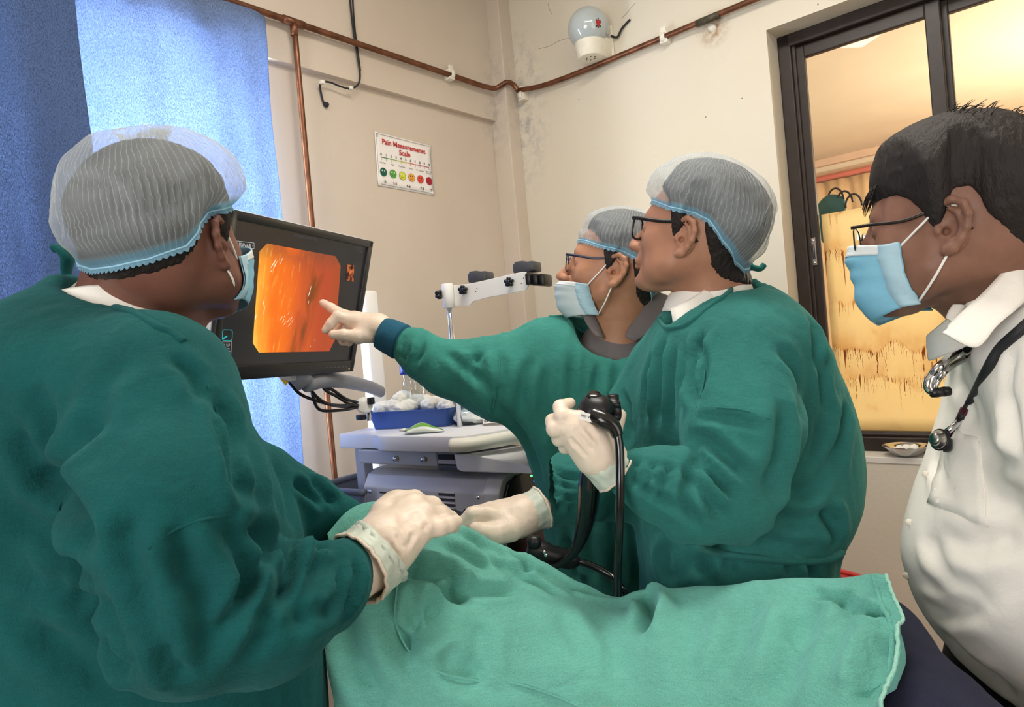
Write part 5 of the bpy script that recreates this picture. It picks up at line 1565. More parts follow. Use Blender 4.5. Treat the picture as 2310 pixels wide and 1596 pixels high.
def ear(f, s):
    """s=+1 left, -1 right"""
    E = lambda x, y, z: (x, s * y, z)
    f.ell(E(-.009, .0745, -.012), (.018, .008, .029), .008, ax=((.96, s * -.22, -.18), (s * .22, .97, 0), (.18, 0, .98)))
    he = [E(.006, .076, -.004), E(.010, .080, .008), E(.004, .084, .018), E(-.008, .088, .0225), E(-.021, .091, .016), E(-.027, .092, .002), E(-.0255, .0905, -.014), E(-.019, .087, -.028), E(-.010, .083, -.039), E(-.003, .079, -.042)]
    f.chain(he, [.0035, .0040, .0042, .0044, .0046, .0046, .0044, .0044, .0062, .0058], .004)
    ah = [E(-.006, .084, .012), E(-.015, .087, .006), E(-.0185, .087, -.006), E(-.016, .086, -.020), E(-.008, .083, -.028)]
    f.chain(ah, [.003, .0036, .0038, .0036, .0034], .004)
    f.ell(E(-.0075, .0885, -.013), (.0085, .0095, .0125), .004, 'sub')
    f.ell(E(-.002, .079, -.016), (.005, .008, .005), .003, 'sub')
    f.ell(E(.0065, .079, -.014), (.0045, .0045, .0065), .004)
    f.ell(E(-.006, .081, -.039), (.0075, .0045, .0075), .005)

HAIRLINE = ([0, 25, 46, 58, 68, 76, 84, 90, 108, 120, 138, 160, 180], [.074, .072, .058, .046, .020, -.014, -.010, .034, .034, -.012, -.052, -.070, -.072])
def build_head(person, H, skin, fat=0.0, jaw=1.0, nose=1.0, face=True, neck=None, ears=(1, -1), hair_t=(.004, .010), hairline=HAIRLINE, h=.0021, lips=True, hair_noise=.0015, feather=.55, hsm=1):
    f = Field((-.158, -.122, -.26), (.146, .122, .172), h)
    nk = [(np.asarray(p_), r_) for p_, r_ in neck]
    skull(f, jaw, nose, nk, fat)
    base = f.D.copy()
    if face: face_bits(f, nose, lips)
    for s in ears: ear(f, s)
    V, Q = f.mesh(1)
    body = mk('body', (H.W(V), Q), skin, person)
    # hair: the scalp swollen outwards above the hairline
    X, Y, Z = np.meshgrid(f.ax[0], f.ax[1], f.ax[2], indexing='ij')
    az = np.degrees(np.arctan2(np.abs(Y), X + .005))
    zl = np.interp(az, hairline[0], hairline[1]) + .002 * np.sin(X * 900) * np.sin(Z * 500)
    tk = hair_t[0] + (hair_t[1] - hair_t[0]) * np.clip((Z + .03) / .10, 0, 1)
    g = ((zl - Z) * .75).astype(np.float32)
    tk = np.minimum(tk, .0012 + feather * np.maximum(0, -g))
    d = base - tk.astype(np.float32)
    k = .008
    hh = np.clip(.5 - .5 * (g - d) / k, 0, 1)
    fh = Field((-.158, -.122, -.26), (.146, .122, .172), h)
    fh.D = (g * (1 - hh) + d * hh + k * hh * (1 - hh)).astype(np.float32)
    H.fld = fh; H.dist = np.minimum(base, fh.D)
    V, Q = fh.mesh(hsm)
    V = V + vnormals(V, Q) * (hair_noise * ridged(V * np.array([160, 160, 50]), 5))[:, None]
    hair = mk('hair', (H.W(V), Q), M_HAIR, person)
    if face:
        for s in (-1, 1):
            ec = np.array((.0790, s * .031, -.0012))
            Vv, Fv = lathe([(.0001, .0118)] + [(.0118 * math.sin(x), .0118 * math.cos(x)) for x in np.linspace(.2, 3.0, 12)], (0, 0, 0), (1, 0, 0), 18)
            eb = mk('eyeball', (H.W(ec + Vv), Fv), M_EYEW, person)
            Vv, Fv = lathe([(.0001, .0122)] + [(.0122 * math.sin(x), .0122 * math.cos(x)) for x in np.linspace(.08, .50, 5)], (0, 0, 0), (1, 0, 0), 18)
            mk('iris', (H.W(ec + Vv), Fv), M_IRIS, eb)
            bp = [(.0915, s * .012, .0165), (.0925, s * .022, .0205), (.0885, s * .034, .0225), (.078, s * .046, .0175)]
            mk('eyebrow', (lambda q: (H.W(q[0]), q[1]))(tube(catmull(bp, 4), [.002, .0034, .0032, .001], 8, flat=(1.2, .8))), M_BROW, person)
    return body, hair

# ------------------------------------------------------------------ bouffant cap
def cap_mat():
    m, nt, out = _nt('pleated_mesh_cap')
    d = N(nt, 'ShaderNodeBsdfDiffuse'); tr = N(nt, 'ShaderNodeBsdfTranslucent'); tp = N(nt, 'ShaderNodeBsdfTransparent')
    mx = N(nt, 'ShaderNodeMixShader'); mx.inputs[0].default_value = .45
    m2 = N(nt, 'ShaderNodeMixShader')
    nt.links.new(d.outputs[0], mx.inputs[1]); nt.links.new(tr.outputs[0], mx.inputs[2])
    nt.links.new(tp.outputs[0], m2.inputs[1]); nt.links.new(mx.outputs[0], m2.inputs[2]); nt.links.new(m2.outputs[0], out.inputs[0])
    uv = N(nt, 'ShaderNodeUVMap'); sep = N(nt, 'ShaderNodeSeparateXYZ'); nt.links.new(uv.outputs[0], sep.inputs[0])
    def Mth(op, a, b=None):
        n = N(nt, 'ShaderNodeMath', operation=op)
        for i, x in enumerate((a, b)):
            if x is None: continue
            if isinstance(x, (int, float)): n.inputs[i].default_value = x
            else: nt.links.new(x, n.inputs[i])
        return n.outputs[0]
    n1 = N(nt, 'ShaderNodeTexNoise'); n1.inputs['Scale'].default_value = 15; n1.inputs['Detail'].default_value = 3; nt.links.new(uv.outputs[0], n1.inputs['Vector'])
    n2 = N(nt, 'ShaderNodeTexNoise'); n2.inputs['Scale'].default_value = 7; n2.inputs['Detail'].default_value = 4; nt.links.new(uv.outputs[0], n2.inputs['Vector'])
    u = Mth('ADD', Mth('MULTIPLY', sep.outputs[0], 84.0), Mth('MULTIPLY', n1.outputs['Fac'], 1.0))
    fr = Mth('ABSOLUTE', Mth('SUBTRACT', Mth('FRACT', u), .5))
    r = N(nt, 'ShaderNodeMapRange', interpolation_type='SMOOTHSTEP'); r.inputs['From Min'].default_value = .10; r.inputs['From Max'].default_value = 0.0; nt.links.new(fr, r.inputs['Value'])
    rb = N(nt, 'ShaderNodeMapRange', interpolation_type='SMOOTHSTEP'); rb.inputs['From Min'].default_value = .93; rb.inputs['From Max'].default_value = .97; nt.links.new(sep.outputs[1], rb.inputs['Value'])
    al = Mth('ADD', .24, Mth('MULTIPLY', n2.outputs['Fac'], .30))
    al = Mth('ADD', al, Mth('MULTIPLY', r.outputs[0], .30))
    al = Mth('MINIMUM', Mth('ADD', al, Mth('MULTIPLY', rb.outputs[0], .42)), .97)
    nt.links.new(al, m2.inputs[0])
    cm_ = N(nt, 'ShaderNodeMix', data_type='RGBA'); cm_.inputs['A'].default_value = lin((214, 222, 226)); cm_.inputs['B'].default_value = lin((150, 200, 226))
    nt.links.new(rb.outputs[0], cm_.inputs['Factor']); nt.links.new(cm_.outputs['Result'], d.inputs[0]); nt.links.new(cm_.outputs['Result'], tr.inputs[0])
    return m
M_CAP = cap_mat()
M_CAPRIM = mat('cap_elastic', (156, 200, 222), .8, var=.08, scale=60)

RIM = ([0, 40, 72, 92, 106, 122, 150, 180], [.052, .047, .036, .033, .024, -.006, -.036, -.046])
def build_cap(person, H, cen, rad, gap=(.004, .013), rim_z=RIM, seed=0, puff=(), lift=0.0):
    """dome with pleats that lies over the hair, drawn in at the elastic, with a scalloped frill below it"""
    nu, nv = 504, 46
    th = np.linspace(0, 2 * np.pi, nu, endpoint=False)
    ring = np.stack([np.cos(th), np.sin(th)], 1)
    rn = vnoise(np.stack([ring[:, 0] * 2.2, ring[:, 1] * 2.2, np.full(nu, seed)], 1), seed)
    zr = np.interp(np.degrees(np.abs((th + np.pi) % (2 * np.pi) - np.pi)), rim_z[0], rim_z[1]) + lift
    pm = np.arccos(np.clip((zr - cen[2]) / rad[2], -.86, .9))
    ph = pm[None, :] * (np.linspace(0, 1, nv) ** .92)[:, None]
    vv = np.linspace(0, 1, nv)[:, None] * np.ones((1, nu))
    nrm_ = np.stack([np.sin(ph) * np.cos(th), np.sin(ph) * np.sin(th), np.cos(ph)], -1)
    A = nrm_ * np.array(rad) * (1 + .03 * rn)[None, :, None] + np.array(cen)
    D, f = H.dist, H.fld
    def dist(p_):
        q = (p_ - f.lo) / f.h; q = np.clip(q, 0, np.array(D.shape) - 2.001); i = np.floor(q).astype(int); t = q - i; r = 0
        for dx in (0, 1):
            for dy in (0, 1):
                for dz in (0, 1):
                    r = r + D[i[:, 0] + dx, i[:, 1] + dy, i[:, 2] + dz] * (t[:, 0] if dx else 1 - t[:, 0]) * (t[:, 1] if dy else 1 - t[:, 1]) * (t[:, 2] if dz else 1 - t[:, 2])
        return r
    tuck = np.clip((vv - .86) / .14, 0, 1)
    puffs = .5 + .5 * vnoise(nrm_.reshape(-1, 3) * 2.6, seed + 5).reshape(nv, nu)
    want_hi = (gap[0] + (gap[1] - gap[0]) * puffs) * (1 - tuck) + .0022 * tuck
    want_lo = gap[0] * (1 - tuck) + .0018 * tuck
    for dd, am in puff:
        w = np.clip(nrm_ @ (np.array(dd) / np.linalg.norm(dd)), 0, 1) ** 2 * (1 - tuck); want_hi = want_hi + am * w; want_lo = want_lo + am * .8 * w
    for it in range(5):
        d = dist(A.reshape(-1, 3)).reshape(nv, nu)
        mv = np.where(d < want_lo, want_lo - d, np.where(d > want_hi, (want_hi - d) * .75, 0))
        mv = np.clip(mv, -.05, .05)
        side = nrm_.copy(); side[:, :, 2] *= (1 - .8 * tuck); side /= np.linalg.norm(side, axis=-1, keepdims=True)
        A = A + side * mv[:, :, None]
        B = A.copy()
        B[1:-1] = A[1:-1] * .5 + (A[:-2] + A[2:]) * .125 + (np.roll(A, 1, 1)[1:-1] + np.roll(A, -1, 1)[1:-1]) * .125
        B[0] = A[1].mean(0) + np.array([0, 0, .0005])
        A = B
    # pleats
    wav = np.abs(((th[None, :] * 84 / (2 * np.pi) + .4 * rn[None, :] + .5 * np.sin(vv * 8 + 3 * rn[None, :])) % 1) - .5) * 2
    A = A + nrm_ * ((.0013 * np.clip(vv * 2.0, 0, 1) ** 2 * (1 - tuck)) * (1 - 1.2 * wav) + .0012 * vnoise(np.concatenate([nrm_ * 14], 0).reshape(-1, 3), seed + 2).reshape(nv, nu) * (1 - tuck))[:, :, None]
    rows = [A[j] for j in range(nv)]
    rim = rows[-1].copy()
    for dz, dr in ((-.003, .0025), (-.007, .0035)):
        sc = np.abs(np.sin(th * 36))
        nr = np.stack([np.cos(th), np.sin(th), np.zeros(nu)], 1)
        rows.append(rim + nr * (dr * (.4 + .6 * sc))[:, None] + np.array([0, 0, 1.]) * (dz * (.6 + .4 * sc))[:, None])
    A = np.array(rows)
    m_, n_, _ = A.shape
    V, Q = grid(A, 0, closed_u=True)
    o = mk('cap', (H.W(V), Q), M_CAP, person)
    uvl = o.data.uv_layers.new(name='UVMap')
    li = np.zeros(len(o.data.loops), dtype=np.int32); o.data.loops.foreach_get('vertex_index', li)
    uu = (li % n_) / n_; v_ = np.minimum(1.0, (li // n_) / (nv - 1))
    ui = uu.reshape(-1, 4); wrap = (ui.max(1) - ui.min(1)) > .5
    ui[wrap] = np.where(ui[wrap] < .5, ui[wrap] + 1, ui[wrap])
    uvl.data.foreach_set('uv', np.stack([ui.ravel(), v_], 1).ravel().astype(np.float32))
    mk('cap_elastic', (lambda q: (H.W(q[0]), q[1]))(tube(rim[::3] + .0008 * np.concatenate([ring, np.zeros((nu, 1))], 1)[::3], .0013, 6, closed=True)), M_CAPRIM, o)
    return o

def head_dist(H, p_):
    D, f = H.dist, H.fld
    q = np.clip((p_ - f.lo) / f.h, 0, np.array(D.shape) - 2.001); i = np.floor(q).astype(int); t = q - i; r = 0
    for dx in (0, 1):
        for dy in (0, 1):
            for dz in (0, 1):
                r = r + D[i[:, 0] + dx, i[:, 1] + dy, i[:, 2] + dz] * (t[:, 0] if dx else 1 - t[:, 0]) * (t[:, 1] if dy else 1 - t[:, 1]) * (t[:, 2] if dz else 1 - t[:, 2])
    return r

# ------------------------------------------------------------------ surgical mask
def mask_mat(name, rgb, rough=.6):
    return mat(name, rgb, rough, var=.06, scale=30, bump=.15, bscale=700)
M_MASKB = mask_mat('blue_mask_fabric', (132, 190, 214)); M_MASKW = mask_mat('white_mask_fabric', (224, 230, 230)); M_LOOP = mat('white_elastic', (232, 230, 224), .7, var=.03)
M_MASKE = mask_mat('mask_welded_edge', (170, 204, 218))

def build_mask(person, H, top=-.022, cen=None, side_top=(.040, .068, -.034), side_bot=(.018, .062, -.094), ear_side=(1, -1), bottom_color=None, colr=None):
    cen = cen or [(.1225, -.022), (.1290, -.040), (.1240, -.062), (.1190, -.085), (.1060, -.112), (.082, -.127)]
    cz = catmull(np.array([(x, 0, z) for x, z in cen]), 6)
    nv = len(cz); nu = 41
    sA, sB = np.array(side_top), np.array(side_bot)
    rows = []
    for j in range(nv):
        v = j / (nv - 1); sd = sA * (1 - v) + sB * v + np.array([.004 * math.sin(v * math.pi), 0, 0])
        plt = .0022 * (abs(((v * 4.2) % 1) - .5) - .25) * 2                    # horizontal pleats
        row = []
        for i in range(nu):
            u_ = 2 * i / (nu - 1) - 1; a = abs(u_)
            w = (1 - a ** 2.1)                                                # 1 at centre, 0 at the side
            x = sd[0] + (cz[j][0] - sd[0]) * w ** .62 if w > 0 else sd[0]
            y = math.copysign(sd[1] * (math.sin(a * math.pi / 2) ** .86), u_)
            z = sd[2] + (cz[j][2] - sd[2]) * (1 - a ** 1.7)
            puck = .0012 * math.sin(v * 60) * max(0, a - .8) * 5
            row.append((x + plt * (.4 + w) + .0006 * math.sin(u_ * 9 + v * 5), y + math.copysign(puck, u_), z))
        rows.append(row)
    A = np.array(rows)
    sh = A.shape; B = A.reshape(-1, 3)
    for _ in range(6):                                  # the cloth lies on the skin, never under it
        d = head_dist(H, B); out_ = B - np.array((.02, 0, -.055)); out_ /= np.linalg.norm(out_, axis=1, keepdims=True)
        B = B + out_ * np.clip(.0035 - d, 0, .01)[:, None]
    A = B.reshape(sh)
    m1 = colr or M_MASKB
    cut = int(nv * .17)
    o = mk('mask', (lambda q: (H.W(q[0]), q[1]))(grid(A[:, ::-1] if False else A, -.0012)), m1, person)
    def strip_(B, off, nm, mt):
        mk(nm, (lambda q: (H.W(q[0]), q[1]))(grid(B, -.0006)), mt, o)
    up = A[:cut + 1].copy(); up[:, :, 0] += .0012; up[:, :, 1] *= 1.012
    strip_(up, 0, 'top_band', M_MASKW)
    for s in (0, 1):
        B = (A[:, -3:] if s else A[:, :3]).copy(); B[:, :, 1] *= 1.02; B[:, :, 0] += .0012
        strip_(B, 0, 'side_weld', M_MASKE)
    for s in ear_side:
        a0 = np.array((sA[0], s * (sA[1] + .001), sA[2])); b0 = np.array((sB[0], s * (sB[1] + .001), sB[2]))
        et = np.array((.004, s * .081, .014)); er = np.array((-.016, s * .078, .012)); eb = np.array((-.018, s * .079, -.020)); el = np.array((-.006, s * .080, -.042))
        p1 = catmull([a0 + np.array((.003, 0, -.004)), (a0 * .5 + et * .5) + np.array((0, s * .004, 0)), et, er, eb, el, (b0 * .5 + el * .5) + np.array((0, s * .008, 0)), b0 + np.array((.003, 0, .004))], 6)
        mk('ear_loop', (lambda q: (H.W(q[0]), q[1]))(tube(p1, .0016, 8)), M_LOOP, o)
    return o

# ------------------------------------------------------------------ spectacles
M_LENS = glass_mat('spectacle_lens', (.93, .95, .95), .10)
def build_glasses(label, H, fmat, w=.026, hgt=.020, thick=.0016, xf=.104, zc=-.003, temple_r=.0016, drop=0.0, round_=.6, who=''):
    g = empty('eyeglasses', H.W((xf, 0, zc))[0])
    for s in (-1, 1):
        an = np.linspace(0, 2 * np.pi, 40, endpoint=False)
        e = 2 / round_ if round_ < 1 else 2.0
        cs_, sn_ = np.cos(an), np.sin(an)
        yy = s * .033 + w * np.sign(cs_) * np.abs(cs_) ** round_; zz_ = zc + hgt * np.sign(sn_) * np.abs(sn_) ** round_ - .002
        xx = xf - .10 * np.maximum(0, np.abs(yy) - .02) ** 1.25 - .006 * (zz_ - zc) / hgt * -.3
        loop = np.stack([xx, yy, zz_], 1)
        rim = mk('rim', (lambda q: (H.W(q[0]), q[1]))(tube(loop, thick, 8, closed=True, flat=(1.4, 1))), fmat, g)
        lens = np.concatenate([loop, [loop.mean(0) + np.array((.002, 0, 0))]])
        mk('lens', (H.W(lens), [(i, (i + 1) % 40, 40) for i in range(40)]), M_LENS, rim)
        hx_ = xf - .10 * .039 ** 1.25
        tp = [(hx_ + .003, s * .0625, zc + hgt * .72), (.085, s * .070, zc + hgt * .75), (.045, s * .0765, zc + hgt * .60 + .003), (.006, s * .0805, .014), (-.012, s * .079, .006), (-.030, s * .076, -.016)]
        mk('temple', (lambda q: (H.W(q[0]), q[1]))(tube(catmull(tp, 5), temple_r, 8, flat=(1, 1.8))), fmat, g)
    br = [(xf + .001, -.009, zc + hgt * .35), (xf + .005, 0, zc + hgt * .5), (xf + .001, .009, zc + hgt * .35)]
    mk('bridge', (lambda q: (H.W(q[0]), q[1]))(tube(catmull(br, 4), thick * 1.1, 8)), fmat, g)
    tag(g, label, 'eyeglasses')
    return g

# ------------------------------------------------------------------ gloved hands
M_GLOVE = mat('latex_glove', (224, 206, 188), .42, var=.05, scale=40, bump=.25, bscale=260, sss=.06)
M_CUFF = mat('glove_cuff', (196, 204, 190), .45, var=.06, scale=60, bump=.3, bscale=160)
def build_hand2(person, wa, wb, fingers, thumb, arm, arm_r, h=.0021, wr=.0004, cre=None, sc=1.0, thr=(.018, .0155, .0130, .0105)):
    """wa, wb: the two sides of the wrist; fingers: four chains knuckle to tip, index first; thumb chain; camera-aligned frame"""
    wa, wb = np.asarray(wa), np.asarray(wb)
    pts = np.concatenate([np.array([wa, wb])] + [np.asarray(q) for q in fingers] + [np.asarray(thumb), np.asarray(arm)])
    lo, hi = pts.min(0) - .05, pts.max(0) + .05
    f = Field(lo, hi, h)
    n_ = len(fingers)
    for i, q in enumerate(fingers):
        f.cone(wa + (wb - wa) * (i / (n_ - 1)), q[0], .0165 * sc, .0140 * sc, .012)
    for i in range(n_ - 1):
        a = np.asarray(fingers[i][0]) * .82 + wa * .18; b = np.asarray(fingers[i + 1][0]) * .82 + (wa * .5 + wb * .5) * .18
        f.cone(a, b, .0125 * sc, .0125 * sc, .012)
    m_ = (wa + wb) / 2; kmid = sum(np.asarray(q[0]) for q in fingers) / n_
    f.cone(m_, m_ * .45 + kmid * .55, .021 * sc, .020 * sc, .016)
    f.cone(wa, thumb[1], .0175 * sc, .0165 * sc, .014)
    f.chain(arm, arm_r, .02)
    def part(p_, r_):
        g = Field(lo, hi, h); g.chain(p_, r_, .003); k = .0045
        hh = np.clip(.5 + .5 * (g.D - f.D) / k, 0, 1); f.D = g.D * (1 - hh) + f.D * hh - k * hh * (1 - hh)
    for i, q in enumerate(fingers):
        s_ = sc * (1, 1.02, .98, .88)[i]; part(q, [.0132 * s_, .0122 * s_, .0112 * s_, .0092 * s_])
    part(thumb, [r_ * sc for r_ in thr])
    V, Q = cam_mesh(f, 1)
    V = V + vnormals(V, Q) * (wr * ridged(V * 70, 3))[:, None]
    if cre: V = fold(V, Q, cre)
    return mk('glove', (V, Q), M_GLOVE, person)

def build_hand(person, palm, fingers, wrist, h=.0024, extra=None, wr=0.0, cre=None):
    """palm: list of cones (a,b,ra,rb,squash); fingers: list of (points, radii); wrist: (points, radii) - all in the camera-aligned frame"""
    pts = np.concatenate([np.array([q[0] for q in palm] + [q[1] for q in palm])] + [np.asarray(q[0]) for q in fingers] + [np.asarray(wrist[0])])
    f = Field(pts.min(0) - .05, pts.max(0) + .05, h)
    for a, b, ra, rb, sq in palm: f.cone(a, b, ra, rb, .014, squash=sq)
    f.chain(wrist[0], wrist[1], .02)
    for p_, r_ in fingers:
        g = Field(pts.min(0) - .05, pts.max(0) + .05, h); g.lo = f.lo; g.n = f.n; g.ax = f.ax; g.D = np.full(f.n, 1.0, dtype=np.float32)
        g.chain(p_, r_, .004)
        k = .007
        hh = np.clip(.5 + .5 * (g.D - f.D) / k, 0, 1); f.D = g.D * (1 - hh) + f.D * hh - k * hh * (1 - hh)
    if extra: extra(f)
    V, Q = cam_mesh(f, 1)
    if wr: V = V + vnormals(V, Q) * (wr * ridged(V * 70, 3))[:, None]
    if cre: V = fold(V, Q, cre)
    return mk('glove', (V, Q), M_GLOVE, person)

def cuff(glove, pts, radii, ridges=10, rimr=.0022, material=None, name='glove_cuff', wob=.0012):
    path = catmull(np.array(pts), 6); n = len(path)
    rad = np.interp(np.linspace(0, 1, n), np.linspace(0, 1, len(radii)), radii)
    T, A, B = frames(path); seg = 40
    an = np.linspace(0, 2 * np.pi, seg, endpoint=False)
    rows = []
    for i in range(n):
        rr_ = rad[i] + wob * np.sin(an * ridges + i * .3) + wob * .7 * np.sin(an * 3 + i)
        rows.append(path[i] + rr_[:, None] * (np.cos(an)[:, None] * A[i] + np.sin(an)[:, None] * B[i]))
    V, Q = grid(np.array(rows), .0012, closed_u=True)
    o = mk(name, (V, Q), material or M_CUFF, glove)
    if rimr: mk('cuff_rim', tube(rows[-1], rimr, 6, closed=True), M_GLOVE, o)
    return o
M_GREEN = cloth_mat('surgical_green_cotton', (44, 108, 102), .26, bump=.6)
M_GREEN1 = cloth_mat('dark_green_cotton', (17, 78, 78), .26, bump=.6)
M_GREEN2 = cloth_mat('faded_green_cotton', (56, 128, 118), .22, bump=.5)
M_DRAPE = cloth_mat('pale_green_cotton', (98, 164, 150), .24, 700, bump=.6)
M_WHITE = cloth_mat('white_shirt_cotton', (246, 241, 232), .04, 900, sheen=.1, bump=.12, wrinkle=.25)
M_GREYSHIRT = cloth_mat('grey_shirt_cotton', (120, 112, 112), .08, 900, sheen=.1, bump=.2, wrinkle=.2)
M_TROUSER = cloth_mat('dark_trouser_cloth', (30, 30, 36), .15, 700, sheen=.1)
M_SHOE = mat('black_leather', (20, 19, 19), .4, var=.1)

def legs(person, hip, foot_dir, trouser=None, spread=.11, top=.75, knee_f=0.0):
    """trousers and shoes below the frame, standing on the floor"""
    hip = np.asarray(hip, float); fd = np.asarray(foot_dir, float); fd = fd / np.linalg.norm(fd); sd = np.array([-fd[1], fd[0], 0])
    f = Field(hip - np.array([.28, .28, 0]) * 1 - np.array([0, 0, hip[2]]), np.array([hip[0] + .28, hip[1] + .28, top + .06]), .012)
    f.ell((hip[0], hip[1], top - .02), (.17, .15, .09), .03)
    for s in (-1, 1):
        a = np.array([hip[0], hip[1], 0]) + sd * s * spread * .85; b = a + fd * .02
        f.cone(a + ZUP * (top - .05), b + ZUP * .46, .092, .066, .04); f.cone(b + ZUP * .46, a + ZUP * .07, .066, .056, .02)
    V, Q = f.mesh(2)
    V = V + vnormals(V, Q) * (.006 * vnoise(V * np.array([14, 14, 8]), 9))[:, None]
    mk('trousers', (V, Q), trouser or M_TROUSER, person)
    for s in (-1, 1):
        a = np.array([hip[0], hip[1], 0]) + sd * s * spread * .85
        g = Field(a - np.array([.25, .25, .03]), a + np.array([.25, .25, .14]), .008)
        g.cone(a - fd * .05 + ZUP * .04, a + fd * .05 + ZUP * .045, .04, .043, .02); g.cone(a + fd * .05 + ZUP * .04, a + fd * .16 + ZUP * .03, .043, .032, .02)
        V, Q = g.mesh(1); V[:, 2] = np.maximum(V[:, 2], .001)
        mk('shoe', (V, Q), M_SHOE, person)

def lev(py, xl, xr, d, b):
    """torso section between two silhouette pixels at depth d, half-depth b"""
    y = -(py - CY) / FPX * d
    return (y, ((xl + xr) / 2 - CX) / FPX * d, d, (xr - xl) / 2 / FPX * d, b)
def wrinkle(V, Q, amp=.004, sc=9.0, seed=0, st=(1, 1, .6)):
    Nn = vnormals(V, Q); p_ = V * np.array(st) * sc
    w = np.stack([vnoise(p_ * .7 + 5, seed + 7), vnoise(p_ * .7 + 9, seed + 8), vnoise(p_ * .7 + 2, seed + 9)], 1)
    q = p_ + .6 * w
    return V + Nn * (amp * (ridged(q, seed) * .8 + .5 * vnoise(q * 2.1, seed + 1)))[:, None]

def collar(person, cen, up, front, r, hb, hf, matl, gap=40, flare=.012, name='shirt_collar', rx=1.0, drop=.0, pts_len=.0):
    """turned-down shirt collar round a neck; gap = half opening at the front in degrees"""
    cen = np.asarray(cen, float); up = np.asarray(up, float); up /= np.linalg.norm(up)
    fr = np.asarray(front, float); fr = fr - up * (fr @ up); fr /= np.linalg.norm(fr); sd = np.cross(up, fr)
    an = np.radians(np.linspace(gap, 360 - gap, 61)); rows = []
    for (rr_, hh, out_) in ((.94, 0, 0), (.95, .55, 0), (.97, .97, 0), (1.0, 1.02, .002), (1.03, .95, .004), (1.05, .5, .55), (1.07, 0.0, 1.0), (1.07, -.12, 1.05)):
        row = []
        for x in an:
            t = .5 - .5 * math.cos(x)            # 0 front, 1 back
            h_ = (hf * (1 - t) + hb * t)
            tipw = math.exp(-((min(x - an[0], an[-1] - x)) / .35) ** 2) * pts_len if out_ > .3 else 0
            z = hh * h_ - drop * (1 - t) ** 2 - tipw * out_
            rad = r * rr_ + flare * out_
            row.append(cen + fr * rad * math.cos(x) * rx + sd * rad * math.sin(x) + up * z + fr * tipw * .35)
        rows.append(row)
    return mk(name, grid(np.array(rows), -.0012), matl, person)

def ribbon(pts, w, th=.004, sub=6, up=None):
    p_ = catmull(np.array(pts), sub)
    return tube(p_, w, 10, flat=(1, th / w))

def patch(top, bot, person, matl, name='shirt_collar', n=7, bulge=.004, thick=.0025):
    A = catmull(np.array([P(*q) for q in top]), n); B = catmull(np.array([P(*q) for q in bot]), n); m_ = min(len(A), len(B))
    rows = [A[:m_] * (1 - t) + B[:m_] * t - _F * bulge * math.sin(math.pi * t) for t in np.linspace(0, 1, 9)]
    return mk(name, grid(np.array(rows), -thick), matl, person)

# ================================================================== PERSON 3: man in glasses holding the endoscope
p3base = P(1690, 1100, 1.30); p3 = empty('person', np.array([p3base[0], p3base[1], 0]))
H3 = Head((1533, 538), 1.225, 1, 148, -18, 2)
SK3 = skin_mat('brown_skin', (164, 116, 92), (180, 130, 104))
build_head(p3, H3, SK3, fat=.004, nose=.9, neck=[((-.015, 0, -.03), .056), (H3.loc(P(1610, 660, 1.31)), .062), (H3.loc(P(1630, 740, 1.33)), .085)], hair_t=(.003, .026))
build_cap(p3, H3, (-.012, 0, .040), (.135, .105, .110), (.004, .014), seed=3, puff=(((.9, .2, .3), .014),))
build_glasses('black rectangular glasses on the man holding the endoscope', H3, mat('black_acetate', (26, 24, 26), .3, var=0), .0255, .0195, .0018, .103, -.004, .0019, round_=.55)
patch([(1676, 600, 1.33), (1640, 622, 1.285), (1600, 648, 1.255), (1560, 674, 1.24), (1530, 690, 1.24), (1513, 698, 1.25)], [(1676, 640, 1.33), (1650, 662, 1.27), (1612, 695, 1.235), (1570, 728, 1.22), (1535, 740, 1.22), (1520, 728, 1.24)], p3, M_WHITE)
collar(p3, P(1600, 700, 1.315), H3.U * .8 + np.array([0, 0, .5]) + H3.F * .1, H3.F, .068, .048, .030, M_WHITE, gap=10, flare=.008, rx=1.1)
f = Field(c(1380, 1940, 1.3) - np.array([.12, 0, .42]), c(1990, 590, 1.3) + np.array([.1, 0, .30]), .0068)
f.stack([lev(628, 1620, 1685, 1.35, .06), lev(655, 1560, 1720, 1.35, .10), lev(700, 1500, 1780, 1.34, .15), lev(760, 1462, 1819, 1.33, .18), lev(850, 1440, 1872, 1.31, .18), lev(960, 1432, 1908, 1.31, .185), lev(1060, 1430, 1921, 1.31, .185),
         lev(1150, 1430, 1909, 1.31, .185), lev(1205, 1436, 1879, 1.31, .18), lev(1248, 1442, 1852, 1.31, .19), lev(1310, 1448, 1876, 1.31, .18), lev(1500, 1445, 1924, 1.31, .185), lev(1930, 1440, 1964, 1.31, .22)], .03, p=2.3)
f.ell(c(1660, 790, 1.24), (.13, .10, .12), .06)
f.chain([c(1660, 820, 1.18), c(1672, 960, 1.115), c(1640, 1110, 1.08)], [.095, .090, .076], .022)
f.chain([c(1640, 1120, 1.085), c(1560, 1125, 1.065), c(1490, 1092, 1.06), c(1435, 1075, 1.055)], [.074, .066, .057, .040], .012)
f.chain([c(1500, 850, 1.44), c(1440, 970, 1.42), c(1385, 1085, 1.35)], [.085, .080, .070], .04)
f.chain([c(1385, 1085, 1.35), c(1300, 1098, 1.285), c(1234, 1130, 1.24)], [.070, .062, .046], .03)
f.cone(c(1612, 665, 1.31), c(1590, 560, 1.27), .084, .09, .02, 'sub')
f.cone(c(1545, 720, 1.25), c(1560, 640, 1.25), .035, .05, .02, 'sub')
V, Q = cam_mesh(f, 2)
V = wrinkle(V, Q, .0022, 9, 31); V = wrinkle(V, Q, .0020, 17, 34, (1.5, 1.5, .42))
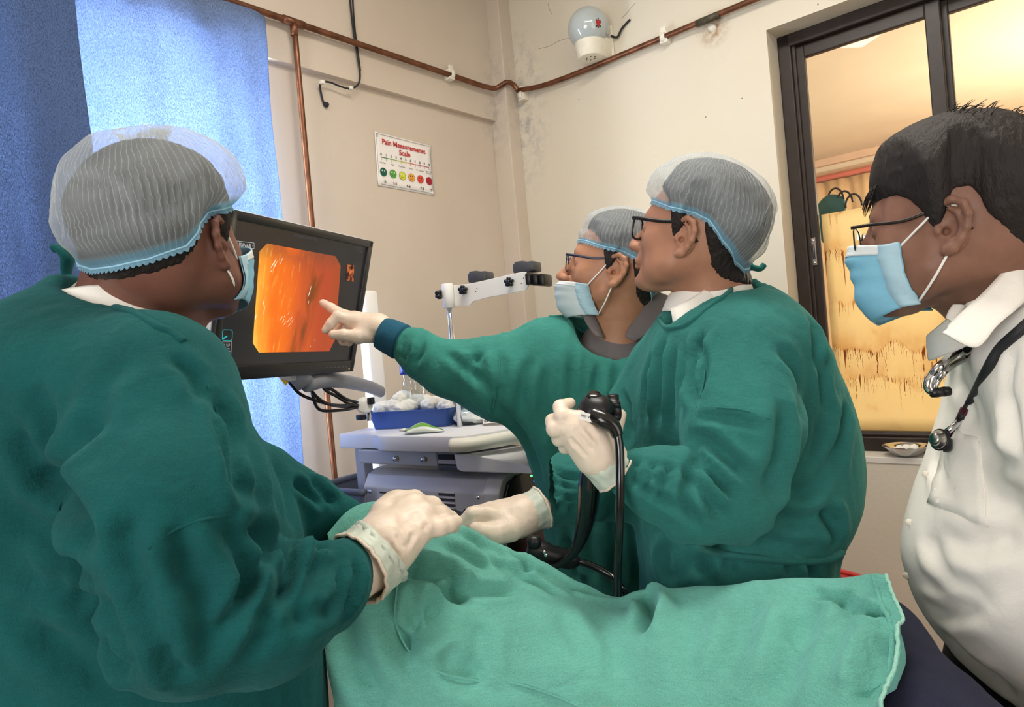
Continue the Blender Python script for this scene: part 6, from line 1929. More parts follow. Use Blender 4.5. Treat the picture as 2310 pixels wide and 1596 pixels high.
cre3 = [  # sleeve: bunching at the elbow, long drags on the back
    ([(1555, 985), (1600, 1000), (1650, 1040), (1690, 1090)], .012, .010), ([(1555, 1000), (1585, 1040), (1625, 1090), (1670, 1130)], .010, .009),
    ([(1570, 950), (1640, 948), (1720, 965)], .008, .006), ([(1560, 1020), (1570, 1070), (1600, 1130), (1640, 1180)], .010, .009),
    ([(1550, 1045), (1545, 1090), (1550, 1140), (1575, 1190)], .010, .010), ([(1520, 1050), (1500, 1090), (1490, 1140)], .009, .007),
    ([(1480, 1035), (1465, 1080), (1455, 1120)], .008, .006), ([(1440, 1030), (1430, 1070), (1425, 1100)], .007, .006), ([(1420, 1040), (1470, 1050), (1530, 1060)], .007, .0025),
    ([(1420, 1062), (1470, 1075), (1535, 1090)], .007, .0025), ([(1420, 1085), (1480, 1120), (1560, 1170)], .007, .006),
    ([(1770, 900), (1775, 980), (1760, 1060), (1720, 1120)], .022, .022), ([(1800, 880), (1810, 960), (1800, 1050), (1770, 1120)], .016, .010),
    ([(1745, 780), (1790, 830), (1810, 900)], .014, .009), ([(1850, 900), (1845, 1000), (1800, 1100), (1740, 1160)], .014, .010), ([(1880, 1000), (1850, 1080), (1790, 1140)], .012, .008),
    ([(1590, 740), (1570, 800), (1560, 870), (1565, 920)], .010, .010), ([(1575, 760), (1590, 830), (1575, 905)], .007, .007),
    ([(1500, 760), (1490, 850), (1480, 960)], .011, .009), ([(1525, 770), (1520, 860), (1510, 970)], .010, .008), ([(1545, 770), (1545, 850), (1535, 930)], .009, .007), ([(1470, 800), (1458, 880), (1455, 950)], .010, .008),
    ([(1700, 1160), (1780, 1180), (1850, 1170), (1900, 1190)], .016, .014), ([(1680, 1190), (1760, 1225), (1840, 1235)], .014, .010), ([(1860, 1140), (1880, 1180), (1880, 1230)], .012, .010),
    ([(1880, 760), (1860, 850), (1870, 950)], .012, .006), ([(1910, 900), (1900, 990), (1880, 1080)], .012, .007), ([(1820, 700), (1840, 780), (1850, 860)], .012, .006),
    ([(1560, 1240), (1590, 1280), (1610, 1330)], .012, .008), ([(1640, 1250), (1650, 1300)], .01, .007), ([(1780, 1262), (1785, 1310)], .01, .008), ([(1830, 1262), (1838, 1310)], .01, .008), ([(1480, 1180), (1500, 1260), (1520, 1320)], .014, .010), ([(1500, 1290), (1580, 1270), (1650, 1230)], .014, .007),
    ([(1215, 1070), (1250, 1090), (1300, 1100)], .007, .007), ([(1205, 1090), (1250, 1115), (1310, 1130)], .007, .007), ([(1235, 1055), (1270, 1075), (1320, 1085)], .007, .006), ([(1215, 1115), (1260, 1140), (1310, 1150)], .007, .006),
    ([(1400, 880), (1420, 930), (1425, 990)], .009, .008), ([(1385, 905), (1400, 960), (1400, 1010)], .008, .007)]
V = fold(V, Q, [(a_, b_, c_ * (1.8 if b_ < .0125 else 1.0)) for a_, b_, c_ in cre3])
g3 = mk('gown', (V, Q), M_GREEN, p3)
nb = pin(V, [(1692, 622), (1668, 632), (1640, 655), (1605, 690), (1570, 720), (1535, 738), (1505, 738), (1488, 722)], 10)
mk('neck_binding', ribbon(nb + _F * .002, .0065, .004), M_GREEN, g3)
for pts, w in (([(1568, 918), (1620, 918), (1680, 928), (1740, 945)], .0016), ([(1590, 745), (1585, 800), (1592, 850), (1580, 900)], .0016)):
    mk('seam', tube(catmull(pin(V, pts, 10), 5) - _F * .001, w, 6), M_GREEN, g3)
bl_ = pin(V, [(1560, 1235), (1620, 1250), (1700, 1262), (1790, 1268), (1860, 1262), (1892, 1250)], 12)
mk('belt_tie', ribbon(bl_ - _F * .004, .013, .006), M_GREEN, g3)
kn = P(1690, 602, 1.37)
mk('neck_tie', join(ribbon([kn, kn + _R * .008 - _U * .002, kn + _R * .022 - _U * .004, kn + _R * .03 + _U * .004], .007, .006), tube([kn - _R * .004, kn + _R * .006], .008, 8)), M_GREEN, g3)
legs(p3, np.array([p3base[0], p3base[1], .8]), (-.85, .5, 0))
tag(p3, 'man in green gown, mesh cap and black glasses holding the endoscope, no mask', 'person')
# left hand round the control section
def sq(v, s): v = np.asarray(v, float); return (v / np.linalg.norm(v), s)
gl3 = build_hand2(p3, c(1372, 1012, 1.055), c(1328, 1036, 1.04),
    [[c(1312, 948, 1.035), c(1268, 940, 1.035), c(1264, 919, 1.05), c(1286, 911, 1.062)], [c(1292, 962, 1.03), c(1251, 969, 1.035), c(1247, 951, 1.06), c(1270, 940, 1.08)],
     [c(1290, 982, 1.032), c(1262, 990, 1.045), c(1264, 980, 1.08), c(1290, 970, 1.10)], [c(1298, 1002, 1.04), c(1276, 1010, 1.06), c(1284, 1000, 1.09), c(1305, 992, 1.10)]],
    [c(1362, 1000, 1.06), c(1380, 968, 1.075), c(1391, 950, 1.085), c(1398, 938, 1.09)], [c(1335, 1005, 1.045), c(1350, 1028, 1.047), c(1385, 1058, 1.052)], [.027, .027, .029],
    cre=[([(1300, 975), (1322, 1000), (1338, 1020)], .005, .0025), ([(1292, 995), (1312, 1015), (1326, 1034)], .004, .0025), ([(1320, 960), (1345, 995)], .005, .002), ([(1285, 985), (1305, 1010)], .004, .002)])
cuff(gl3, [P(1345, 1026, 1.047), P(1362, 1045, 1.049), P(1386, 1066, 1.052)], [.030, .033, .036], 12)
gr3 = build_hand2(p3, c(1168, 1185, 1.185), c(1182, 1150, 1.225),
    [[c(1098, 1160, 1.185), c(1064, 1160, 1.178), c(1046, 1180, 1.178), c(1056, 1200, 1.185)], [c(1106, 1152, 1.205), c(1072, 1158, 1.20), c(1054, 1180, 1.20), c(1064, 1200, 1.20)],
     [c(1116, 1150, 1.225), c(1084, 1158, 1.22), c(1068, 1180, 1.22), c(1078, 1198, 1.22)], [c(1128, 1152, 1.245), c(1100, 1162, 1.24), c(1086, 1182, 1.24), c(1094, 1198, 1.235)]],
    [c(1150, 1195, 1.175), c(1118, 1206, 1.165), c(1090, 1200, 1.165), c(1070, 1192, 1.17)], [c(1160, 1172, 1.205), c(1180, 1162, 1.212), c(1208, 1152, 1.225)], [.029, .029, .029], thr=(.022, .0185, .0150, .0118))
cuff(gr3, [P(1172, 1166, 1.208), P(1195, 1157, 1.217), P(1220, 1146, 1.226)], [.032, .034, .037], 12)

# ================================================================== PERSON 2: man pointing at the screen
p2base = P(1340, 1100, 1.62); p2 = empty('person', np.array([p2base[0], p2base[1], 0]))
H2 = Head((1380, 613), 1.455, 1, 168, -16, 1)
SK2 = skin_mat('tan_skin', (172, 122, 94), (188, 136, 106))
build_head(p2, H2, SK2, nose=1.5, jaw=.9, neck=[((-.015, 0, -.03), .050), (H2.loc(P(1395, 705, 1.54)), .054), (H2.loc(P(1400, 790, 1.57)), .085)], hair_t=(.002, .016), lips=False)
build_cap(p2, H2, (-.010, 0, .040), (.13, .10, .10), (.004, .012), seed=8, lift=-.002)
build_glasses('thin dark blue glasses on the man pointing at the screen', H2, mat('navy_spectacle_frame', (30, 32, 58), .3, var=0), .0255, .018, .0012, .106, -.006, .0015, round_=.6)
build_mask(p2, H2, cen=[(.116, -.052), (.126, -.060), (.124, -.076), (.118, -.096), (.106, -.116), (.084, -.130)], side_top=(.046, .066, -.048), side_bot=(.010, .060, -.110), colr=mask_mat('pale_mask_fabric', (196, 210, 214)))
patch([(1448, 648, 1.545), (1450, 678, 1.515), (1436, 712, 1.495), (1418, 742, 1.485), (1410, 760, 1.48)], [(1515, 672, 1.545), (1500, 705, 1.51), (1484, 730, 1.485), (1462, 752, 1.475), (1430, 772, 1.475)], p2, M_GREYSHIRT)
patch([(1312, 702, 1.50), (1318, 722, 1.495), (1330, 742, 1.49), (1345, 758, 1.485)], [(1330, 698, 1.52), (1340, 712, 1.51), (1350, 735, 1.50), (1362, 765, 1.49)], p2, M_GREYSHIRT)
f = Field(c(1390, 800, 1.58) - np.array([.16, .06, .14]), c(1390, 720, 1.58) + np.array([.16, .05, .14]), .007)
f.ell(c(1400, 815, 1.585), (.125, .085, .10), .01); f.cone(c(1398, 735, 1.56), c(1400, 800, 1.58), .062, .09, .03)
V2, Q2 = cam_mesh(f, 2); mk('shirt', (V2, Q2), M_GREYSHIRT, p2)
f = Field(c(1160, 770, 1.58) - np.array([.36, .12, .30]), c(1500, 690, 1.62) + np.array([.22, .06, .28]), .0085)
f = Field(np.array([-.32, -1.12, 1.28]), np.array([.48, .18, 1.88]), .0085)
f.stack([lev(722, 1320, 1480, 1.62, .07), lev(750, 1270, 1515, 1.62, .11), lev(790, 1215, 1560, 1.62, .15), lev(860, 1170, 1580, 1.62, .17), lev(950, 1165, 1580, 1.62, .18), lev(1040, 1195, 1570, 1.62, .18),
         lev(1140, 1222, 1560, 1.62, .18), lev(1250, 1235, 1560, 1.62, .18), lev(1500, 1235, 1580, 1.62, .19), lev(1820, 1225, 1600, 1.62, .20)], .03, p=2.3)
f.ell(c(1250, 800, 1.56), (.10, .085, .10), .06)
f.chain([c(1230, 840, 1.54), c(1120, 850, 1.53), c(1010, 832, 1.53)], [.095, .078, .060], .05)
f.chain([c(1010, 832, 1.53), c(955, 802, 1.54), c(925, 783, 1.545)], [.060, .050, .042], .02)
f.cone(c(1240, 900, 1.56), c(1130, 880, 1.54), .10, .05, .06)
f.cone(c(1380, 745, 1.53), c(1375, 640, 1.5), .082, .09, .02, 'sub')
f.cone(c(1340, 745, 1.47), c(1350, 690, 1.45), .04, .05, .02, 'sub')
V, Q = cam_mesh(f, 2)
V = wrinkle(V, Q, .0026, 8, 51, (1.4, 1.4, .5)); V = wrinkle(V, Q, .0022, 19, 54, (1.5, 1.5, .3))
cre2 = [([(1080, 790), (1085, 830), (1105, 900)], .012, .010), ([(1075, 795), (1060, 830), (1080, 880)], .010, .009), ([(1120, 785), (1135, 850), (1120, 930)], .010, .006), ([(950, 745), (945, 790), (930, 825)], .009, .009),
    ([(1000, 790), (1040, 830), (1090, 860)], .010, .006), ([(930, 760), (920, 800), (905, 815)], .006, .005), ([(915, 748), (908, 790), (895, 808)], .005, .004), ([(1110, 900), (1150, 950), (1200, 1020), (1230, 1100)], .016, .010),
    ([(1200, 800), (1180, 870), (1170, 940)], .012, .007), ([(1230, 820), (1225, 900), (1230, 990)], .010, .006), ([(1290, 770), (1285, 860), (1290, 950)], .010, .006), ([(1340, 800), (1345, 880), (1350, 960)], .010, .006), ([(1390, 800), (1390, 860), (1380, 920)], .010, .006), ([(1250, 960), (1260, 1040), (1280, 1100)], .012, .008),
    ([(1320, 1180), (1330, 1250), (1340, 1320)], .014, .012), ([(1380, 1170), (1395, 1240), (1400, 1320)], .014, .012), ([(1430, 1180), (1440, 1260), (1450, 1320)], .014, .012), ([(1280, 1200), (1290, 1270), (1300, 1320)], .012, .010)]
V = fold(V, Q, [(a_, b_, c_ * (1.8 if b_ < .0125 else 1.0)) for a_, b_, c_ in cre2])
g2 = mk('gown', (V, Q), M_GREEN2, p2)
nb = pin(V, [(1240, 715), (1280, 712), (1305, 738), (1340, 755), (1390, 766), (1440, 768)], 10)
mk('neck_binding', ribbon(nb + _F * .002, .0065, .004), M_GREEN2, g2)
mk('seam', tube(catmull(pin(V, [(1128, 775), (1126, 830), (1120, 890), (1108, 940)], 10), 5) - _F * .001, .0018, 6), M_GREEN2, g2)
mk('knit_cuff', (lambda q: q)(tube(catmull([P(905, 772, 1.545), P(885, 762, 1.55), P(862, 752, 1.555)], 5), [.042, .041, .040, .037], 28)), cloth_mat('blue_knit', (34, 84, 108), .15, 900), g2)
legs(p2, np.array([p2base[0], p2base[1], .8]), (-.98, .2, 0))
tag(p2, 'man in green gown and glasses pointing a gloved finger at the monitor', 'person')
gl2 = build_hand2(p2, c(852, 730, 1.562), c(858, 752, 1.553),
    [[c(795, 716, 1.572), c(768, 708, 1.585), c(747, 695, 1.60), c(729, 684, 1.615)], [c(790, 722, 1.558), c(762, 713, 1.552), c(746, 731, 1.55), c(735, 745, 1.55)],
     [c(795, 738, 1.57), c(768, 738, 1.585), c(758, 754, 1.58), c(772, 764, 1.565)], [c(803, 750, 1.575), c(782, 758, 1.59), c(774, 770, 1.585), c(788, 774, 1.57)]],
    [c(838, 756, 1.545), c(808, 760, 1.535), c(776, 756, 1.53), c(752, 755, 1.53)], [c(830, 738, 1.56), c(855, 742, 1.557), c(885, 758, 1.553)], [.023, .0235, .027])

# ================================================================== PERSON 1: man from behind, left foreground
p1base = P(260, 1100, .86); p1 = empty('person', np.array([p1base[0], p1base[1], 0]))
H1 = Head((498, 555), .895, -1, 78, -12, -2, .95)
SK1 = skin_mat('dark_brown_skin', (108, 70, 58), (126, 84, 70))
build_head(p1, H1, SK1, fat=.008, neck=[((-.025, 0, -.03), .066), (H1.loc(P(318, 660, .93)), .070), (H1.loc(P(300, 760, .93)), .10)], hair_t=(.0012, .024), lips=False, h=.0019, hairline=(HAIRLINE[0], HAIRLINE[1][:-3] + [-.030, -.036, -.036]))
build_cap(p1, H1, (-.012, 0, .040), (.14, .12, .12), (.005, .018), ([0, 40, 72, 92, 106, 122, 150, 180], [.050, .046, .036, .030, .014, -.010, -.018, -.020]), seed=1, puff=(((.7, -.7, .2), .030), ((0, 0, 1), .014)))
build_mask(p1, H1, cen=[(.122, -.018), (.127, -.036), (.122, -.056), (.117, -.076), (.106, -.100), (.086, -.116)], side_bot=(.016, .062, -.088))
collar(p1, P(285, 735, .93), np.array([-.15, 0, 1.]), (.6, .75, 0), .082, .050, .02, M_WHITE, gap=60, flare=.016)
f = Field(np.array([-.84, -.95, .50]), np.array([-.12, .17, 1.20]), .0062)
f.stack([lev(632, 165, 290, .955, .05), lev(665, 110, 340, .95, .10), lev(700, 70, 382, .94, .14), lev(740, 25, 393, .93, .17), lev(800, -40, 433, .92, .19), lev(880, -110, 485, .91, .188), lev(1000, -150, 553, .90, .188), lev(1100, -165, 610, .90, .188),
         lev(1200, -170, 655, .90, .188), lev(1300, -175, 680, .90, .188), lev(1450, -180, 712, .90, .188), lev(1600, -190, 728, .90, .188), lev(2300, -200, 730, .90, .188)], .03, p=2.3)
f.ell(c(285, 860, .83), (.105, .075, .11), .07)
f.chain([c(345, 890, .79), c(395, 1150, .705), c(430, 1395, .675)], [.095, .088, .070], .024)
f.chain([c(430, 1400, .68), c(600, 1385, .72), c(735, 1325, .78), c(782, 1282, .81)], [.070, .068, .047, .032], .013)
f.chain([c(590, 1100, 1.02), c(690, 1150, 1.05), c(770, 1170, 1.07)], [.060, .048, .036], .03)
f.cone(c(330, 690, .92), c(370, 590, .92), .092, .11, .02, 'sub')
V, Q = cam_mesh(f, 2)
V = wrinkle(V, Q, .0024, 8, 11); V = wrinkle(V, Q, .0014, 17, 14, (1.5, 1.5, .35))
cre1 = [([(95, 1030), (130, 1080), (160, 1180), (200, 1260)], .020, .020), ([(230, 930), (175, 1000), (150, 1090), (190, 1190)], .016, .012), ([(0, 1080), (80, 1190), (170, 1290), (215, 1350)], .018, .014), ([(10, 1180), (60, 1290), (150, 1390)], .014, .008),
    ([(480, 870), (520, 960), (545, 1060), (560, 1150)], .012, .010), ([(470, 900), (500, 1010), (520, 1100)], .006, .006), ([(540, 930), (570, 1030), (590, 1130), (600, 1220)], .014, .012), ([(620, 1030), (650, 1120), (660, 1200)], .016, .010),
    ([(360, 1230), (420, 1300), (440, 1400), (430, 1500)], .014, .010), ([(450, 1180), (470, 1290), (480, 1420), (450, 1530)], .014, .012), ([(310, 1280), (340, 1380), (400, 1480)], .014, .010), ([(500, 1170), (540, 1260), (560, 1360)], .012, .010),
    ([(540, 1170), (590, 1230), (610, 1310)], .012, .010), ([(580, 1190), (640, 1240), (660, 1320), (640, 1400)], .012, .012), ([(600, 1270), (570, 1330), (520, 1400), (470, 1490)], .014, .010), ([(690, 1260), (650, 1330), (600, 1420), (530, 1500)], .013, .010),
    ([(730, 1240), (720, 1300), (690, 1370), (640, 1440)], .011, .010), ([(770, 1240), (770, 1300), (750, 1360), (700, 1410)], .009, .009), ([(795, 1250), (800, 1300), (790, 1350), (760, 1390)], .008, .008), ([(620, 1230), (680, 1235), (740, 1230)], .010, .009),
    ([(230, 1330), (260, 1430), (330, 1520)], .016, .010), ([(60, 1430), (150, 1480), (260, 1560)], .016, .010), ([(280, 800), (220, 900), (210, 1000)], .014, .006), ([(660, 1090), (700, 1110), (740, 1150)], .009, .009), ([(690, 1080), (730, 1110), (760, 1140)], .008, .008), ([(20, 1350), (80, 1420), (180, 1470)], .014, .008),
    ([(219, 1441), (247, 1486), (292, 1531)], .010, .009), ([(365, 1452), (382, 1497), (427, 1542)], .010, .008), ([(560, 1290), (540, 1360), (500, 1440)], .009, .007), ([(640, 1270), (620, 1340), (570, 1420)], .008, .007), ([(665, 1245), (660, 1300), (640, 1350)], .007, .006), ([(705, 1250), (700, 1310), (672, 1380)], .007, .006), ([(750, 1245), (745, 1300), (722, 1350)], .006, .006), ([(400, 1180), (410, 1260), (400, 1340)], .011, .006), ([(300, 1160), (290, 1240), (310, 1310)], .012, .006), ([(60, 870), (110, 930), (130, 1010)], .012, .005), ([(30, 960), (60, 1040), (110, 1120)], .011, .006), ([(120, 1290), (180, 1340), (240, 1360)], .010, .006), ([(380, 800), (430, 850), (460, 920)], .010, .005)]
V = fold(V, Q, [(a_, b_, c_ * (1.8 if b_ < .0125 else 1.0)) for a_, b_, c_ in cre1])
g1 = mk('gown', (V, Q), M_GREEN1, p1)
nb = pin(V, [(262, 684), (300, 704), (350, 730), (385, 752), (410, 770)], 12)
mk('neck_binding', ribbon(nb + _F * .003, .0065, .004), M_GREEN1, g1)
for pts in ([(330, 1245), (400, 1200), (460, 1175), (520, 1165)], [(475, 870), (490, 940), (510, 1010), (520, 1090), (522, 1160)]):
    mk('seam', tube(catmull(pin(V, pts, 10), 5) - _F * .001, .0016, 6), M_GREEN1, g1)
k0_ = P(150, 632, .97)
def kk(x, y, d=.97): return P(x, y, d)
mk('neck_tie', join(tube(catmull([kk(205, 650), kk(178, 636), kk(150, 632), kk(128, 640), kk(135, 655), kk(158, 650)], 5), .007, 10, flat=(1.3, 1)),
    tube(catmull([kk(150, 634), kk(150, 605), kk(152, 580), kk(135, 562), kk(122, 558), kk(125, 568)], 5), [.006, .008, .010, .009, .006, .004], 10, flat=(1.4, .7)),
    tube(catmull([kk(150, 636), kk(140, 660), kk(132, 672), kk(120, 690)], 5), .007, 10, flat=(1.5, .8)),
    tube(catmull([kk(130, 668), kk(100, 695), kk(70, 730), kk(40, 752, .96), kk(5, 770, .95), kk(-30, 790, .94)], 5), [.006, .008, .009, .011, .016, .022], 10, flat=(1.2, .6)),
    tube([kk(146, 624), kk(152, 646)], .011, 10)), M_GREEN1, g1)
# shirt showing at the open back of the gown
f = Field(np.array([-.80, -.25, .82]), np.array([-.35, .16, 1.12]), .008)
f.stack([lev(640, 170, 280, .965, .045), lev(680, 110, 330, .96, .10), lev(720, 60, 370, .95, .14), lev(760, 15, 400, .945, .16), lev(800, -20, 430, .94, .17)], .02)
V2, Q2 = cam_mesh(f, 2); mk('shirt', (V2, Q2), M_WHITE, p1)
legs(p1, np.array([p1base[0] + .0, p1base[1] - .0, .8]), (.8, .6, 0), top=.7)
tag(p1, 'man in green gown and mesh cap seen from behind, left foreground', 'person')
gl1 = build_hand2(p1, c(838, 1215, .875), c(872, 1272, .838),
    [[c(898, 1133, .925), c(935, 1128, .945), c(960, 1142, .965), c(970, 1162, .975)], [c(935, 1140, .908), c(974, 1144, .93), c(998, 1162, .95), c(1004, 1182, .965)],
     [c(955, 1160, .890), c(992, 1164, .905), c(1014, 1174, .92), c(1022, 1188, .935)], [c(955, 1192, .872), c(990, 1190, .878), c(1012, 1184, .888), c(1028, 1178, .898)]],
    [c(868, 1160, .905), c(888, 1140, .945), c(915, 1142, .975), c(930, 1150, .99)], [c(870, 1225, .86), c(848, 1252, .85), c(800, 1290, .82)], [.036, .033, .035], sc=1.12,
    cre=[([(862, 1205), (885, 1245), (895, 1280)], .006, .004), ([(848, 1215), (872, 1256), (882, 1290)], .005, .004), ([(890, 1205), (915, 1240)], .005, .0025), ([(915, 1240), (935, 1200)], .004, .002), ([(962, 1180), (958, 1200)], .004, .002), ([(900, 1150), (915, 1175), (920, 1200)], .008, .002), ([(935, 1152), (940, 1180)], .007, .002)])
cuff(gl1, [P(862, 1240, .853), P(842, 1258, .845), P(805, 1286, .822)], [.046, .045, .045], 16, wob=.0016)

# ================================================================== PERSON 4: man in a white shirt, right edge
p4base = P(2480, 1300, 1.0); p4 = empty('person', np.array([p4base[0], p4base[1], 0]))
H4 = Head((2126, 520), .90, 1, 142, -4, 4, 1.03)
SK4 = skin_mat('deep_brown_skin', (122, 86, 70), (142, 102, 84))
HL4 = ([0, 25, 42, 54, 62, 70, 78, 86, 92, 108, 120, 138, 160, 180], [.038, .038, .038, .032, .021, .006, -.014, -.012, .036, .036, -.002, -.026, -.046, -.050])
body4, hair4 = build_head(p4, H4, SK4, fat=.004, nose=1.0, neck=[((-.02, 0, -.03), .062), (H4.loc(P(2250, 650, .985)), .066), (H4.loc(P(2320, 740, 1.02)), .078)], hair_t=(.0015, .038), hairline=HL4, lips=False, hair_noise=.0009, feather=.6, hsm=22)
wv = []
rs_ = np.random.default_rng(4)
for k in range(170):
    if k < 95:      # short stray hairs along the crown
        a = rs_.uniform(-1.2, 1.2); b = rs_.uniform(.2, 1.35); n_ = np.array([-math.sin(b) * math.cos(a) * .9 + .25, math.sin(a) * .55, math.cos(b) * .9 + .35]); n_ /= np.linalg.norm(n_)
        p0 = np.array((-.006, 0, .030)) + n_ * np.array((.124, .104, .124)); d_ = n_ * .4 + np.array([-.5, 0, .15]) + rs_.normal(0, .3, 3)
        L_ = rs_.uniform(.010, .022)
    else:           # fringe over the forehead
        y_ = rs_.uniform(-.05, .055); p0 = np.array((.100 - 6 * y_ * y_, y_, .056)); d_ = np.array([.35, rs_.normal(0, .25), -.9]); L_ = rs_.uniform(.012, .026)
    d_ /= np.linalg.norm(d_)
    wv.append((lambda q: (H4.W(q[0]), q[1]))(tube(catmull([p0 - d_ * .004, p0 + d_ * L_ * .5 + rs_.normal(0, .0012, 3), p0 + d_ * L_ + np.array([0, 0, -.004])], 3), [.0008, .0006, .0002], 4)))
st_h = mk('stray_hair', join(*wv), M_HAIR, p4); st_h['kind'] = 'stuff'
build_mask(p4, H4, cen=[(.122, -.018), (.128, -.036), (.123, -.056), (.118, -.076), (.111, -.108), (.088, -.131)], side_top=(.048, .067, -.026), side_bot=(.026, .060, -.106), colr=mask_mat('sky_blue_mask_fabric', (128, 190, 216)))
build_glasses('thin dark metal glasses on the man in the white shirt', H4, mat('dark_metal_frame', (52, 44, 40), .3, metal=.6, var=0), .026, .020, .0011, .110, -.012, .0013, round_=.7)
patch([(2345, 535, .95), (2285, 590, .91), (2225, 655, .885), (2172, 705, .878), (2140, 738, .885)], [(2350, 630, .92), (2300, 690, .865), (2250, 735, .85), (2200, 785, .85), (2124, 752, .865)], p4, M_WHITE)
patch([(2150, 690, .93), (2140, 705, .925), (2135, 720, .92)], [(2175, 690, .93), (2165, 710, .92), (2150, 735, .91)], p4, M_WHITE)
collar(p4, P(2275, 715, .985), np.array([-.1, .0, 1.]) + H4.F * .45, H4.F, .088, .07, .03, M_WHITE, gap=12, flare=.010, rx=1.12)
f = Field(c(2020, 1640, 1.0) - np.array([.03, .06, .36]), c(2960, 620, 1.0) + np.array([.02, .03, .28]), .0066)
f.stack([lev(640, 2290, 2520, 1.03, .08), lev(690, 2220, 2640, 1.02, .13), lev(760, 2213, 2760, 1.01, .17), lev(860, 2200, 2840, 1.0, .19), lev(960, 2180, 2870, 1.0, .20), lev(1050, 2154, 2880, 1.0, .21), lev(1130, 2124, 2890, 1.0, .22),
         lev(1210, 2104, 2890, 1.0, .23), lev(1300, 2099, 2890, 1.0, .235), lev(1390, 2120, 2890, 1.0, .23), lev(1460, 2156, 2890, 1.0, .22), lev(1530, 2218, 2890, 1.0, .20), lev(1600, 2288, 2880, 1.0, .18)], .02, p=2.3)
f.ell(c(2430, 800, .90), (.11, .09, .10), .06)
f.chain([c(2430, 830, .87), c(2440, 1000, .84)], [.088, .085], .05)
f.cone(c(2290, 680, .99), c(2240, 560, .96), .086, .11, .02, 'sub')
V, Q = cam_mesh(f, 2)
V = wrinkle(V, Q, .0026, 6, 71, (1, 1, 1.6))
cre4 = [([(2100, 1215), (2170, 1230), (2250, 1220), (2310, 1200)], .018, .010), ([(2095, 1200), (2110, 1250), (2150, 1300), (2220, 1310)], .016, .009), ([(2090, 1375), (2150, 1385), (2230, 1375)], .014, .010), ([(2130, 1430), (2200, 1500), (2290, 1560)], .02, .012), ([(2080, 1310), (2160, 1345), (2260, 1340)], .016, .007),
    ([(2215, 1010), (2260, 1040), (2310, 1040)], .014, .007), ([(2270, 880), (2280, 960), (2300, 1040)], .012, .010), ([(2150, 850), (2180, 900), (2200, 960)], .012, .006), ([(2110, 1020), (2120, 1080), (2150, 1130)], .012, .007), ([(2230, 1130), (2270, 1150), (2310, 1140)], .014, .007), ([(2290, 790), (2275, 850), (2272, 940)], .006, .005)]
V = fold(V, Q, cre4)
V4 = V
g4 = mk('shirt', (V, Q), M_WHITE, p4)
pk = [(2145, 965), (2202, 990), (2222, 1185), (2135, 1168), (2090, 1125), (2112, 1040)]
pv = pin(V, pk, 10); pvl = catmull(pv, 1, closed=True)
# chest pocket: a patch lying on the shirt
gridp = []
for j in range(9):
    row = []
    for i in range(9):
        a = np.array(pk[5]) * (1 - i / 8) + np.array((2206, 1000)) * (i / 8) if False else (np.array((2138, 962)) * (1 - i / 8) + np.array((2204, 992)) * (i / 8))
        b = np.array((2092, 1130)) * (1 - i / 8) + np.array((2222, 1186)) * (i / 8)
        row.append(tuple(a * (1 - j / 8) + b * (j / 8)))
    gridp.append(row)
PV = pin(V, [q for r in gridp for q in r], 9).reshape(9, 9, 3)
PV = PV - _F * .003
mk('pocket', grid(PV, .002), M_WHITE, g4)
mk('pocket_hem', tube(np.concatenate([PV[:, 0], PV[-1, 1:], PV[::-1, -1][1:]]), .0012, 6), M_WHITE, g4)
for q in ((2091, 1068), (2049, 1180), (2046, 1300)):
    w = pin(V, [q], 12)[0]; mk('button', lathe([(0, .002), (.004, .002), (.0055, .001), (.0055, 0)], w - _F * .001 - _R * .002, -_F - _R * .6, 12), mat('pearl_button', (236, 226, 206), .25, var=0), g4)
# trousers, belly hangs over them
f = Field(c(2100, 2700, 1.06) - np.array([.05, .0, .30]), c(2900, 1400, 1.06) + np.array([.05, .0, .28]), .012)
f.stack([lev(1450, 2180, 2840, 1.06, .17), lev(1520, 2160, 2850, 1.06, .18), lev(1600, 2160, 2850, 1.06, .18), lev(1750, 2200, 2840, 1.07, .17), lev(1900, 2230, 2820, 1.08, .16), lev(2300, 2280, 2780, 1.08, .12), lev(2640, 2310, 2760, 1.08, .10)], .02)
V, Q = cam_mesh(f, 2); mk('trousers', (V, Q), mat('black_trousers', (18, 18, 20), .8, var=.1), p4)
for s in (-1, 1):
    a = np.array([p4base[0] + .09 * s * .6, p4base[1] + .09 * s * .8 + .04, 0]); fd = np.array([-.8, .6, 0])
    g = Field(a - np.array([.25, .25, .03]), a + np.array([.25, .25, .14]), .008)
    g.cone(a - fd * .05 + ZUP * .05, a + fd * .05 + ZUP * .045, .05, .043, .02); g.cone(a + fd * .05 + ZUP * .04, a + fd * .16 + ZUP * .03, .043, .032, .02)
    V, Q = g.mesh(1); V[:, 2] = np.maximum(V[:, 2], .001); mk('shoe', (V, Q), M_SHOE, p4)
tag(p4, 'man in white shirt, blue mask and glasses at the right edge', 'person')
# near arm: forearm hanging below the short sleeve
f = Field(c(2440, 1500, .84) - np.array([.12, .05, .12]), c(2440, 950, .84) + np.array([.12, .02, .12]), .007)
f.chain([c(2440, 990, .84), c(2440, 1180, .84), c(2400, 1400, .82)], [.05, .044, .032], .02); f.cone(c(2400, 1400, .82), c(2385, 1470, .82), .034, .026, .02, squash=sq((0, 0, 1), .6))
V, Q = cam_mesh(f, 2); mk('arm', (V, Q), SK4, p4)

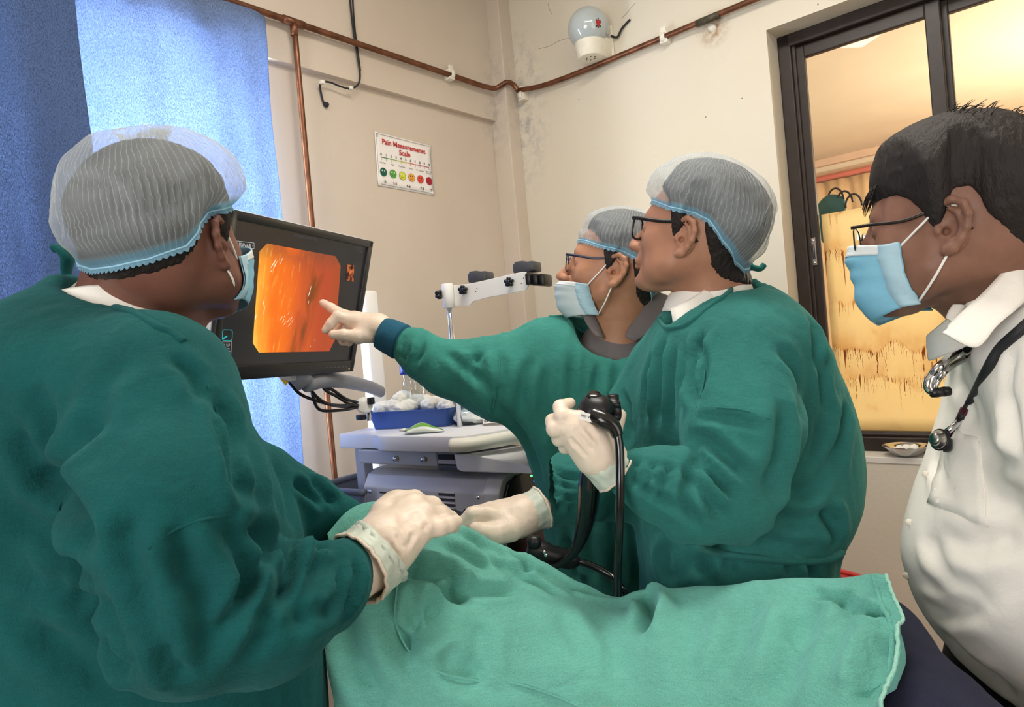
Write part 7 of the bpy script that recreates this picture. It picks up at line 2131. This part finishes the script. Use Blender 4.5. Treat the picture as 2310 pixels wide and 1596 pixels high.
# stethoscope round his neck
stt = empty('stethoscope', P(2120, 1000, .90))
on = lambda x, y, o=.009: pin(V4, [(x, y)], 10)[0] - _F * o
tb = [P(2185, 790, 1.02), P(2215, 700, 1.07), P(2330, 600, 1.09), P(2430, 570, 1.02), P(2420, 590, .92), P(2370, 615, .875), on(2318, 690, .03), on(2285, 740, .02), on(2245, 790), on(2212, 845), on(2182, 900), on(2160, 945)]
mk('tube', tube(catmull(tb, 6), .0068, 10, flat=(1.15, 1)), M_RUBBER, stt)
e0 = tb[-1]; cpc = P(2116, 992, w2c(e0)[0, 2] - .002)
mk('stem', tube([e0, e0 * .35 + cpc * .65], .0048, 10), M_CHROME, stt)
cax = np.array([-.92, -.25, .25])
mk('chest_piece', lathe([(0, .010), (.007, .010), (.010, .007), (.010, .003), (.0135, .0015), (.0145, -.002), (.0135, -.004), (0, -.004)], cpc, cax, 24), M_STEEL, stt)
mk('bell', lathe([(0, .010), (.008, .010), (.0115, .006), (.012, 0), (0, 0)], cpc + _R * .009 - _U * .007, (.75, -.65, -.1), 20), M_BLACK, stt)
_ca = cax / np.linalg.norm(cax); _cb = np.cross(_ca, ZUP); _cb /= np.linalg.norm(_cb); _cc = np.cross(_ca, _cb)
mk('diaphragm_rim', tube([cpc - .003 * _ca + .0143 * (math.cos(x) * _cb + math.sin(x) * _cc) for x in np.linspace(0, 6.283, 24, endpoint=False)], .0022, 8, closed=True), M_BLACK, stt)
et = [on(2178, 770, .012), on(2160, 790, .012), P(2128, 818, .915), P(2102, 848, .91), P(2093, 868, .91), P(2097, 880, .91), P(2107, 884, .91)]
mk('ear_tube', tube(catmull(et, 6), .0056, 10), M_CHROME, stt)
et2 = [on(2186, 785, .012), on(2166, 805, .012), P(2138, 832, .925), P(2114, 860, .92), P(2108, 878, .92), P(2126, 884, .92)]
mk('ear_tube', tube(catmull(et2, 6), .0045, 10), M_STEEL, stt)
for q in ((2113, 886, .908), (2130, 884, .918)):
    mk('ear_tip', lathe([(0, .009), (.006, .007), (.0068, 0), (.006, -.007), (0, -.009)], P(*q), (1, 0, 0), 14), M_BLACK, stt)
tag(stt, 'black stethoscope with chrome ear tubes round the white-shirted man\'s neck', 'stethoscope')
pa_, pb2 = on(2147, 968, .006), on(2166, 918, .012)
pen = empty('pen', pa_)
mk('pen_barrel', tube([pa_ - (pb2 - pa_) * .8, pa_, pb2], .0055, 10), mat('maroon_plastic', (66, 24, 40), .3, var=0), pen)
mk('pen_clip', fixn(box((pa_ + pb2) / 2 - _F * .007, (.002, .012, .001), (_R, (pb2 - pa_) / np.linalg.norm(pb2 - pa_), -_F), .0005)), mat('maroon_clip', (84, 34, 50), .3, var=0), pen)
tag(pen, 'maroon pen clipped in the white shirt pocket', 'pen')

# ================================================================== BED, PATIENT, DRAPE
bd = np.array([.90, -.436, 0]); bn = np.array([.436, .90, 0]); b0 = np.array([-.20, 1.10, 0.0]); BL = 1.45
AXB = (bd, bn, ZUP)
def B_(x, y, z): return b0 + bd * x + bn * y + ZUP * z
bed = empty('examination_bed', B_(BL / 2, 0, 0))
mk('mattress', fixn(boxpp((.06, -.27, .58), (BL, .16, .68), AXB, .02, b0)), mat('black_vinyl', (30, 32, 40), .5, var=.1, bump=.1, bscale=60), bed, auto=40)
mk('bed_frame', fixn(boxpp((.09, -.25, .53), (BL - .03, .14, .575), AXB, .005, b0)), M_MIDGREY, bed, smooth=False)
for x in (.18, BL - .12):
    for y in (-.21, .10):
        mk('leg', tube([B_(x, y, .53), B_(x, y, .0)], .018, 12), M_MIDGREY, bed)
tag(bed, 'narrow examination bed under the green drape', 'bed')
# patient lying on the left side, dark trousers
pat = empty('patient', B_(.9, 0, .68))
f = Field(b0 + np.array([-.35, -1.1, .60]), b0 + np.array([1.9, .45, 1.12]), .014)
f.ell(B_(.12, -.06, .86), (.10, .09, .10), .03); f.cone(B_(.16, -.06, .83), B_(.28, -.07, .82), .06, .07, .03)
f.cone(B_(.34, -.06, .80), B_(.50, -.05, .79), .11, .10, .05); f.cone(B_(.50, -.05, .79), B_(.74, -.04, .79), .10, .10, .05)
f.cone(B_(.32, -.06, .84), B_(.45, -.12, .79), .04, .04, .03)
V, Q = f.mesh(2); mk('body', (V, Q), SK2, pat)
f = Field((.15, .30, .62), (1.0, 1.12, 1.05), .010)
f.cone((.32, .97, .85), (.42, .95, .875), .10, .112, .04)
f.cone((.42, .95, .885), (.41, .44, .85), .112, .085, .04); f.cone((.40, .98, .79), (.46, .46, .765), .095, .074, .04)
f.cone((.39, .44, .83), (.80, .46, .775), .080, .055, .03); f.cone((.46, .46, .765), (.84, .53, .74), .074, .052, .03)
V, Q = f.mesh(2); V = V + vnormals(V, Q) * (.006 * ridged(V * 11, 3) + .002 * vnoise(V * 40, 2))[:, None]
mk('trousers', (V, Q), cloth_mat('navy_denim', (36, 38, 56), .25, 800, sheen=.15), pat)
f = Field((.7, .25, .62), (1.1, .7, .9), .010)
f.cone((.82, .465, .77), (.90, .40, .765), .045, .035, .02); f.cone((.86, .535, .735), (.94, .49, .725), .042, .034, .02)
V, Q = f.mesh(2); mk('socks', (V, Q), mat('grey_sock', (90, 90, 96), .9, var=.1), pat)
tag(pat, 'patient lying under the green drape, only dark navy trousers showing', 'person')

# drape: a cloth laid over the patient, hanging on both sides
net = [
    # far side (hidden), ridge, and rows towards the viewer: (px, py, depth)
    [(748, 1330, 1.10), (742, 1215, 1.00), (738, 1250, .975), (738, 1330, .955), (742, 1450, .93), (752, 1600, .905), (750, 1800, .89), (745, 2250, .88)],
    [(800, 1330, 1.14), (790, 1158, 1.04), (795, 1215, .98), (800, 1330, .94), (800, 1450, .915), (812, 1600, .89), (812, 1800, .875), (812, 2250, .87)],
    [(860, 1330, 1.16), (850, 1138, 1.06), (858, 1210, .985), (862, 1310, .935), (865, 1440, .905), (880, 1600, .88), (880, 1800, .865), (880, 2250, .86)],
    [(950, 1340, 1.17), (950, 1150, 1.075), (945, 1225, .99), (945, 1320, .94), (955, 1450, .90), (975, 1610, .875), (975, 1810, .86), (975, 2260, .855)],
    [(1040, 1350, 1.18), (1035, 1183, 1.08), (1030, 1250, 1.005), (1030, 1350, .955), (1045, 1470, .905), (1070, 1620, .875), (1070, 1820, .86), (1070, 2270, .855)],
    [(1150, 1370, 1.18), (1145, 1237, 1.09), (1140, 1295, 1.02), (1140, 1365, .965), (1155, 1480, .91), (1180, 1630, .875), (1180, 1830, .86), (1180, 2280, .855)],
    [(1275, 1400, 1.17), (1270, 1292, 1.09), (1262, 1330, 1.03), (1265, 1375, .975), (1280, 1480, .915), (1300, 1630, .875), (1300, 1830, .86), (1300, 2280, .855)],
    [(1385, 1430, 1.16), (1382, 1347, 1.085), (1380, 1365, 1.03), (1380, 1405, .98), (1395, 1490, .92), (1410, 1630, .875), (1410, 1830, .86), (1410, 2280, .855)],
    [(1455, 1430, 1.15), (1450, 1334, 1.075), (1455, 1360, 1.02), (1460, 1405, .975), (1470, 1490, .92), (1480, 1630, .875), (1480, 1830, .86), (1480, 2280, .855)],
    [(1600, 1430, 1.13), (1598, 1325, 1.06), (1602, 1360, 1.01), (1608, 1410, .965), (1615, 1500, .91), (1620, 1630, .87), (1620, 1830, .855), (1620, 2280, .85)],
    [(1760, 1430, 1.11), (1755, 1312, 1.04), (1762, 1355, .99), (1768, 1410, .945), (1772, 1500, .895), (1770, 1630, .855), (1765, 1830, .84), (1760, 2280, .835)],
    [(1900, 1430, 1.09), (1892, 1307, 1.02), (1905, 1350, .975), (1912, 1410, .93), (1912, 1500, .88), (1890, 1630, .84), (1880, 1830, .825), (1870, 2280, .82)],
    [(1975, 1430, 1.08), (1962, 1299, 1.01), (1985, 1350, .965), (2002, 1410, .92), (2000, 1500, .87), (1965, 1620, .835), (1945, 1820, .82), (1935, 2270, .815)],
    [(2010, 1440, 1.08), (1998, 1303, 1.00), (2020, 1352, .955), (2042, 1412, .91), (2034, 1505, .865), (2000, 1620, .83), (1975, 1820, .815), (1960, 2270, .81)],
]
W_ = np.array([[P(q[0], q[1], q[2] - .13 * min(1, max(0, (col[1][0] - 1380) / 620))) for q in col] for col in net])                       # columns x rows
C2 = np.array([catmull(W_[i], 22) for i in range(len(W_))])
S2 = np.array([catmull(C2[:, j], 22) for j in range(C2.shape[1])])          # rows x fine columns
V, Q = grid(S2, 0)
if (vnormals(V, Q)[len(V) // 3] @ _F) > 0: Q = Q[:, ::-1]
V = relax(V, Q, 6)
V = V + vnormals(V, Q) * (.006 * vnoise(V * 7, 91) + .0028 * ridged(V * np.array([14, 14, 14]) + .5 * vnoise(V * 9, 3)[:, None], 92))[:, None]
creD = [([(870, 1300), (930, 1290), (1000, 1310), (1070, 1345)], .014, .016), ([(900, 1265), (960, 1300), (1030, 1340), (1075, 1355)], .010, .010), ([(950, 1290), (1010, 1290), (1040, 1330)], .010, .012),
    ([(1000, 1320), (1060, 1330), (1110, 1335), (1180, 1330)], .010, .008), ([(1010, 1375), (960, 1410), (920, 1440), (890, 1455)], .018, .020), ([(1075, 1350), (1010, 1360), (950, 1375), (900, 1400)], .014, .012),
    ([(1155, 1245), (1190, 1280), (1175, 1290)], .008, .008), ([(1160, 1250), (1230, 1290), (1300, 1330), (1370, 1345)], .007, .007), ([(1180, 1270), (1240, 1310), (1300, 1345)], .007, .007), ([(1130, 1260), (1190, 1310), (1260, 1345)], .007, .006),
    ([(1060, 1215), (1120, 1270), (1180, 1320)], .009, .007), ([(990, 1225), (1060, 1260), (1120, 1290)], .009, .006), ([(1030, 1200), (1100, 1235), (1150, 1262)], .008, .006),
    ([(930, 1320), (930, 1380), (945, 1430)], .010, .007), ([(880, 1330), (890, 1400), (920, 1480), (980, 1540)], .014, .010), ([(1000, 1460), (1030, 1510), (1100, 1540)], .016, .008), ([(1080, 1400), (1080, 1470), (1060, 1540)], .016, .008),
    ([(1440, 1345), (1462, 1350), (1468, 1380), (1450, 1425)], .012, .018), ([(1480, 1340), (1490, 1400), (1470, 1450)], .016, -.010), ([(1250, 1370), (1300, 1440), (1350, 1520)], .016, .006), ([(1330, 1370), (1370, 1440), (1400, 1540)], .018, .007),
    ([(1590, 1350), (1560, 1440), (1540, 1540)], .020, .008), ([(1700, 1350), (1670, 1440), (1640, 1560)], .022, .009), ([(1830, 1350), (1800, 1430), (1770, 1520), (1720, 1596)], .022, .014), ([(1880, 1340), (1910, 1370), (1900, 1420)], .012, .006),
    ([(1900, 1350), (1940, 1380), (1990, 1390)], .009, .006), ([(1990, 1420), (1985, 1470), (1960, 1540), (1930, 1596)], .014, .016), ([(1960, 1410), (1930, 1470), (1890, 1560)], .016, -.008), ([(2005, 1410), (2010, 1480), (1990, 1560)], .009, .010),
    ([(1830, 1330), (1870, 1350), (1920, 1350)], .008, .005), ([(1935, 1360), (1960, 1380), (2000, 1382)], .007, .006), ([(770, 1350), (790, 1450), (850, 1560)], .018, .012), ([(760, 1420), (800, 1520), (880, 1596)], .016, .008)]
V = fold(V, Q, [(a_, b_, c_ * (1.6 if b_ < .0125 else 1.1)) for a_, b_, c_ in creD])
Nn = vnormals(V, Q)
k_ = len(V); nr_, ncol = S2.shape[0], S2.shape[1]
A_ = V.reshape(nr_, ncol, 3)
if Q[0][1] != 1:
    A2 = A_[:, ::-1]
else:
    A2 = A_
drape = mk('drape', grid(A2, .0025), M_DRAPE)
def dline(pts, w, nm, m=M_DRAPE): return mk(nm, tube(catmull(pin(V, pts, 9), 6) - _F * .0008, w, 6), m, drape)
dline([(893, 1285), (895, 1330), (890, 1375), (893, 1410), (925, 1470), (990, 1515), (1080, 1535), (1160, 1545), (1250, 1570), (1330, 1605)], .0016, 'hem_seam')
ed = [(1968, 1298), (1978, 1330), (1990, 1370), (2004, 1395), (2012, 1440), (2008, 1500), (1985, 1560), (1960, 1610)]
dline(ed, .0032, 'hem_fold')
# frayed selvedge along the foot edge
rim_ = A_[:, -1] if abs(proj(A_[nr_ // 3, -1:])[0, 0] - 2030) < abs(proj(A_[nr_ // 3, :1])[0, 0] - 2030) else A_[:, 0]
mk('frayed_edge', tube(rim_[8:120] + .0012 * np.stack([vnoise(rim_[8:120] * 300, q) for q in (1, 2, 3)], 1), .0022, 6), cloth_mat('frayed_cotton', (140, 196, 178), .2, 900), drape)
tag(drape, 'crumpled pale green cotton drape covering the patient on the bed', 'drape')

# ================================================================== ENDOSCOPE AND ITS CABLES
sco = empty('endoscope', P(1340, 960, 1.06))
hd_ = lambda x, y, d: P(x, y, d)
f = Field(c(1290, 1010, 1.06) - np.array([.02, .03, .06]), c(1400, 880, 1.06) + np.array([.03, .02, .08]), .002)
f.cone(c(1342, 925, 1.065), c(1338, 980, 1.075), .022, .017, .008); f.cone(c(1338, 980, 1.075), c(1332, 1060, 1.09), .017, .015, .01)
f.cone(c(1330, 905, 1.07), c(1352, 906, 1.07), .010, .010, .006)
f.ell(c(1345, 920, 1.05), (.027, .021, .026), .008); f.cone(c(1322, 940, 1.04), c(1350, 930, 1.035), .014, .016, .008)
V, Q = cam_mesh(f, 1)
mk('control_body', (V, Q), M_BLACK, sco)
an = lambda r, n_=18: np.linspace(0, 6.283, n_, endpoint=False)
mk('valve_cap', lathe([(0, .007), (.010, .007), (.012, .004), (.012, -.003), (0, -.003)], P(1340, 898, 1.045), _U * .8 - _F * .4, 18), M_BLACKGLOSS, sco)
mk('valve', lathe([(0, .006), (.007, .006), (.009, 0), (0, 0)], P(1308, 932, 1.045), -_R * .9 + _U * .3, 14), M_BLACK, sco)
wl = P(1382, 926, 1.075)
mk('angulation_wheel', lathe([(0, .008), (.018, .008), (.021, .004), (.021, -.004), (.018, -.008), (0, -.008)], wl, _R * .9 + _F * .2 + _U * .1, 20), M_BLACK, sco)
for k in range(6):
    x = k * math.pi / 3; mk('wheel_lobe', tube([wl + .019 * (math.cos(x) * _U + math.sin(x) * _F) - _R * .008, wl + .019 * (math.cos(x) * _U + math.sin(x) * _F) + _R * .009], .006, 8), M_BLACK, sco)
lb1 = P(1325, 942, 1.018)
lp = mk('white_label', fixn(box(lb1, (.012, .006, .0006), (_R * .97 - _U * .24, _U * .97 + _R * .24, -_F), .0)), M_WHITEPL, sco, smooth=False)
text_part('HD VIEW', lb1 - (_R * .97 - _U * .24) * .010 - _U * .001 - _F * .0012, _R * .97 - _U * .24, _U * .97 + _R * .24, .0055, M_INK, lp, 'label_text')
uc0 = P(1345, 942, 1.035)
mk('yellow_ring', tube([P(1344, 941, 1.028) + .0135 * (math.cos(x) * (_U * .9 + _R * .3) + math.sin(x) * (-_F)) for x in an(1, 20)], .0018, 8, closed=True), mat('yellow_band', (214, 160, 46), .4, var=0), sco)
cord = [P(1338, 938, 1.03), P(1360, 948, 1.02), P(1383, 962, 1.015), P(1394, 985, 1.012)]
mk('cord_boot', tube(catmull(cord, 8), [.014, .0135, .011, .0085], 16), M_BLACKGLOSS, sco)
cord2 = [P(1393, 978, 1.012), P(1398, 1020, 1.008), P(1399, 1100, 1.0), P(1397, 1200, 1.01), P(1394, 1290, 1.07), P(1393, 1345, 1.12), P(1392, 1420, 1.15)]
mk('universal_cord', tube(catmull(cord2, 10), .0066, 14), M_BLACKGLOSS, sco)
ins = [P(1333, 1050, 1.085), P(1330, 1100, 1.10), P(1324, 1160, 1.115), P(1308, 1220, 1.13), P(1285, 1258, 1.14), P(1240, 1282, 1.15), P(1180, 1275, 1.16), P(1130, 1240, 1.17)]
mk('insertion_tube', tube(catmull(ins, 10), [.015, .0185, .017, .013, .008, .0055, .005, .005, .005], 16), M_BLACKGLOSS, sco)
tag(sco, 'black endoscope with yellow ring held in the gloved left hand', 'endoscope')
# connector and cable lying beyond the drape
con = empty('cable_connector', P(1235, 1260, 1.16))
ca, cb_ = P(1190, 1240, 1.17), P(1305, 1268, 1.17)
cax2 = (cb_ - ca) / np.linalg.norm(cb_ - ca)
mk('plug_body', lathe([(0, 0), (.018, 0), (.020, .01), (.020, .035), (.017, .04), (.017, .075), (.012, .085), (.008, .09), (0, .09)], ca, cax2, 20), M_BLACK, con)
mk('plug_cap', lathe([(0, -.012), (.011, -.010), (.013, 0), (.011, .008), (0, .01)], P(1205, 1222, 1.16), _U, 16), M_BLACK, con)
for q in ((1228, 1245), (1231, 1252)):
    mk('metal_pin', lathe([(0, .004), (.003, .004), (.0035, 0)], P(q[0], q[1], 1.145), -_F, 10), M_CHROME, con)
mk('cable', tube(catmull([cb_ - cax2 * .01, P(1330, 1275, 1.17), P(1375, 1298, 1.16), P(1405, 1330, 1.14), P(1430, 1380, 1.16), P(1440, 1480, 1.18), P(1440, 1700, 1.18)], 8), .0062, 12), M_BLACKGLOSS, con)
tag(con, 'black plug and cable lying behind the drape below the lower gloved hand', 'cable')
